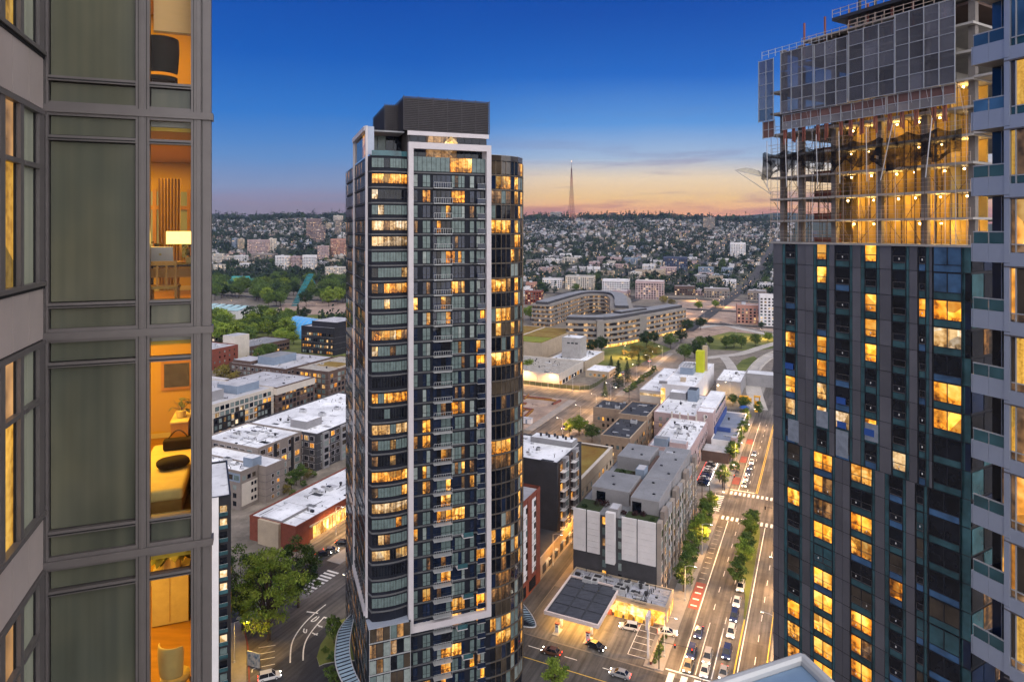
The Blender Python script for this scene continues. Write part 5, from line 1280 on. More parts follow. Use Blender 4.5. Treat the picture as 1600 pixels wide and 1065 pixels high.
T = block('apartment_block', 'small red-brown roofed block behind the white and red slab', (168, 180), (-104, -85), 28.5, 'brick_red', 'roof_mid', win=(3, 1.4, 1.6), units=1, parapet=.5)

# --- green roofed low building
T = block('green_roof_building', 'tan building with brown planted roof and pale parapet', (208, 246), (-128 + 20, -73.5), 12.0, 'wall_tan', 'sedum', win=(4.6, 1.5, 1.6), front=False, units=0, parapet=.9, lit=.3, frame=None)
mb = MB()
for q in ((-34.7, .1, -.1, 1.1), (-34.7, .1, 37, 38.1), (-34.7, -33.4, 1.11, 36.9), (-1.1, .1, 1.11, 36.9)): mb.box(*q, 12.91, 13.0, 'wall_cream')
mb.build('parapet_cap', T)
lbox(T, 'skylight_base', -32.5, -17, 16, 34, 12.1, 12.9, 'wall_white'); mb = MB()
for i in range(2):
    for j in range(2): mb.box(-31.6 + i * 7.1, -25 + i * 7.1, 17 + j * 8.4, 24.6 + j * 8.4, 12.901, 13.05, 'glass_teal')
mb.build('skylight', T)

# --- tan brick apartments with dark roofs
for u, v, h, nm in (((262, 290), (-83.5, -71), 11.4, 'front section of the tan brick apartments, dark flat roof'), ((290.02, 314), (-84, -70.8), 13.2, 'taller rear section of the tan brick apartments, dark flat roof'), ((299, 314), (-99, -84.1), 12.2, 'side wing of the tan brick apartments by the tree')):
    T = block('brick_apartments', nm, u, v, h, 'brick_tan', 'roof_dark', 2.95, (2.3, 1.1, 1.5), frame=None, lit=.12, units=3, parapet=.5)
    bx('parapet_cap', T, -(v[1] - v[0]) - .1, .1, -.12, .32, h + .5, h + .58, 'wall_tan'); bx('parapet_cap', T, -.32, .12, .33, u[1] - u[0], h + .5, h + .58, 'wall_tan')
def gabled(name, label, u, v, eave, ridge, wall, roof, cat='house'):
    c = uv2(u[0], v[1]); T = thing(name, label, cat, (c.x, c.y, 0), -GA); w, l = v[1] - v[0], u[1] - u[0]
    mb = MB(); mb.box(-w, 0, 0, l, 0, eave, wall, 't'); mb.face([(-w, 0, eave), (0, 0, eave), (-w / 2, 0, ridge)], wall); mb.face([(0, l, eave), (-w, l, eave), (-w / 2, l, ridge)], wall); mb.build('wall', T)
    mb = MB(); e = .4
    for sx in (0, 1):
        xe = e if sx else -w - e; ze = eave - .25
        q = [(xe, -e, ze), (xe, l + e, ze), (-w / 2, l + e, ridge + .05), (-w / 2, -e, ridge + .05)]
        if not sx: q = q[::-1]
        mb.face(q, roof); mb.face([(a, b, cc + .18) for a, b, cc in q], roof)
    mb.build('roof', T); P = Pieces('window', T, 50, 20)
    for k in range(int(l / 4)): P.add((0, 1.5 + k * 4, 1.6), (0, 1), 1.2, 1.5, .06, RB.choice(GLASSES))
    P.done(); return T
gabled('gabled_house', 'tan gabled hall with grey pitched roof beside the brick apartments', (330, 352), (-72.5, -61.5), 5.4, 9.6, 'wall_tan', 'roof_shingle')


# --- white roofed blocks along the avenue
T = block('white_roof_block', 'pink walled block with cluttered white roof by the parking lot', (256, 299), (-62, -46), 12.0, 'wall_pink', 'roof_white', win=(3.4, 1.4, 1.6), units=9, lit=.1, frame=None, parapet=.35)
lbox(T, 'roof_house', -14, -8.5, .8, 4.5, 12.07, 15.2, 'wall_blue', 'roof_grey'); lbox(T, 'roof_house', -7.9, -1.5, 1.2, 5.4, 12.07, 14.2, 'wall_pink', 'roof_mid')
for k in range(5): lbox(T, 'roof_pier', -15.8 + k * 3.6, -15.2 + k * 3.6, 42.2, 42.9, 12.1, 15.0, 'wall_cream')
T = block('white_roof_block', 'taller white roofed block with lift houses behind the cluttered white roof', (300, 340), (-70, -43.5), 13.3, 'wall_pink', 'roof_white', win=(3.4, 1.4, 1.6), units=6, lit=.15, frame=None, parapet=.35)
lbox(T, 'stair_tower', -7.2, .02, -.6, 6, 0, 16.2, 'wall_pink', 'roof_white'); lbox(T, 'lift_house', -16, -11.5, 26, 33, 13.4, 19.0, 'wall_blue', 'roof_dark'); lbox(T, 'lift_house', -25, -17, 27, 33, 13.4, 16.8, 'wall_grey', 'roof_white'); lbox(T, 'top_storey', -7, .01, 6.2, 39.5, 13.4, 16.6, 'wall_white', 'roof_white')
for k in range(3):
    mb = MB(); mb.lathe([(1.0, 0), (1.0, .12), (.8, .14), (.78, .06), (.0, .05)], 'wall_white', 20); o = mb.build('round_window', T); o.location = (-3.4, -.62, 14.2 - k * 3.4); o.rotation_euler = (math.radians(90), 0, 0)
    mb = MB(); mb.lathe([(.76, .0), (.76, .08), (.0, .09)], 'glass_dark', 20); g = mb.build('pane', o)
for k in range(8): bx('strip_window', T, .0, .06, 7 + k * 4, 10.4 + k * 4, 13.9, 15.4, 'glass_dark')
T = block('blue_roof_shop', 'low shop with blue grey roof and blue painted wall beside the avenue', (293, 341), (-43.4, -33.6), 6.2, 'wall_white', 'roof_bluegrey', win=(4, 2.6, 2.2), units=2, lit=.5, frame=None, front=False, parapet=.5)
lbox(T, 'blue_wall', -9.7, -9.3, 8, 47, 6.3, 9.4, 'wall_royal'); lbox(T, 'blue_wall', -9.3, -3.5, 14, 14.4, 6.3, 8.2, 'wall_royal'); lbox(T, 'entrance_tower', -1.6, .8, -1.0, 2.4, 0, 8.6, 'wall_pink', 'roof_mid')
T = block('parking_shed', 'brown low shed with slanted roof by the parking lot', (283, 294), (-46, -35), 4.2, 'wall_brown', 'roof_mid', win=None, units=0, parapet=.3)

# --- warehouse with lime tower
T = block('white_warehouse', 'long white warehouse with big grey roof plant and white roof', (362, 430), (-80, -62), 12.0, 'wall_white', 'roof_white', win=None, units=4, parapet=.4)
lbox(T, 'roof_plant', -14, -6.5, 30, 46, 12.1, 16.0, 'wall_blue', 'roof_mid'); lbox(T, 'roof_hatch', -10, -7.4, 10, 14, 12.1, 14.0, 'wall_tan'); mb = MB(); [mb.box(-15 + k * 1.6, -14.4 + k * 1.6, 31, 45, 16.05, 16.7, 'metal_light') for k in range(5)]; mb.build('plant_ducts', T)
bx('lit_strip', T, -18.6, -16.2, -.25, -.01, .5, 10, 'lit_shop'); lbox(T, 'corner_pier', -19.6, -15.4, 0.01, 1.6, 12.1, 13.6, 'wall_grey')
T = block('warehouse_annex', 'lower white roofed annex with lit parapet beside the white warehouse', (366, 430), (-93.5, -80.1), 6.6, 'wall_cream', 'roof_white', win=None, units=3, parapet=.4)
bx('lit_fascia', T, -13.2, -.2, -.12, -.01, 3.8, 5.2, 'lit_pale')
c = uv2(404, -66); T = thing('lime_tower', 'bright lime green box tower standing on the white warehouse roof', 'tower', (c.x, c.y, 12.1), -GA)
lbox(T, 'body', -2.4, 2.0, -3, 3, 0, 12.5, 'lime_paint'); lbox(T, 'rear_box', .6, 3.2, 3.01, 5.6, 0, 15.0, 'wall_tan')
T = block('school_hall', 'flat white roofed hall with blank grey wall near the slip road', (404, 438), (-57, -43), 7.6, 'wall_grey', 'roof_white', win=None, units=4, parapet=.35)
bx('wall_lamp', T, -13.2, -12.6, -.12, -.01, 4.6, 5.0, 'lamp_white')
T = block('bridge_wing', 'long raised wing with white sign strip behind the hall', (432, 444), (-42.9, -8), 7.4, 'wall_grey', 'roof_white', win=None, units=0, parapet=.35)
bx('sign_strip', T, -14, -.5, -.1, -.01, 4.6, 5.6, 'lit_white')
# --- utility building, block tower, sheds
T = block('utility_building', 'low tan utility building with gravel roof washed by yellow light', (379, 426), (-235, -148), 7.2, 'wall_cream', 'gravel', win=None, units=14, parapet=.5)
for k in range(8): bx('bay_opening', T, .0, .08, 2 + k * 5.4, 5.6 + k * 5.4, .4, 2.8, 'glass_dark' if k % 3 else 'lit_amber')
for k in range(12): bx('wall_panel', T, -86 + k * 7.2, -79 + k * 7.2, -.2, -.01, 2.5, 7.0, 'wall_cream')
T = block('plant_block', 'windowless grey concrete block rising behind the utility building', (437, 450), (-168, -154), 20.5, 'concrete', 'roof_white', win=None, units=1, parapet=.4)
for k in range(3): bx('vent_slot', T, -10 + k * 3, -8 + k * 3, -.06, -.01, 16.5, 17.6, 'metal_dark')
T = block('utility_annex', 'long tan annex wall with white roof beside the campus trees', (428, 472), (-175, -147.5), 6.2, 'wall_tan', 'roof_white', win=None, units=12, parapet=.5)
T = block('yard_shed', 'small white roofed shed in the fenced yard', (413, 432), (-142, -126), 4.2, 'wall_tan', 'roof_white', win=(3, 1.6, 1.6), units=1, lit=.4, frame=None, parapet=.25)
T = block('garage_green_roof', 'low garage with striped green planted roof beside the curved offices', (452, 530), (-246, -190), 12.0, 'wall_tan', 'sedum', win=None, units=0, parapet=.5)
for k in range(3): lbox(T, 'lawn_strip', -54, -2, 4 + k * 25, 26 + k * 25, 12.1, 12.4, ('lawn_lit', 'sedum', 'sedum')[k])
lbox(T, 'roof_path', -30, -28.4, 1, 77, 12.41, 12.5, 'wall_cream')

# --- left side of the picture
T = block('long_apartments', 'front part of the long grey apartments, blue top storey and blank cream wall', (164, 172), (-216, -182), 13.0, 'wall_taupe', 'roof_white', win=None, units=7, parapet=.5)
bx('cream_panel', T, .0, .1, .5, 7.4, 1.2, 9.0, 'wall_cream'); bx('blue_storey', T, -33.9, -.2, -.1, -.01, 9.6, 12.6, 'wall_blue')
P = Pieces('window', T, 90, 12)
for k in range(10): P.add((-30 + k * 3, -.1, 10.2), (1, 0), 2.3, 1.7, .06, RB.choice(GLASSES))
for k in range(3):
    for j in range(2): P.add((.1, 4.6 + j * 1.4, 2.0 + k * 2.6), (0, 1), .9, 1.2, .06, 'glass_dark')
for k in range(3):
    for j in range(9): P.add((-30 + j * 3.3, 0, 1.2 + k * 2.8), (1, 0), 1.6, 1.6, .06, RB.choice(GLASSES + ['lit_dim']))
for j in range(3): P.add((0, .8 + j * 2.2, 10.0), (0, 1), 1.4, 1.5, .06, RB.choice(GLASSES))
P.done(); lbox(T, 'stair_box', -4.5, .02, 5.2, 9.4, 13.05, 16.2, 'wall_blue', 'roof_white')
T = block('long_apartments', 'brown stair block of the long grey apartments with small white windows', (172.05, 181), (-214, -178.5), 12.6, 'wall_taupe', 'roof_white', fl=2.5, win=(2.6, 1.0, 1.2), units=1, front=False, lit=.1, parapet=.5, skip=.1)
T = block('long_apartments', 'recessed middle of the long grey apartments facing the courtyard', (181.05, 204), (-222, -192), 14.4, 'wall_taupe', 'roof_white', fl=2.75, win=(3.6, 2.4, 1.8), units=9, lit=.1, parapet=.6, skip=.08)
for y0 in (8, 17): bx('recess_shade', T, .005, .12, y0, y0 + 1.5, 0, 14.3, 'wall_black')  # flat black strips on the wall, standing for the shade of recesses
T = block('long_apartments', 'dark stepped end of the long grey apartments beside the tall tower', (204.05, 262), (-222, -184), 14.4, 'wall_dark', 'roof_white', fl=2.75, win=(3.0, 2.0, 1.8), units=10, lit=.14, parapet=.6)
for y0 in (3, 14, 25): lbox(T, 'grey_bay', .005, .9, y0, y0 + 3.4, 0, 14.6, 'wall_grey')
P = Pieces('bay_window', T, 60, 12)
for y0 in (3, 14, 25):
    for k in range(5): P.add((.9, y0 + .5, 1.0 + k * 2.75), (0, 1), 2.3, 1.8, .06, RB.choice(GLASSES + ['blind_pale']))
P.done(); lbox(T, 'lift_house', -18, -9, 4, 13, 14.5, 17.6, 'wall_grey', 'roof_white')
T = block('brick_shop', 'low red brick shop with white roof and glowing window strip', (150, 214), (-162.5, -143.5), 7.2, 'brick_red', 'roof_white', win=None, units=12, parapet=.45)
for k in range(11): bx('shop_window', T, .02, .12, 7.4 + k * 4.6, 11.6 + k * 4.6, 1.0, 4.8, 'lit_shop')
bx('fascia', T, .0, .5, 5.8, 60, 5.0, 5.5, 'wall_tan'); bx('plinth', T, .0, .2, 6, 60, 0, .9, 'wall_tan'); lbox(T, 'stair_block', -14.5, -6, -1.0, .0, 0, 7.6, 'wall_tan'); lbox(T, 'roof_ramp', -14.4, -6.1, .31, 12, 7.3, 8.0, 'wall_grey', 'roof_white')
T = block('cream_apartments', 'cream and black apartments with window bays and grey roof boxes', (214, 252), (-300, -256), 15.6, 'wall_cream', 'roof_mid', fl=2.9, win=(2.9, 2.0, 1.8), units=6, lit=.22, frame='wall_black', parapet=.5)
lbox(T, 'roof_house', -16, -6, 2, 12, 15.7, 20.4, 'wall_grey', 'roof_mid'); lbox(T, 'roof_house', -20, -6, 20, 34, 15.7, 19.6, 'wall_blue', 'roof_mid')
P = Pieces('bay_window', T, 120, 12)
for y0, y1 in ((1, 11), (13, 19), (27, 36)):
    bx('black_bay', T, .005, .35, y0, y1, 0, 9.4, 'wall_black')
    for k in range(3):
        n = int((y1 - y0) / 2.1)
        for i in range(n): P.add((.35, y0 + .3 + i * (y1 - y0) / n, .9 + k * 2.9), (0, 1), 1.5, 1.9, .06, RB.choice(GLASSES + ['blind_pale', 'lit_dim', 'lit_pale']))
P.done()
T = block('cream_apartments', 'dark half of the cream and black apartments with lit window columns', (252.05, 280), (-292, -254), 15.6, 'wall_brown', 'roof_mid', fl=2.6, win=(2.6, 1.7, 1.7), units=4, lit=.38, frame='wall_black', parapet=.5)
bx('pale_storey', T, -37, .22, -.2, 28, 12.2, 15.5, 'wall_cream')
T = block('grid_apartments', 'square gridded brown apartment block with planted roof', (291, 332), (-280, -254), 16.0, 'wall_brown', 'gravel', fl=2.95, win=(3.2, 2.2, 2.0), units=3, lit=.25, frame='wall_taupe', parapet=.6)
lbox(T, 'roof_court', -20, -4, 12, 24, 16.1, 16.6, 'wall_tan', 'sedum')
T = block('pale_roof_hall', 'flat pale roofed hall with grey roof house', (308, 352), (-352, -303), 10.0, 'wall_brown', 'roof_mid', win=(3.5, 2, 1.6), units=7, lit=.1, parapet=.4)
lbox(T, 'roof_house', -30, -16, 6, 26, 10.1, 15, 'wall_blue', 'roof_grey'); lbox(T, 'brick_house', -48, -32, 2, 16, 10.1, 12, 'wall_brown', 'roof_mid')
T = block('dark_office', 'black office box with rows of glowing windows', (397, 430), (-374, -340.6), 20.8, 'wall_black', 'roof_mid', fl=4.6, win=(2.2, 1.5, 1.9), right=False, units=4, lit=.55, frame=None, parapet=.6, skip=.2)
lbox(T, 'roof_house', -26, -1, 4, 30, 20.9, 25.2, 'wall_black', 'roof_mid')
T = block('brick_hall', 'red brick block with small dark windows and white roof units', (306, 342), (-420, -382), 14.0, 'brick_red', 'roof_mid', fl=3.3, win=(4.2, 1.0, 1.4), units=5, lit=.04, frame=None, parapet=.5)
lbox(T, 'cream_lift_house', -16, -4, 36.5, 50, 0, 20, 'wall_cream', 'roof_mid')
T = block('dark_low_hall', 'long low dark hall with lit windows behind the brick block', (356, 404), (-420, -393), 8.2, 'wall_brown', 'roof_grey', fl=3.2, win=(2.6, 1.8, 1.5), units=3, lit=.4, frame=None, parapet=.4)

# --- filling station
def station():
    c = uv2(146, -47); T = thing('filling_station_canopy', 'square filling station canopy with dark panelled top and white rim, glowing beneath', 'canopy', (c.x, c.y, 0), -GA)
    z = 5.0; W, L = 13.8, 18.3
    bx('deck', T, -W + .4, -.4, .4, L - .4, z - .6, z - .25, 'roof_dark')
    for q, nm in (((-W, 0, 0, .4), 'f'), ((-W, 0, L - .4, L), 'k'), ((-W, -W + .4, .401, L - .401), 'l'), ((-.4, 0, .401, L - .401), 'r')): bx('rim', T, *q, z - .75, z + .12, 'canopy_rim')
    for i in range(3):
        for j in range(4): bx('roof_tray', T, -W + .9 + i * 4.2, -W + 4.6 + i * 4.2, .9 + j * 4.2, 4.6 + j * 4.2, z - .24, z - .12, 'roof_tray')
    for x in (-W + 3, -3):
        for y in (4, 13.5): bx('column', T, x - .25, x + .25, y - .25, y + .25, .06, z - .65, 'wall_white')
    for x in (-W + 2.5, -W / 2, -2.5):
        for y in (2.2, 6.8, 11.5, 16):
            bx('canopy_light', T, x - .45, x + .45, y - .45, y + .45, z - .66, z - .61, 'lamp_white')
    ld = bpy.data.lights.new('canopy_lamp', 'AREA'); ld.shape = 'RECTANGLE'; ld.size = 11; ld.size_y = 15; ld.energy = 4800; ld.color = (1., .48, .07)
    lo = bpy.data.objects.new('canopy_lamp', ld); COL.objects.link(lo); lo.parent = T; lo.location = (-W / 2, L / 2, z - .8)
    for i, (x, y) in enumerate(((-W + 3, 1.2), (-W + 3, 8), (-3, 1.2), (-3, 8), (-W + 3, 15), (-3, 15))):
        p = uv2(146 + y, -47 + x); U = thing('fuel_pump', f'white and red fuel pump under the canopy, {["left front", "left middle", "right front", "right middle", "left rear", "right rear"][i]} island', 'pump', (p.x, p.y, .05), -GA, 'fuel pumps under the canopy')
        lbox(U, 'body', -.45, .45, -.3, .3, .12, 1.9, 'wall_white'); lbox(U, 'head', -.5, .5, -.34, .34, 1.91, 2.25, 'bus_red'); lbox(U, 'island', -.8, .8, -1.5, 1.5, 0, .115, 'kerb'); bx('screen', U, -.25, .25, -.325, -.301, 1.3, 1.6, 'glass_dark')
    S = block('station_shop', 'station shop with weathered white roof and glowing glass front', (160.5, 169.6), (-61, -34.5), 4.3, 'wall_tan', 'roof_worn', win=None, units=16, parapet=.45)
    for k in range(9): bx('shop_window', S, -21.5 + k * 2.35, -19.3 + k * 2.35, -.12, -.01, .5, 2.6, 'lit_shop')
    bx('sign_band', S, -22, -.2, -.3, -.005, 2.75, 3.5, 'lit_shop')
    for k in range(7): bx('goods_rack', S, -20.5 + k * 2.6, -18.6 + k * 2.6, -1.0, -.35, .07, 1.2, RB.choice(['bus_red', 'wall_tan', 'wall_white', 'lit_orange']))
    for k in range(3): bx('side_window', S, .0, .08, 1.2 + k * 2.6, 3.2 + k * 2.6, .6, 2.8, 'lit_shop')
    # low wall and hedge along the corner
    p = uv2(145, -34.6); U = thing('boundary_wall', 'low red boundary wall along the forecourt corner', 'wall', (p.x, p.y, 0), -GA); lbox(U, 'masonry', -.2, .2, 0, 15, 0, .8, 'brick_red'); lbox(U, 'coping', -.26, .26, -.05, 15.05, .801, .9, 'wall_tan')
    p = uv2(147.0, -35.6); U = thing('price_sign', 'tall white price sign pole at the forecourt corner', 'sign', (p.x, p.y, 0), -GA); lbox(U, 'post', -.2, .2, -.2, .2, 0, 9.5, 'wall_white'); lbox(U, 'board', -.3, .3, -1.4, 1.4, 7.2, 10.2, 'canopy_rim'); bx('price_panel', U, -.34, .34, -1.2, 1.2, 7.5, 8.8, 'lit_pale')
station()

# --- curved office campus
def sweep(pts, w, z0, z1, mb, mat, top=None):
    P = [Vector((p[0], p[1], 0)) for p in pts]; L_, R_ = [], []
    for i, p in enumerate(P):
        d = P[min(i + 1, len(P) - 1)] - P[max(i - 1, 0)]; d.normalize(); n = Vector((-d.y, d.x, 0)) * w / 2; L_.append(p + n); R_.append(p - n)
    for i in range(len(P) - 1):
        a, b, c, d = R_[i], R_[i + 1], L_[i + 1], L_[i]
        mb.face([(*a.xy, z1), (*b.xy, z1), (*c.xy, z1), (*d.xy, z1)], top or mat); mb.face([(*b.xy, z0), (*a.xy, z0), (*d.xy, z0), (*c.xy, z0)], mat)
        mb.face([(*a.xy, z0), (*b.xy, z0), (*b.xy, z1), (*a.xy, z1)], mat); mb.face([(*c.xy, z0), (*d.xy, z0), (*d.xy, z1), (*c.xy, z1)], mat)
    for i, k in ((0, 0), (-1, 1)):
        a, d = R_[i], L_[i]; q = [(*d.xy, z0), (*a.xy, z0), (*a.xy, z1), (*d.xy, z1)]; mb.face(q if not k else q[::-1], mat)
def campus():
    T = thing('curved_office', 'boomerang shaped stone and glass office building with terraced floors', 'building')
    w1 = smooth([(48, 556), (62, 553), (80, 556), (115, 592), (160, 640)], 6)
    w2 = smooth([(30, 664), (60, 733), (82, 775), (104, 783), (120, 765), (119, 720), (112, 672), (106, 630)], 6)
    for nm, path, w in (('front_wing', w1, 24), ('rear_wing', w2, 22)):
        wl = MB(); gl = MB()
        for k in range(5):
            z = k * 4.4
            sweep(path, w - 1.6, z, z + 2.4, gl, 'office_band' if k else 'lit_shop' if nm == 'front_wing' else 'office_band'); sweep(path, w, z + 2.4, z + 4.4, wl, 'concrete_warm', 'concrete_warm')
        gl.build(nm + '_glazing', T); wl.build(nm + '_bands', T)
        rf = MB(); sweep(path, w - 9, 22, 24.6, rf, 'wall_dark', 'roof_grey'); rf.build(nm + '_roof_storey', T)
    mb = MB(); mb.box(70, 76, 538, 556, 0, 22.6, 'concrete_warm'); mb.box(112, 118, 572, 590, 0, 22.3, 'concrete_warm'); mb.build('stone_piers', T)
    mb = MB(); sweep([(92, 570), (120, 598)], 8, 22, 26.5, mb, 'wall_dark', 'roof_grey'); mb.build('roof_house', T)
campus()

# --- glass vault, slide sculpture, pavilion roofs in the park
p = gnd(468, 523); T = thing('glass_vault', 'bright blue glazed barrel vault behind the black office', 'building', (p.x, p.y, 0), math.radians(-38))
mb = MB(); n = 14
for i in range(n):
    a0, a1 = math.pi * i / n, math.pi * (i + 1) / n
    for j in range(6): mb.face([(j * 6 - 6, 13 * math.cos(a0), 17 * math.sin(a0)), (j * 6, 13 * math.cos(a0), 17 * math.sin(a0)), (j * 6, 13 * math.cos(a1), 17 * math.sin(a1)), (j * 6 - 6, 13 * math.cos(a1), 17 * math.sin(a1))], 'vault_blue')
mb.build('vault', T); mb = MB(); mb.face([(-6.1, 13 * math.cos(math.pi * i / n), 17 * math.sin(math.pi * i / n)) for i in range(n, -1, -1)], 'vault_end'); mb.build('end_wall', T)
mb = MB()
for j in range(7):
    for i in range(n): a0, a1 = math.pi * i / n, math.pi * (i + 1) / n; mb.tube((j * 6 - 6, 13.1 * math.cos(a0), 17.1 * math.sin(a0)), (j * 6 - 6, 13.1 * math.cos(a1), 17.1 * math.sin(a1)), .2, 'metal_light', n=4)
mb.build('vault_ribs', T)
p = gnd(460, 478); T = thing('slanted_sculpture', 'tall slanted teal lattice sculpture above the park trees', 'sculpture', (p.x, p.y, 0), 0)
mb = MB()
for s_ in (-1, 1): mb.bar((s_ * 3.6, 0, 0), (20 + s_ * 3.6, 0, 39), 1.0, 1.2, 'teal_steel')
for k in range(14): t = k / 13; x = 20 * t; z = 39 * t; mb.bar((x - 3.6, 0, z), (x + 3.6, 0, z + (1.4 if k % 2 else -1.2)), .5, .5, 'teal_steel'); mb.face([(x - 3.4, .2, z), (x + 3.4, .2, z), (x + 3.4 + 1.5, .2, z + 2.2), (x - 3.4 + 1.5, .2, z + 2.2)], 'teal_steel')
mb.build('lattice', T); mb = MB(); mb.bar((20, 0, 39), (25, 6, 28), .8, .8, 'teal_steel'); mb.build('hook', T)
p = gnd(375, 452); T = thing('teal_pavilion', 'pavilion with folded teal roof among the park trees', 'pavilion', (p.x, p.y, 0), 0)
mb = MB(); q = [(-24, -8, 8), (-8, -16, 0.5), (14, -4, 10), (36, -2, 9), (22, 14, 17), (-20, 14, 17), (-14, 2, 14)]
mb.face([q[0], q[1], q[6], q[5]], 'teal_roof'); mb.face([q[1], q[2], q[4], q[6]], 'teal_roof'); mb.face([q[2], q[3], q[4]], 'teal_roof'); mb.face([q[6], q[4], q[5]], 'teal_roof'); o = mb.build('roof', T); so = o.modifiers.new('s', 'SOLIDIFY'); so.thickness = .6
mb = MB(); mb.box(-20, 22, -1, 13, 0, 8.5, 'wall_white'); mb.build('wall', T); mb = MB(); mb.box(-16, 12, 5, 12, 15, 21, 'teal_roof'); mb.build('roof_box', T)
p = gnd(352, 497); T = thing('white_gallery', 'long white gallery with wavy pale teal roof at the park edge', 'building', (p.x, p.y, 0), -GA)
mb = MB(); mb.box(-40, 20, 0, 34, 0, 9, 'wall_white'); mb.build('wall', T); mb = MB()
for k in range(5):
    x0, x1 = -40 + k * 12, -28 + k * 12; mb.face([(x0, -1, 9.2), (x1, -1, 9.2), ((x0 + x1) / 2 + 4, 17, 13), ((x0 + x1) / 2 - 4, 17, 13)], 'roof_paleteal'); mb.face([((x0 + x1) / 2 - 4, 17, 13), ((x0 + x1) / 2 + 4, 17, 13), (x1, 35, 9.2), (x0, 35, 9.2)], 'roof_paleteal')
mb.build('roof', T)
# ------------------------------------------------------------------ far city and hillside
def hit(px, py):
    D = 620.0
    while D < 2900:
        x = (px - CX) / F * D; y = HY + (CAMZ - terrain(x, D)) / D * F
        if y <= py: break
        D += 6
    return Vector(((px - CX) / F * D, D, terrain((px - CX) / F * D, D)))
def proj(p): return CX + p.x / p.y * F, HY + (CAMZ - p.z) / p.y * F
RF = random.Random(99)
# roads climbing the hill
FARV = (-118, -237, -355, -470, -600, -21, 90)
for i, v in enumerate(FARV):
    mb = MB(); us = list(range(640 if v > -300 else 900, 2350, 25)); w = 7
    for a, b in zip(us, us[1:]):
        q = [uv2(a, v - w), uv2(a, v + w), uv2(b, v + w), uv2(b, v - w)]
        mb.face([(p.x, p.y, terrain(p.x, p.y) + .5 + .004 * i) for p in q], 'asphalt')
    struct(mb.build('hill_street_road'))
for u in (700, 820, 940, 1060, 1180, 1320, 1460, 1620):
    mb = MB(); vs = list(range(-900, 200, 25))
    for a, b in zip(vs, vs[1:]):
        q = [uv2(u - 6, a), uv2(u - 6, b), uv2(u + 6, b), uv2(u + 6, a)]
        mb.face([(p.x, p.y, terrain(p.x, p.y) + .45 + u * .0001) for p in q], 'asphalt')
    struct(mb.build('cross_hill_road'))
FW = ['wall_white', 'wall_cream', 'wall_grey', 'wall_pink', 'wall_tan', 'wall_taupe', 'wall_white', 'wall_blue']
FR = ['roof_mid', 'roof_mid', 'roof_white', 'roof_grey', 'roof_grey']
def in_park(px, py): return 250 < px < 560 and 424 < py < 500
def far_block(T, w, l, h, wall, roof, rr, fl=3.2, sp=3.6, lit=.18, base=-6):
    mb = MB(); mb.box(-w / 2, w / 2, 0, l, base, h, wall); mb.build('wall', T)
    mb = MB(); mb.box(-w / 2 + .4, w / 2 - .4, .4, l - .4, h + .01, h + .12, roof)
    for q in ((-w / 2, w / 2, 0, .4), (-w / 2, w / 2, l - .4, l), (-w / 2, -w / 2 + .4, .41, l - .41), (w / 2 - .4, w / 2, .41, l - .41)): mb.box(*q, h + .005, h + .8, wall)
    if rr.random() < .8: x, y = rr.uniform(-.25, .25) * w, rr.uniform(.3, .7) * l; mb.box(x - 2, x + 2, y - 2, y + 2, h + .13, h + 2.8, rr.choice(['wall_grey', 'wall_cream', 'metal_light']))
    mb.build('roof', T)
    mb = MB()
    for k in range(max(1, int((h - .6) / fl))):
        z = k * fl + 1
        for face in 'fr':
            span = w if face == 'f' else l; n = int(span / sp)
            for i in range(n):
                m = 'lit_far' if rr.random() < lit else rr.choice(['glass_dark', 'glass_dark', 'blind_green', 'glass_brown'])
                q = (i + .5) * span / n - sp * .3
                mb.slab((-w / 2 + q, 0, z) if face == 'f' else (w / 2, q, z), (1, 0) if face == 'f' else (0, 1), sp * .6, fl * .55, .12, m)
    if mb.f: mb.build('windows', T)['kind'] = 'stuff'
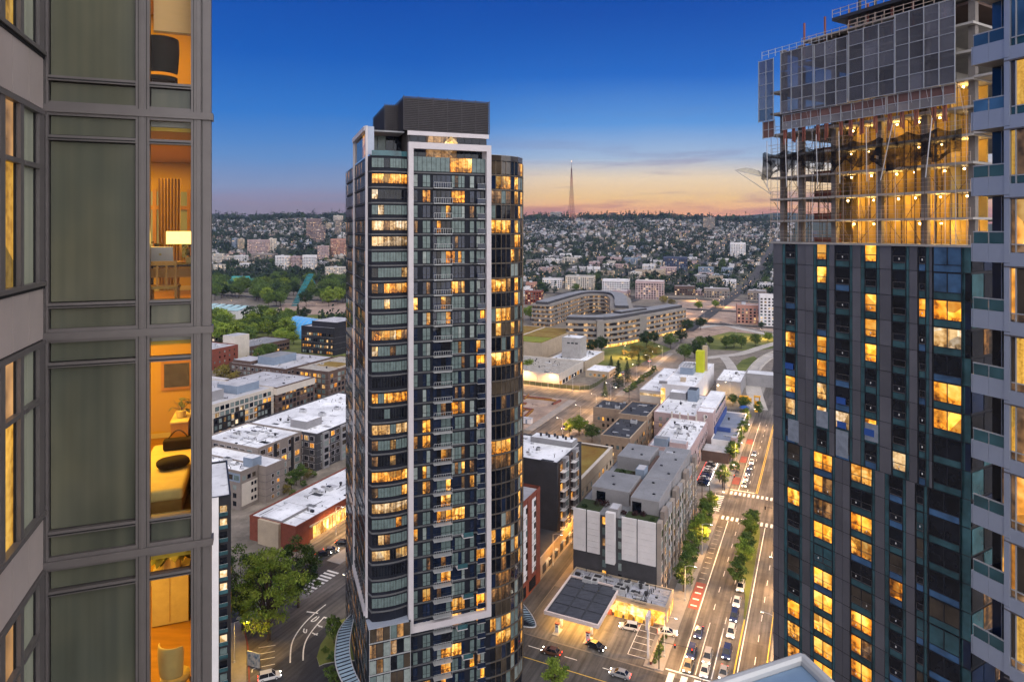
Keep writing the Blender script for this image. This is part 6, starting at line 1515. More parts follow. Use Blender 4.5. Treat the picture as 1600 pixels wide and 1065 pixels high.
# landmarks picked out on the hill and its foot: px left, px right, top, base, wall, name, label
LM = [(382, 418, 375, 397, 'wall_pink', 'hospital_slab', 'broad pink slab block at the foot of the hill'), (419, 429, 373, 395, 'wall_cream', 'apartment_slab', 'cream narrow block joined beside the pink slab'),
      (476, 499, 342, 374, 'wall_mauve', 'apartment_high_rise', 'tallest brown high-rise on the left hillside'), (488, 506, 360, 378, 'wall_mauve', 'apartment_slab', 'lower brown slab in front of the tall hillside high-rise'),
      (508, 516, 349, 359, 'wall_tan', 'apartment_slab', 'small tan block right of the brown high-rise'), (522, 532, 344, 366, 'wall_taupe', 'apartment_high_rise', 'slim taupe high-rise by the dark tower edge'), (519, 534, 337, 347, 'wall_cream', 'hilltop_block', 'cream block on the hilltop by the tower'),
      (361, 370, 373, 388, 'wall_blue', 'apartment_slab', 'pale blue end of the small slab left of the pink block'), (370, 378, 374, 389, 'wall_tan', 'apartment_slab', 'tan end of the small slab left of the pink block'),
      (427, 450, 400, 421, 'wall_white', 'white_apartments', 'white ribbed apartments behind the park trees'), (452, 470, 401, 421, 'wall_pink', 'white_apartments', 'mauve end of the row behind the park trees'), (470, 492, 399, 421, 'wall_white', 'white_apartments', 'blue striped white apartments behind the park trees'),
      (494, 512, 385, 406, 'wall_pink', 'street_slab', 'rosy slab along the rising street'), (513, 545, 374, 402, 'wall_salmon', 'street_slab', 'salmon pink slab along the rising street by the tower'),
      (330, 347, 397, 414, 'wall_cream', 'apartment_slab', 'cream slab against the near tower edge'), (330, 349, 414, 425, 'wall_cream', 'low_apartments', 'low cream block below the cream slab'), (504, 538, 418, 432, 'wall_cream', 'low_apartments', 'low cream apartments at the right end of the park'),
      (388, 428, 397, 408, 'wall_taupe', 'parking_deck', 'taupe deck in front of the pink slab'), (858, 878, 327, 341, 'concrete', 'hilltop_block', 'grey hilltop block left of the mast'), (890, 900, 330, 342, 'wall_salmon', 'mast_house', 'reddish house at the foot of the mast'), (951, 964, 324, 338, 'wall_brown', 'hilltop_block', 'brown hilltop block with white lit top'),
      (1098, 1118, 340, 358, 'wall_taupe', 'hilltop_block', 'taupe slab on the right hillside'), (1140, 1166, 380, 404, 'wall_white', 'white_apartments', 'white stepped apartments by the lit street'), (1090, 1116, 418, 432, 'wall_blue', 'low_apartments', 'pale blue low block by the lit street'), (1034, 1076, 402, 424, 'wall_navyblue', 'dark_blue_hall', 'dark blue hall beside the rising street'),
      (1030, 1058, 418, 430, 'wall_pink', 'low_apartments', 'rose low block below the dark blue hall'), (845, 880, 436, 450, 'wall_white', 'white_apartments', 'long white apartments behind the curved offices'), (880, 930, 432, 452, 'wall_cream', 'white_apartments', 'cream balconied apartments behind the curved offices'), (938, 985, 438, 460, 'wall_white', 'white_apartments', 'white grey-striped apartments right of the curved offices'), (990, 1040, 440, 468, 'wall_pink', 'row_apartments', 'rosy long apartments along the rising street'),
      (1052, 1088, 448, 462, 'wall_brown', 'brick_school', 'dark brick block with white roof across the empty lot'), (1098, 1142, 452, 466, 'wall_taupe', 'low_school', 'taupe long low school with lit windows across the lot'), (818, 848, 455, 476, 'brick_red', 'brick_block', 'red brick block left of the curved offices'), (820, 838, 442, 455, 'wall_salmon', 'brick_block', 'orange brick block above the red brick block'),
      (1150, 1190, 478, 506, 'wall_salmon', 'row_apartments', 'salmon balconied apartments by the slip road'), (1186, 1212, 462, 510, 'wall_white', 'white_apartments', 'tall white apartments at the construction tower edge')]
OCC = []
FLAT = []                                        # plain city blocks that fill the flat ground behind the near tower
for u in range(150, 640, 46):
    for v in range(-760, -225, 44):
        p = uv2(u, v); px, py = proj(p)
        if 150 < px < 286 and p.y > 150 and not (px > 250 and p.y > 560): FLAT.append((p, RF.uniform(24, 34), RF.uniform(22, 32), RF.uniform(7, 17)))
def far_things():
    for x0, x1, yt, yb, wall, nm, lab in LM:
        p = hit((x0 + x1) / 2, yb); D = p.y; w = (x1 - x0) / F * D * .97; h = (yb - yt) / F * D
        T = thing(nm, lab, 'building', (p.x, p.y, p.z), -GA * .6); far_block(T, w * .9, min(max(w * .5, 12), 26), h, wall, RF.choice(FR), RF, 3.2, 3.4, .2, -10)
        OCC.append((x0 - 2, x1 + 2, yt - 1, yb + 1, D))
    # mid-rise blocks on the flat, lot by lot
    n = 0; houses = []; LOWS = []
    GR = {}
    for u in range(640, 1560, 30):
        for v in range(-2000, 180, 30):
            uu, vv = u + RF.uniform(-4, 4), v + RF.uniform(-3, 3)
            p = uv2(uu, vv)
            if p.y < 640: continue
            p.z = terrain(p.x, p.y); px, py = proj(p)
            if not (190 < px < 570 or 795 < px < 1240): continue
            if in_park(px, py): continue
            if any(abs(vv - r) < 22 for r in FARV): continue
            if any((u - s) % 120 < 14 for s in (700,)) and RF.random() < .7: continue
            if py > 470 and 800 < px < 1216: continue
            if py > 448 and 836 < px < 940: continue
            if any(a < px < b and c - 1 < py < d + 2 for a, b, c, d, D in OCC): continue
            t = RF.random()
            if t < .2: continue
            big = (t > .42 and p.y < 1500) or p.y < 1000
            w, l, h = (RF.uniform(18, 27), RF.uniform(16, 25), RF.uniform(7, 14)) if big else (RF.uniform(9, 14), RF.uniform(10, 15), RF.uniform(5.5, 8))
            wall = RF.choice(FW)
            if big and n < 300 and px > 320:
                col = {'wall_white': 'white', 'wall_cream': 'cream', 'wall_grey': 'grey', 'wall_pink': 'rosy', 'wall_tan': 'tan', 'wall_taupe': 'taupe', 'wall_blue': 'pale blue'}[wall]
                side = 'left of the dark tower' if px < 600 else 'right of the dark tower'
                T = thing('low_rise', f'{col} flat-roofed low-rise in the far streets {side}', 'building', (p.x, p.y, p.z), -GA, f'{col} far low-rises {side}')
                far_block(T, w, l, h, wall, RF.choice(FR), RF, 3.2, 3.4, .2, -4); n += 1
            elif big: LOWS.append((p, w, l, h, wall))
            else: houses.append((p, w, l, h, wall))
    for u in range(1450, 2700, 18):
        for v in range(-2800, 420, 15):
            p = uv2(u + RF.uniform(-4, 4), v + RF.uniform(-4, 4))
            if p.y < 1350 or p.y > 2640: continue
            p.z = terrain(p.x, p.y); px, py = proj(p)
            if not (190 < px < 570 or 795 < px < 1240): continue
            if in_park(px, py) or any(abs(v - r) < 10 for r in FARV) or any(a < px < b and c < py < d + 2 for a, b, c, d, D in OCC): continue
            dens = .50 + .42 * noise.noise((p.x * .006, p.y * .004, 9))
            if RF.random() > dens: continue
            houses.append((p, RF.uniform(8, 13), RF.uniform(9, 14), RF.uniform(5.5, 8.5), RF.choice(FW)))
    houses.sort(key=lambda q: q[0].y)
    HM = []
    for i in range(10):                                        # ten gabled house types
        wall = FW[i % len(FW)]; roof = ['roof_mid', 'roof_grey', 'roof_grey', 'roof_shingle', 'roof_brown'][i % 5]
        w, l, e, rdg = RF.uniform(8, 12), RF.uniform(9, 13), RF.uniform(5, 6.5), RF.uniform(7.6, 9.2)
        HM.append((w, l, e, rdg, wall, roof))
    def house_parts(w, l, e, r, wall, roof, lit):
        a = MB(); a.box(-w / 2, w / 2, 0, l, -4, e, wall, 'tb'); a.face([(-w / 2, 0, e), (w / 2, 0, e), (0, 0, r)], wall); a.face([(w / 2, l, e), (-w / 2, l, e), (0, l, r)], wall)
        b = MB()
        b.face([(w / 2 + .5, -.5, e - .3), (w / 2 + .5, l + .5, e - .3), (0, l + .5, r), (0, -.5, r)], roof); b.face([(0, -.5, r), (0, l + .5, r), (-w / 2 - .5, l + .5, e - .3), (-w / 2 - .5, -.5, e - .3)], roof)
        c = MB()
        for k in range(2):
            for i in range(3): c.slab((-w / 2 + (i + .25) * w / 3, 0, 1 + k * 2.6), (1, 0), w / 6, 1.4, .1, 'lit_far' if lit and RF.random() < .35 else 'glass_dark'); c.slab((w / 2, (i + .25) * l / 3, 1 + k * 2.6), (0, 1), l / 6, 1.4, .1, 'glass_dark')
        return a, b, c
    protos = {}
    rest = MB()
    names = {'wall_white': 'white', 'wall_cream': 'cream', 'wall_grey': 'grey', 'wall_pink': 'rosy', 'wall_tan': 'tan', 'wall_taupe': 'taupe', 'wall_blue': 'pale blue'}
    solo = houses[:260]
    for j, (p, w, l, h, wall) in enumerate(houses):
        px, _ = proj(p)
        if j < 260:
            q = HM[j % 10]; key = j % 10
            if key not in protos:
                protos[key] = [m.mesh(n_) for m, n_ in zip(house_parts(*q, True), ('wall', 'roof', 'window'))]
            side = 'left of the dark tower' if px < 600 else 'right of the dark tower'
            T = thing('gabled_house', f'{names[q[4]]} gabled house among the trees {side}', 'house', tuple(p), -GA + RF.choice([0, math.pi / 2, 0]), f'{names[q[4]]} gabled houses {side}')
            for me, n_ in zip(protos[key], ('wall', 'roof', 'window')):
                o = bpy.data.objects.new(n_, me); COL.objects.link(o); o.parent = T
        else:
            q = HM[RF.randrange(10)]; sc = RF.uniform(.85, 1.15); a = -GA + RF.choice([0, math.pi / 2, math.pi / 2, .1]); ca, sa = math.cos(a) * sc, math.sin(a) * sc
            for m in house_parts(*q, RF.random() < .5):
                b0 = len(rest.v); rest.v += [(p.x + x * ca - y * sa, p.y + x * sa + y * ca, p.z + z * sc) for x, y, z in m.v]
                idx = [rest.mi(k) for k in m.mats]
                rest.f += [tuple(b0 + i for i in f) for f in m.f]; rest.m += [idx[k] for k in m.m]
    for p, w, l, h, wall in LOWS:
        m = MB(); m.box(-w / 2, w / 2, 0, l, -4, h, wall, 't'); m.face([(-w / 2, 0, h), (w / 2, 0, h), (w / 2, l, h), (-w / 2, l, h)], RF.choice(FR))
        for k in range(int(h / 3.2)):
            for i in range(int(w / 3.4)): m.slab((-w / 2 + (i + .3) * 3.4, 0, k * 3.2 + 1), (1, 0), 2, 1.7, .1, 'lit_far' if RF.random() < .2 else 'glass_dark')
            for i in range(int(l / 3.4)): m.slab((w / 2, (i + .3) * 3.4, k * 3.2 + 1), (0, 1), 2, 1.7, .1, 'glass_dark')
        ca, sa = math.cos(-GA), math.sin(-GA); b0 = len(rest.v); rest.v += [(p.x + x * ca - y * sa, p.y + x * sa + y * ca, p.z + z) for x, y, z in m.v]; idx = [rest.mi(k) for k in m.mats]; rest.f += [tuple(b0 + i for i in f) for f in m.f]; rest.m += [idx[k] for k in m.m]
    o = rest.build('hillside_houses', kind='stuff'); tag(o, 'mass of small houses covering the distant hillside', 'houses'); o['kind'] = 'stuff'
    # lights of the far streets
    mb = MB()
    def bulb(p, r): mb.lathe([(.01, p[2] - r), (r, p[2]), (.01, p[2] + r)], 'bulb_far', 6, (p[0], p[1]))
    for v in FARV[:4]:
        for u in range(660, 2100, 30):
            for s_ in (-8, 8):
                q = uv2(u + RF.uniform(-5, 5), v + s_)
                px, py = proj(Vector((q.x, q.y, terrain(q.x, q.y))))
                if RF.random() < .45: bulb((q.x, q.y, terrain(q.x, q.y) + 8), .32 * q.y / 1000)
    for k in range(230):
        D = RF.uniform(700, 2500); px = RF.choice([RF.uniform(333, 540), RF.uniform(820, 1208), RF.uniform(820, 1208)]); x = (px - CX) / F * D
        bulb((x, D, terrain(x, D) + RF.uniform(4, 9)), RF.uniform(.22, .45) * D / 1000)
    o = mb.build('far_street_lamps'); tag(o, 'scattered warm street lamps twinkling over the far streets', 'lamps'); o['kind'] = 'stuff'
far_things()
for p, w, l, h in FLAT:
    T = thing('city_block', 'plain flat-roofed city block behind the near glass tower', 'building', tuple(p), -GA, 'city blocks behind the near tower'); far_block(T, w, l, h, RF.choice(FW + ['brick_red', 'wall_dark']), RF.choice(FR), RF, 3.0, 3.4, .15, 0)
def mast():
    p = hit(893, 336); D = p.y; T = thing('broadcast_mast', 'tall red lattice broadcast mast on the hilltop skyline', 'mast', tuple(p), .4)
    h = (330 - 248) / F * D; mb = MB(); n = 18
    def hw(t): return 9.5 * (1 - t) ** 1.15 + 1.6
    for i in range(n):
        t0, t1 = i / n, (i + 1) / n; a, b = hw(t0), hw(t1); z0, z1 = h * t0, h * t1
        for sx, sy in ((1, 1), (1, -1), (-1, -1), (-1, 1)): mb.tube((sx * a, sy * a, z0), (sx * b, sy * b, z1), .75, 'mast_red' if (i // 3) % 2 == 0 else 'mast_dark', n=4)
        for c, d in (((1, 1), (1, -1)), ((1, -1), (-1, -1)), ((-1, -1), (-1, 1)), ((-1, 1), (1, 1))):
            mb.tube((c[0] * a, c[1] * a, z0), (d[0] * b, d[1] * b, z1), .42, 'mast_red', n=4); mb.tube((c[0] * b, c[1] * b, z1), (d[0] * b, d[1] * b, z1), .42, 'mast_red', n=4)
    mb.build('lattice', T); MB().tube((0, 0, h), (0, 0, h * 1.14), 1.1, 'mast_dark', .35).build('antenna', T)
    mb = MB(); mb.lathe([(.1, h * 1.13), (1.6, h * 1.14), (.1, h * 1.15)], 'bulb_far', 6); mb.build('beacon', T)
mast()
# ------------------------------------------------------------------ trees
def make_tree(seed, h, rad, leaf, kind='round', clumps=34, per=48, ls=.34, trunk_h=.3):
    rr = random.Random(seed); tr = MB(); cr = MB()
    top = h * .98
    if kind == 'conifer':
        tr.tube((0, 0, 0), (0, 0, h * .96), h * .018, 'bark', .02, 7)
        n = int(clumps * 1.4)
        for i in range(n):
            t = (i + .5) / n; z = h * (.1 + .88 * t); r = rad * (1 - t) ** .85 * rr.uniform(.75, 1.1) + .1; a = i * 2.399
            tip = Vector((r * math.cos(a), r * math.sin(a), z - r * .25)); base = Vector((0, 0, z)); tr.tube(base, tip, .04, 'bark', .01, 4)
            for k in range(per):
                q = rr.random() ** .6; c = base.lerp(tip, q) + Vector((rr.gauss(0, 1), rr.gauss(0, 1), rr.gauss(0, .6) - .2)) * (.10 + .16 * r * .5); leafquad(cr, c, ls * rr.uniform(.6, 1.1), rr, leaf, .6)
        return tr.mesh('trunk'), cr.mesh('crown')
    zt = h * trunk_h; tr.tube((0, 0, -.2), (rr.uniform(-.1, .1), rr.uniform(-.1, .1), zt * 1.1), h * .022, 'bark', h * .015, 8)
    cz = (zt + top) / 2; hz = (top - zt) / 2 * 1.05
    cents = []
    for i in range(clumps):
        for _ in range(20):
            d = Vector((rr.gauss(0, 1), rr.gauss(0, 1), rr.gauss(0, 1))).normalized(); q = rr.uniform(.45, .98) if kind != 'lobed' else rr.uniform(.45, .85) + .45 * abs(noise.noise((d.x * 1.7 + seed, d.y * 1.7, d.z * 1.7)))
            c = Vector((d.x * rad * q, d.y * rad * q, cz + d.z * hz * q))
            c.x *= 1.0 - .25 * max(0, d.z) if kind == 'round' else 1 - .5 * max(0, d.z); c.y *= 1.0 - .25 * max(0, d.z)
            if all((c - e).length > rad * .26 for e in cents): break
        cents.append(c)
    for c in cents:
        b = Vector((0, 0, zt + (c.z - zt) * .25)); m = b.lerp(c, .55) + Vector((0, 0, rad * .08)); tr.tube((0, 0, min(zt, c.z * .8)), m, h * .007, 'bark', h * .004, 5); tr.tube(m, c, h * .004, 'bark', h * .0015, 4)
        cs = rad * (rr.uniform(.24, .40) if kind != 'lobed' else rr.uniform(.15, .30))
        for k in range(per):
            d = Vector((rr.gauss(0, 1), rr.gauss(0, 1), rr.gauss(0, .75) + .15)).normalized() * cs * rr.uniform(.35, 1.08); d.z *= .75
            leafquad(cr, c + d, ls * rr.uniform(.6, 1.25), rr, leaf, .35)
    return tr.mesh('trunk'), cr.mesh('crown')
TP = {}
def proto(key, *a, **k): TP[key] = make_tree(*a, **k)
proto('street0', 1, 8.5, 3.0, 'leaf_green', clumps=30, per=60, ls=.26); proto('street1', 2, 8.0, 2.6, 'leaf_green', clumps=28, per=60, ls=.26); proto('street2', 5, 9.5, 2.9, 'leaf_bright', kind='tall', clumps=30, per=60, ls=.26)
proto('bush', 3, 3.0, 1.8, 'leaf_green', clumps=18, per=40, ls=.2, trunk_h=.05); proto('round0', 6, 12, 5.5, 'leaf_dark', clumps=40, per=60, ls=.4); proto('round1', 7, 13, 6.0, 'leaf_green', clumps=42, per=60, ls=.42)
proto('bright', 8, 12, 5.6, 'leaf_bright', clumps=40, per=60, ls=.42); proto('conifer', 9, 17, 4.6, 'leaf_dark', kind='conifer', clumps=44, per=34, ls=.36); proto('big', 10, 21, 7.6, 'leaf_bright', kind='lobed', clumps=58, per=200, ls=.24, trunk_h=.2); proto('big2', 12, 18, 6.4, 'leaf_green', kind='lobed', clumps=44, per=210, ls=.24, trunk_h=.2)
proto('gold', 13, 8, 4.6, 'leaf_gold', clumps=26, per=44, ls=.36, trunk_h=.15)
def tree(key, p, s=1.0, label='', group=None, name='tree', rr=RF):
    T = thing(name, label, 'tree', tuple(p), rr.uniform(0, 6.28), group); T.scale = (s * rr.uniform(.92, 1.08), s * rr.uniform(.92, 1.08), s)
    for me, n in zip(TP[key], ('trunk', 'crown')): o = bpy.data.objects.new(n, me); COL.objects.link(o); o.parent = T
    return T
# big trees, bottom left
tree('big', gnd(420, 1000), 1.1, 'largest bright green tree, left of the curving street', name='broadleaf_tree'); tree('big2', gnd(466, 948), 1.0, 'deep green tree leaning over the crossing by the big tree', name='broadleaf_tree'); tree('big2', gnd(380, 985), 1.15, 'deep green tree against the black apartment block', name='broadleaf_tree')
tree('street1', gnd(522, 1005), .8, 'small tree in the planting bed by the canopy', name='young_tree'); tree('street2', gnd(869, 1092), .9, 'slim tree top at the bottom edge by the street', name='young_tree')
for i, (x, y, s) in enumerate(((508, 1020, .5), (520, 1033, .7), (530, 1026, .6), (515, 1058, .8), (524, 1066, .8))): tree('bush', gnd(x, y), s, f'clipped shrub in the planting bed by the canopy, {ORD[i]} from the crossing', 'shrubs in the planting bed', 'shrub')
for i, (u, v, k) in enumerate(((178, -33.6, 'street1'), (184, -34.2, 'street0'), (190, -33.8, 'street1'), (196, -34.4, 'street0'), (202, -33.7, 'street2'), (208, -34.2, 'street0'), (214, -33.9, 'street2'), (220, -34.3, 'street1'), (226, -33.9, 'street2'))): tree(k, uv2(u, v, .14), RF.uniform(.8, 1.05), f'street tree beside the white panelled apartments, {ORD[i]} from the filling station', 'street trees beside the white apartments', 'street_tree')
for i, u in enumerate((186, 191.5, 197, 202.5, 208, 213.5, 219, 224)): tree(('street0', 'street1', 'street2')[i % 3], uv2(u, -20.2 + RF.uniform(-.4, .4), .2), RF.uniform(.72, .98), f'tree on the median of the avenue, {ORD[i]} from the waiting cars', 'median trees of the avenue', 'street_tree')
for i in range(11): tree(('street0', 'street1')[i % 2], uv2(286 + i * 5.8, -33.8 + RF.uniform(-.5, .5), .14), RF.uniform(.75, 1.0), f'street tree beside the blue roofed shop, {ORD[i]} from the junction', 'street trees by the blue roofed shop', 'street_tree')
for i in range(7): tree(('street0', 'street2')[i % 2], uv2(200 + i * 9, -7.5, .14), RF.uniform(.8, 1.0), f'street tree by the construction tower, {ORD[i]} along the avenue', 'street trees by the construction tower', 'street_tree')
for i, (x, y, k, s, lab) in enumerate([(1130, 762, 'street0', 1.0, 'lone round tree at the junction corner'), (1147, 735, 'bush', 1.3, 'clipped shrub square beyond the junction'), (905, 680, 'bright', .75, 'bright tree behind the planted roof'), (925, 690, 'round1', .6, 'small green tree behind the planted roof'), (890, 682, 'street2', .9, 'slim tree by the excavated lot'),
        (946, 655, 'round0', .75, 'dark tree by the brick apartments'), (945, 620, 'conifer', .55, 'thin conifer at the street corner by the brick apartments'), (966, 697, 'conifer', .7, 'dark conifer in front of the brick apartments'), (966, 607, 'conifer', 1.05, 'tall conifer in the fenced yard'), (980, 596, 'conifer', .8, 'smaller conifer beside the tall yard conifer'),
        (1040, 618, 'round0', .55, 'dark tree in front of the white warehouse'), (1064, 625, 'round0', .6, 'round tree behind the gabled hall'), (955, 578, 'conifer', .6, 'conifer by the annex wall'), (998, 572, 'conifer', .55, 'conifer on the campus slope'), (940, 552, 'round0', 1.1, 'dark tree against the curved office'), (925, 553, 'round0', .9, 'dark tree left of the lit office entrance'),
        (1010, 543, 'round0', 1.15, 'broad dark tree right of the lit office entrance'), (1022, 538, 'round0', .9, 'dark tree beside the broad campus tree'), (1048, 545, 'round1', 1.0, 'tree at the campus corner'), (1064, 536, 'round0', 1.0, 'dark tree by the slip road'), (1075, 520, 'round0', 1.1, 'big tree before the empty lot'), (1095, 515, 'round0', 1.0, 'second big tree before the empty lot'),
        (1070, 565, 'round1', 1.0, 'green tree behind the warehouse roof'), (1085, 560, 'round0', 1.05, 'dark tree left of the lime tower'), (1094, 548, 'round1', .9, 'tree above the lime tower'), (1108, 540, 'round0', .7, 'small tree right of the lime tower'), (1135, 545, 'round1', .8, 'first tree between the ramps'), (1147, 543, 'round1', .85, 'second tree between the ramps'), (1158, 545, 'round1', .85, 'third tree between the ramps'), (1180, 541, 'round1', .8, 'fourth tree between the ramps'), (1200, 534, 'bright', .7, 'light green tree by the curved ramp'), (1190, 514, 'round0', .6, 'tree on the verge above the ramp'),
        (826, 585, 'bright', .85, 'light green tree at the tower edge by the garage'), (829, 500, 'bright', 1.3, 'broad light green tree beside the garage'), (1092, 484, 'bright', .9, 'floodlit green tree on the empty lot, left one'), (1118, 481, 'bright', .8, 'floodlit green tree on the empty lot, right one'), (1050, 478, 'gold', 1.2, 'golden tree at the edge of the empty lot'), (1036, 474, 'gold', 1.4, 'golden tree behind the curved office'),
        (1162, 640, 'round1', .55, 'tree by the playground'), (1145, 634, 'round1', .5, 'tree behind the blue roofed shop'), (1186, 650, 'street0', .9, 'street tree by the playground'), (480, 505, 'conifer', .0, '')]):
    if s: tree(k, gnd(x, y), s, lab, name='conifer_tree' if k == 'conifer' else 'broadleaf_tree')
tree('conifer', gnd(439, 508), 1.1, 'dark conifer in front of the park path', name='conifer_tree')
RT = random.Random(31)
for i in range(120):
    px, py = RT.uniform(332, 545), RT.uniform(440, 480)
    if 440 < px < 475 and py > 468: continue
    if 335 < px < 405 and py > 470: continue
    if 350 < px < 400 and py < 452: continue
    tree(RT.choice(['round1', 'round1', 'round0', 'bright']), gnd(px, py), RT.uniform(1.35, 1.9), 'tree in the dense park belt behind the teal sculpture', 'trees of the park belt', 'park_tree', RT)
for i in range(46):
    px, py = RT.uniform(330, 452), RT.uniform(506, 540)
    if px > 400 and py > 528: continue
    tree(RT.choice(['bright', 'bright', 'round1']), gnd(px, py), RT.uniform(1.1, 1.6), 'bright green tree in the clump before the gallery', 'bright trees before the gallery', 'park_tree', RT)
for i in range(14):
    px, py = RT.uniform(430, 462), RT.uniform(500, 540); tree(RT.choice(['round1', 'round0', 'bright']), gnd(px, py), RT.uniform(.8, 1.1), 'green tree beside the blue vault', 'trees beside the blue vault', 'park_tree', RT)
for i, (x, y, s) in enumerate(((345, 592, 1.2), (358, 588, 1.1), (372, 582, 1.0), (382, 572, .9), (366, 596, .9))): tree('gold', gnd(x, y), s, f'golden green tree in front of the red brick block, {ORD[i]} from the near tower', 'golden trees by the brick block', 'broadleaf_tree', RT)
for i, (x, y, s) in enumerate(((412, 562, .9), (424, 558, .8), (405, 566, .8))): tree('round1', gnd(x, y), s, 'tree in front of the low dark hall', 'trees by the low dark hall', 'broadleaf_tree', RT)
for i, (x, y, k) in enumerate(((455, 765, 'street0'), (463, 758, 'street1'), (470, 752, 'street0'), (447, 772, 'gold'), (480, 748, 'gold'), (458, 775, 'bush'), (474, 760, 'bush'), (490, 745, 'bush'))): tree(k, gnd(x, y), .8 if k != 'gold' else .5, f'courtyard {"shrub" if k == "bush" else "golden tree" if k == "gold" else "tree"} behind the brick shop, {ORD[i]} from the cream wall', 'courtyard trees', 'courtyard_tree', RT)
for i in range(12): tree('bush', uv2(382 + i * 6, -105 + RT.uniform(-1, 1)), RT.uniform(.9, 1.4), f'clipped shrub by the warehouse annex, {ORD[i]} along the street', 'shrubs by the warehouse annex', 'shrub', RT)
for i in range(10): tree(RT.choice(['bush', 'street1']), uv2(238 + i * 3.0, -104 + RT.uniform(-4, 6)), RT.uniform(.7, 1.2), 'shrub in the green strip behind the planted roof', 'shrubs behind the planted roof', 'shrub', RT)
for i in range(8): tree('bush', uv2(146 + i * 1.6, -33.9 + RT.uniform(-.3, .3)), RT.uniform(.3, .55), 'low shrub along the forecourt corner', 'shrubs at the forecourt corner', 'shrub', RT)
for i in range(18): tree(RT.choice(['bush', 'gold']), uv2(470 + RT.uniform(0, 50), -135 + RT.uniform(-10, 18)), RT.uniform(.5, .9), 'low planting on the campus slope', 'campus slope planting', 'shrub', RT)
# far trees: the nearest as things, the mass as one
def far_tree_mesh(mb, p, h, r, rr, conifer, mat, n):
    for i in range(n):
        if conifer: t = rr.random() ** 1.3; rad = r * (1 - t) * .8; z = h * (.1 + .9 * t)
        else:
            d = Vector((rr.gauss(0, 1), rr.gauss(0, 1), rr.gauss(0, 1))).normalized() * rr.uniform(.55, 1); z = h * .58 + d.z * h * .42; rad = None
        if rad is not None: a = rr.uniform(0, 6.28); c = Vector((rad * math.cos(a), rad * math.sin(a), z))
        else: c = Vector((d.x * r, d.y * r, z))
        leafquad(mb, Vector(p) + c, r * rr.uniform(.28, .45), rr, mat, .3)
mass = MB(); cnt = 0; near = []
for i in range(18000):
    D = 640 + 2050 * RT.random() ** .8; px = RT.choice([RT.uniform(190, 565), RT.uniform(326, 550), RT.uniform(797, 1236), RT.uniform(812, 1216), RT.uniform(812, 1216)]); x = (px - CX) / F * D
    p = Vector((x, D, terrain(x, D))); _, py = proj(p); u, v = to_uv(p)
    if any(abs(v - r) < 8 for r in FARV): continue
    if D < 1150 and (RT.random() < .2 or (py > 462 and px > 800) or in_park(px, py)): continue
    dn = .56 + .75 * noise.noise((x * .006 + 3, D * .005, 2))
    if D > 2480: dn += .22
    if RT.random() > dn: continue
    if any(a < px < b and c < py < d + 2 and D < DD + 5 for a, b, c, d, DD in OCC): continue
    con = RT.random() < (.35 if D > 1700 else .2); h = RT.uniform(8, 16) * (1.35 if con else 1) * (RT.uniform(.7, 2.1) if D > 2400 else 1); r = h * (.2 if con else RT.uniform(.34, .48))
    if len(near) < 150 and D < 1500: near.append((p, h, con))
    else: far_tree_mesh(mass, p, h, r, RT, con, 'leaf_far' if RT.random() < .8 else 'leaf_dark', 34 if D < 1700 else 26)
    cnt += 1
o = mass.build('far_tree_foliage'); tag(o, 'dark trees covering the far hillside and its crest', 'trees', kind='stuff')
for p, h, con in near: tree('conifer' if con else RT.choice(['round0', 'round0', 'round1']), p, h / (17 if con else 12.5), 'dark tree among the far streets', 'trees among the far streets', 'street_conifer' if con else 'street_tree', RT)
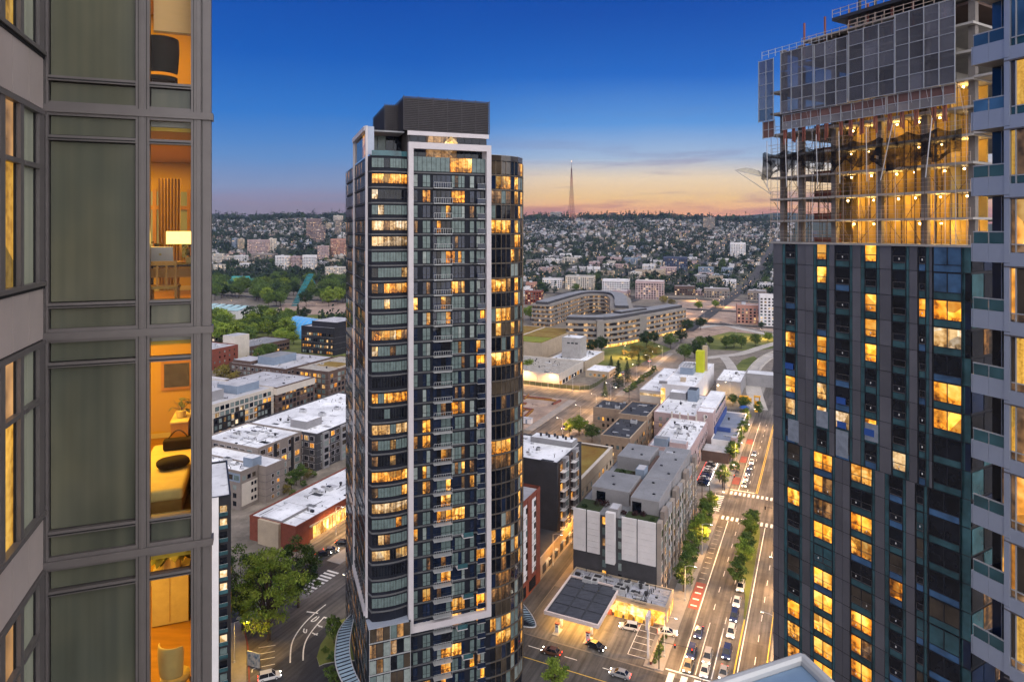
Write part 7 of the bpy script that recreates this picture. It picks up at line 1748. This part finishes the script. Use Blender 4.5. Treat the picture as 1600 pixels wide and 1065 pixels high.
# ------------------------------------------------------------------ vehicles
def car_meshes(kind='sedan'):
    L, Wd = (4.6, 1.85) if kind == 'sedan' else (4.7, 1.92)
    H = 1.45 if kind == 'sedan' else 1.72
    lo = [(-L / 2, .38), (-L / 2, .72), (-L / 2 + .12, .86), (-.95, .94), (1.05 if kind == 'sedan' else .95, .92), (L / 2 - .35, .80), (L / 2 - .02, .62), (L / 2, .36)]
    def shell(prof, w0, w1, mat):
        mb = MB(); n = len(prof)
        for sgn, wd in ((-1, w0), (1, w0)): pass
        zs = [p[1] for p in prof]; zmx = max(zs)
        def yw(z): return w0 + (w1 - w0) * max(0, (z - min(zs)) / (zmx - min(zs)))
        A = [(x, -yw(z), z) for x, z in prof]; B = [(x, yw(z), z) for x, z in prof]
        for i in range(n - 1): mb.face([A[i + 1], A[i], B[i], B[i + 1]], mat)
        mb.face([B[0], A[0], A[-1], B[-1]][::-1], mat)
        mb.face(A, mat); mb.face(B[::-1], mat); return mb
    body = shell(lo, Wd / 2, Wd / 2 - .05, 'car_paint')
    rf, rb = (.35, -1.15) if kind == 'sedan' else (.45, -1.95)
    cabp = [(rb - .55 if kind == 'sedan' else -L / 2 + .12, .90), (rb, H - .04), (rb + .3, H), (rf - .25, H), (rf, H - .03), (1.25, .90)]
    glass = shell(cabp, Wd / 2 - .10, Wd / 2 - .30, 'car_glass')
    roof = MB(); y = Wd / 2 - .285; roof.box(rb + .02, rf + .02, -y, y, H - .03, H + .015, 'car_paint')
    for sx in (-1, 1): roof.bar((1.22, sx * (Wd / 2 - .11), .90), (rf, sx * (Wd / 2 - .29), H - .03), .09, .05, 'car_paint'); roof.bar((cabp[0][0] + .02, sx * (Wd / 2 - .11), .90), (rb, sx * (Wd / 2 - .29), H - .03), .12, .05, 'car_paint'); roof.bar((-.2, sx * (Wd / 2 - .10), .90), (-.25, sx * (Wd / 2 - .29), H - .03), .06, .05, 'car_paint')
    wheel = MB(); n = 14; k = wheel.mi('rubber'); 
    wheel.tube((0, -.11, 0), (0, .11, 0), .33, 'rubber', n=n); wheel.tube((0, -.118, 0), (0, .118, 0), .19, 'metal_light', n=n)
    hl = MB(); hl.box(L / 2 - .10, L / 2 + .02, -.12, .12, .60, .70, 'head_light'); tl = MB(); tl.box(-L / 2 - .02, -L / 2 + .08, -.2, .2, .66, .80, 'tail_light')
    return dict(body=body.mesh('body'), cabin_glass=glass.mesh('cabin_glass'), roof=roof.mesh('roof'), wheel=wheel.mesh('wheel'), headlight=hl.mesh('headlight'), taillight=tl.mesh('taillight'), L=L, W=Wd)
def mkcar(name, col):
    m, nt, p = nodes(name); p.inputs['Base Color'].default_value = (*col, 1); p.inputs['Roughness'].default_value = .25; p.inputs['Coat Weight'].default_value = .6; p.inputs['Metallic'].default_value = .1; return m
PAINT = {'white': (.72, .70, .68), 'silver': (.38, .37, .36), 'black': (.018, .018, .02), 'blue': (.03, .045, .12), 'gold': (.35, .28, .17), 'brown': (.12, .055, .03), 'grey': (.12, .12, .125), 'red': (.25, .02, .02), 'yellow': (.7, .33, .01)}
for k, c in PAINT.items(): mkcar('paint_' + k, c)
mkcar('car_paint', (.3, .3, .3)); mkglass('car_glass', (.012, .014, .018), 1.45)
CM = {k: car_meshes(k) for k in ('sedan', 'suv')}
CB = {}
def car_part(kind, part, col):
    key = (kind, part, col)
    if key not in CB:
        me = CM[kind][part].copy()
        for i, m in enumerate(me.materials):
            if m and m.name == 'car_paint': me.materials[i] = M['paint_' + col]
        CB[key] = me
    return CB[key]
def car(kind, col, p, rz, label, group=None, lights=True, name='car'):
    T = thing(name, label, 'car', tuple(p), rz, group); c = CM[kind]
    def add(n, me, loc=(0, 0, 0)): o = bpy.data.objects.new(n, me); COL.objects.link(o); o.parent = T; o.location = loc
    for q in ('body', 'cabin_glass', 'roof'): add(q, car_part(kind, q, col))
    for sx in (-1, 1):
        for sy in (-1, 1): add('wheel', c['wheel'], (sx * c['L'] * .30, sy * (c['W'] / 2 - .10), .33))
    for sy in (-1, 1): add('headlight', c['headlight'], (0, sy * (c['W'] / 2 - .3), 0)); add('taillight', c['taillight'], (0, sy * (c['W'] / 2 - .32), 0))
    return T
TOWARD = -math.pi / 2 - GA; AWAY = math.pi / 2 - GA; EAST = -GA; WEST = math.pi - GA
Q = [('suv', 'white', 186.5, -19.9, 'white car at the back of the queue, beside the median tip'), ('sedan', 'white', 178.5, -20.0, 'second white car from the back of the median queue'), ('suv', 'blue', 171.5, -19.8, 'dark blue car between white cars in the median queue'), ('suv', 'white', 164.5, -19.7, 'white car in front of the dark blue car in the queue'), ('suv', 'blue', 156.0, -19.6, 'blue grey car second from the stop line in the turn lane'), ('sedan', 'silver', 148.6, -19.4, 'silver saloon first at the stop line in the turn lane'),
     ('sedan', 'blue', 161.0, -26.7, 'dark blue saloon behind in the left through lane'), ('suv', 'blue', 152.6, -27.0, 'dark blue car with bright headlights in the left lane'), ('suv', 'silver', 152.6, -23.4, 'grey blue car in the middle lane'), ('sedan', 'gold', 146.0 + 1.6, -26.8, 'beige gold car first in the left lane'), ('sedan', 'white', 147.6, -23.2, 'white saloon first in the middle lane')]
for k, c, u, v, lab in Q: car(k, c, uv2(u, v, .04), TOWARD, lab, 'cars waiting at the stop line')
car('sedan', 'white', uv2(157.5, -33.5, .15), EAST + .25, 'white saloon turning out of the forecourt')
p = gnd(983, 982); car('suv', 'white', (p.x, p.y, .06), WEST + .15, 'white estate car parked by the shop on the forecourt')
p = gnd(931, 1012); car('sedan', 'black', (p.x, p.y, .06), EAST - .2, 'black car leaving the pumps')
p = gnd(862, 1021); car('sedan', 'brown', (p.x, p.y, .05), WEST, 'brown car passing the forecourt')
p = gnd(969, 1056); car('sedan', 'silver', (p.x, p.y, .05), WEST, 'silver car on the cross street at the corner')
p = gnd(421, 1060); car('suv', 'white', (p.x, p.y, .04), .4, 'white van-like car by the parking bays, bottom left')
for i, (u, v, c) in enumerate(((262, -26.6, 'silver'), (269, -26.7, 'white'), (275.5, -26.6, 'blue'), (282, -26.5, 'grey'), (289, -26.5, 'white'), (300, -26.4, 'silver'))): car('sedan', c, uv2(u, v, .04), TOWARD, f'{c} car in the far queue beyond the junction, {["first", "second", "third", "fourth", "fifth", "last"][i]} in line', 'cars queuing beyond the junction')
for i in range(9): car(('suv', 'sedan')[i % 2], ('white', 'grey', 'silver', 'blue', 'black')[i % 5], uv2(270 + i * 6.3, -12.2, .04), AWAY, f'{("white", "grey", "silver", "blue", "black")[i % 5]} car parked along the far right kerb, {["first", "second", "third", "fourth", "fifth", "sixth", "seventh", "eighth", "ninth"][i]} from the junction', 'cars parked along the far kerb')
for i in range(9): car('sedan', ('black', 'black', 'white', 'blue', 'grey', 'white', 'white', 'black', 'silver')[i], uv2(256 + i * 2.9, -41.2, .04), EAST, f'{("black", "black", "white", "blue", "grey", "white", "white", "black", "silver")[i]} car in the parking lot row, {["first", "second", "third", "fourth", "fifth", "sixth", "seventh", "eighth", "ninth"][i]} from the apartments', 'cars in the parking lot')
for i, (x, y, c) in enumerate(((530, 812, 'white'), (536, 850, 'black'), (517, 862, 'grey'), (505, 868, 'black'))): p = gnd(x, y); car('sedan', c, (p.x, p.y, .04), EAST + .3 * i, f'{c} car in the brick shop yard, {["by the glowing windows", "near the tall tower", "beside the crossing", "under the big tree"][i]}', 'cars in the shop yard')
for i, (u, v, c, d) in enumerate(((392, -115, 'white', 0), (430, -121, 'silver', 1), (300, -114, 'red', 0), (372, -116, 'grey', 0), (480, -115, 'white', 1), (520, -121, 'grey', 0))): car('suv', c, uv2(u, v, .05), AWAY if d else TOWARD, f'{c} car on the parallel street {["by the yard fence", "below the campus slope", "beside the excavated lot", "at the upper corner", "by the warehouse", "near the campus trees"][i]}', 'cars on the parallel street')
# yellow food truck, kiosk and umbrella by the playground
p = gnd(1165, 628); T = thing('food_truck', 'orange yellow box truck under the bridge wing', 'truck', (p.x, p.y, .05), EAST)
lbox(T, 'box', -3.2, 1.6, -1.2, 1.2, .6, 3.4, 'paint_yellow_'); lbox(T, 'cab', 1.61, 3.2, -1.1, 1.1, .6, 2.5, 'paint_yellow_'); bx('windscreen', T, 3.2, 3.24, -1, 1, 1.5, 2.4, 'car_glass'); bx('hatch', T, -2.4, .8, -1.26, -1.201, 1.5, 2.6, 'lit_shop')
for x in (-2.2, 2.2):
    for y in (-1.1, 1.1): o = bpy.data.objects.new('wheel', CM['suv']['wheel']); COL.objects.link(o); o.parent = T; o.location = (x, y, .4); o.scale = (1.25, 1, 1.25)
p = gnd(1183, 640); T = thing('yellow_slide', 'yellow playground tower with slide beside the street trees', 'playground', (p.x, p.y, .05), EAST)
for x in (-1.2, 1.2):
    for y in (-1, 1): bx('post', T, x - .15, x + .15, y - .15, y + .15, 0, 7, 'paint_yellow_')
lbox(T, 'platform', -1.4, 1.4, -1.2, 1.2, 4.2, 4.5, 'paint_yellow_'); lbox(T, 'roof', -1.7, 1.7, -1.5, 1.5, 7.01, 7.4, 'paint_yellow_'); mb = MB(); mb.bar((0, -1.2, 4.2), (0, -6.5, .3), 1.6, .25, 'paint_yellow_'); mb.build('chute', T)
p = gnd(1163, 643); T = thing('parasol', 'blue parasol by the playground', 'parasol', (p.x, p.y, 0), 0); MB().lathe([(2.6, 2.2), (1.8, 2.9), (.2, 3.4)], 'film_blue', 10).build('canopy', T); MB().tube((0, 0, 0), (0, 0, 3.4), .06, 'metal_light').build('pole', T)
p = gnd(396, 1042); T = thing('mural_panel', 'blue and white painted hoarding at the parking bays', 'panel', (p.x, p.y, 0), -.35); lbox(T, 'board', -1.7, 1.7, -.12, .12, .2, 3.4, 'mural_blue'); bx('post', T, -1.6, -1.45, .13, .3, 0, 3.3, 'metal_dark'); bx('post', T, 1.45, 1.6, .13, .3, 0, 3.3, 'metal_dark')
# excavated lot: timbers, spoil heaps, small white cabin
for i, (u, v, L, a) in enumerate(((340, -170, 26, 0), (330, -160, 22, .1), (322, -150, 18, -.1), (345, -150, 20, .05), (310, -165, 24, 0), (300, -150, 16, .15))):
    p = uv2(u, v); T = thing('timber_stack', 'rust brown timber formwork lying in the excavated lot', 'timber', (p.x, p.y, .05), -GA + a, 'formwork in the excavated lot')
    for k in range(5): bx('beam', T, -L / 2, L / 2, k * .7, k * .7 + .4, .0, .5 + .3 * (k % 2), 'steel_red' if k % 2 else 'wood_light')
for i in range(22):
    u, v = RF.uniform(272, 348), RF.uniform(-190, -134); p = uv2(u, v); T = thing('formwork_panel', 'dark steel and timber formwork bundle in the excavated lot', 'formwork', (p.x, p.y, .04), -GA + RF.choice([0, 1.57]) + RF.uniform(-.15, .15), 'formwork bundles in the excavated lot')
    L = RF.uniform(2, 7)
    for k in range(3): bx('board', T, -L, L, k * .5, k * .5 + .35, 0, RF.uniform(.2, 1.2), RF.choice(['wall_brown', 'steel_red', 'metal_dark', 'wood_light']))
for i, (u, v, s) in enumerate(((290, -145, 3), (335, -142, 2.5), (315, -180, 4), (280, -160, 3))):
    p = uv2(u, v); T = thing('spoil_heap', 'heap of dug earth in the excavated lot', 'heap', (p.x, p.y, 0), 0, 'earth heaps in the excavated lot'); bm = bmesh.new(); bmesh.ops.create_icosphere(bm, subdivisions=3, radius=1)
    for v_ in bm.verts: n_ = noise.noise(v_.co * 1.6 + Vector((i, 0, 0))); v_.co = Vector((v_.co.x * s * 1.8 * (1 + .3 * n_), v_.co.y * s * 1.3 * (1 + .3 * n_), max(-.1, v_.co.z) * s * .55 * (1 + .4 * n_)))
    me = bpy.data.meshes.new('earth'); bm.to_mesh(me); me.materials.append(M['dirt']); o = bpy.data.objects.new('earth', me); COL.objects.link(o); o.parent = T
p = uv2(300, -134); T = thing('site_cabin', 'small white cabin on the edge of the excavated lot', 'cabin', (p.x, p.y, 0), -GA); lbox(T, 'body', -2.6, 2.6, -1.2, 1.2, .2, 2.8, 'wall_white'); lbox(T, 'roof', -2.7, 2.7, -1.3, 1.3, 2.81, 2.95, 'roof_mid'); bx('door', T, -.4, .5, -1.25, -1.201, .3, 2.3, 'wall_blue')
T = thing('yard_fence', 'dark screened fence round the utility yard', 'fence', (0, 0, 0)); pts = [uv2(376, -210), uv2(375.5, -150), uv2(376, -133), uv2(380, -128), uv2(390, -127), uv2(412, -127)]
for a, b in zip(pts, pts[1:]):
    n = max(1, round((b - a).length / 4))
    for i in range(n):
        q, r = a.lerp(b, i / n), a.lerp(b, (i + 1) / n); mb = MB(); mb.bar((q.x, q.y, .1), (r.x, r.y, .1), .06, 2.4, 'fence_green'); mb.build('fence_panel', T); mb = MB(); mb.tube((q.x, q.y, 0), (q.x, q.y, 2.8), .06, 'metal_light', n=5); mb.build('fence_post', T)

# ------------------------------------------------------------------ street lamps (lit)
LAMP_COL = (1., .53, .17)
def lamp_mesh():
    a = MB(); a.tube((0, 0, 0), (0, 0, 9), .11, 'metal_light', .07, 8); a.lathe([(.22, 0), (.2, .5), (.12, .55)], 'metal_light', 8)
    b = MB(); b.tube((0, 0, 8.9), (1.0, 0, 9.35), .05, 'metal_light', n=6); b.tube((1.0, 0, 9.35), (2.4, 0, 9.45), .05, 'metal_light', n=6)
    c = MB(); c.box(2.2, 3.0, -.16, .16, 9.38, 9.52, 'metal_light'); d = MB(); d.box(2.3, 2.95, -.13, .13, 9.34, 9.379, 'lamp_white')
    return [(n, m.mesh(n)) for n, m in (('pole', a), ('arm', b), ('lamp_head', c), ('lens', d))]
LMESH = lamp_mesh()
LD = {}
def street_lamp(p, rz, label, power, group, col=LAMP_COL):
    T = thing('street_lamp', label, 'street lamp', tuple(p), rz, group)
    for n, me in LMESH: o = bpy.data.objects.new(n, me); COL.objects.link(o); o.parent = T
    key = (power, col)
    if key not in LD:
        ld = bpy.data.lights.new('lamp_light', 'SPOT'); ld.energy = power; ld.color = col; ld.spot_size = math.radians(158); ld.spot_blend = .6; ld.shadow_soft_size = .5; LD[key] = ld
    o = bpy.data.objects.new('lamp_light', LD[key]); COL.objects.link(o); o.parent = T; o.location = (2.6, 0, 9.3)
PW = 7600
for i, u in enumerate((149, 174, 201, 228, 256, 284, 312, 340)):
    street_lamp(uv2(u, V0 - .8, .14), -GA, f'street lamp on the shop side of the avenue, {ORD[i]} from the filling station', PW * (1.0 if i < 3 else 1.25), 'street lamps along the avenue')
for i, u in enumerate((160, 188, 215, 243, 270, 298, 326)):
    street_lamp(uv2(u, V1 + .8, .14), math.pi - GA, f'street lamp on the tower side of the avenue, {ORD[i]} along', PW * 1.15, 'street lamps along the avenue')
for i, u in enumerate((285, 310, 335, 362, 390, 420, 455, 495)):
    street_lamp(uv2(u, -109.2, .14), math.pi - GA, f'street lamp on the parallel street, {ORD[i]} beyond the planted roof', PW * 1.5, 'street lamps of the parallel street')
for i, v in enumerate((-205, -188, -170, -152, -136)): street_lamp(uv2(372, v, .05), math.pi / 2 - GA, f'street lamp before the utility building, {ORD[i]} from the tall tower', PW * 1.8, 'street lamps by the utility building')
for i, v in enumerate((-88, -60)): street_lamp(uv2(125, v, .14), math.pi / 2 - GA, f'street lamp on the cross street, {["left", "right"][i]} one before the forecourt', PW * .6, 'street lamps of the cross street')
street_lamp(uv2(191, -70.2, .05), -GA, 'lamp at the end of the alley by the podium', PW * 1.1, 'lamps of the alley', (1., .42, .06)); street_lamp(uv2(176, -70.4, .05), -GA, 'lamp halfway along the alley by the podium', PW * .5, 'lamps of the alley', (1., .45, .08))
for i, (x, y) in enumerate(((548, 960), )): street_lamp(gnd(x, y), math.pi * .8, 'slim street lamp by the dark tower over the crossing', PW * .35, None, (1., .8, .6))
for i, (u, v) in enumerate(((164, -140), (182, -139), (200, -139))): street_lamp(uv2(u, v), -GA, f'yard lamp before the glowing brick shop, {ORD[i]} from the big tree', PW * .9, 'yard lamps by the brick shop', (1., .55, .16))
p = gnd(366, 1035); street_lamp((p.x, p.y, .1), 0, 'lamp over the yellow lit pavement, bottom left', PW * .45, None, (1., .55, .06))
for i, (x, y) in enumerate(((1100, 500), (1060, 490), (1130, 480), (1150, 530), (1190, 530), (975, 560), (1085, 470))): street_lamp(gnd(x, y), RF.uniform(0, 6), f'tall lamp {["by the slip road", "on the empty lot edge", "across the empty lot", "between the ramps", "by the curved ramp", "at the lit office entrance", "beyond the empty lot"][i]}', PW * 3.2, 'lamps of the interchange')
p = uv2(395, -48); street_lamp(p, math.pi, 'lamp in the playground yard', PW * 1.2, None, (1., .55, .1))
# traffic signal masts at the junction
for i, (u, v, a) in enumerate(((254, V0 - 1.2, -GA), (229, V1 + 1, math.pi - GA), (144.5, V0 - 1, -GA), (254, V0 - 2, -GA - 1.57))):
    p = uv2(u, v, .14); T = thing('traffic_signal', f'traffic signal mast at {["the far left junction corner", "the near right junction corner", "the forecourt corner", "the far left corner over the side street"][i]}', 'traffic signal', tuple(p), a, 'traffic signals')
    MB().tube((0, 0, 0), (0, 0, 6.4), .12, 'metal_dark', .09).build('pole', T); MB().tube((0, 0, 6.0), (7.5, 0, 6.5), .08, 'metal_dark', .05).build('mast_arm', T)
    for x in (3.5, 7.2):
        mb = MB(); mb.box(x - .18, x + .18, -.18, .18, 5.5, 6.5, 'wall_black'); o = mb.build('signal_head', T)
        bx('signal_lens', o, x - .1, x + .1, -.2, -.181, 6.2, 6.4, 'tail_light')
# utility poles in the side street
for i, (x, y, h) in enumerate(((1109, 790, 13), (983, 640, 12), (1097, 780, 9))): p = gnd(x, y); T = thing('utility_pole', f'wooden utility pole {["at the junction", "on the parallel street", "beside the parking lot"][i]}', 'pole', tuple(p), .3); MB().tube((0, 0, 0), (0, 0, h), .16, 'bark', .11, 7).build('post', T); MB().box(-1.1, 1.1, -.07, .07, h - .9, h - .72, 'bark').build('crossarm', T)
# ------------------------------------------------------------------ evening air over the far hill
def haze():
    mb = MB(); mb.box(-6300, 6300, -600, 6300, -12, 460, 'haze'); o = mb.build('haze', kind='stuff'); tag(o, 'thin blue evening haze lying over the whole city', 'haze', kind='stuff')
m, nt, p = nodes('haze'); nt.nodes.remove(p)
vp = nt.nodes.new('ShaderNodeVolumePrincipled'); vp.inputs['Color'].default_value = (.45, .58, .95, 1); vp.inputs['Density'].default_value = 0.00005; vp.inputs['Anisotropy'].default_value = .2
nt.links.new(vp.outputs[0], nt.nodes['Material Output'].inputs['Volume'])
haze()
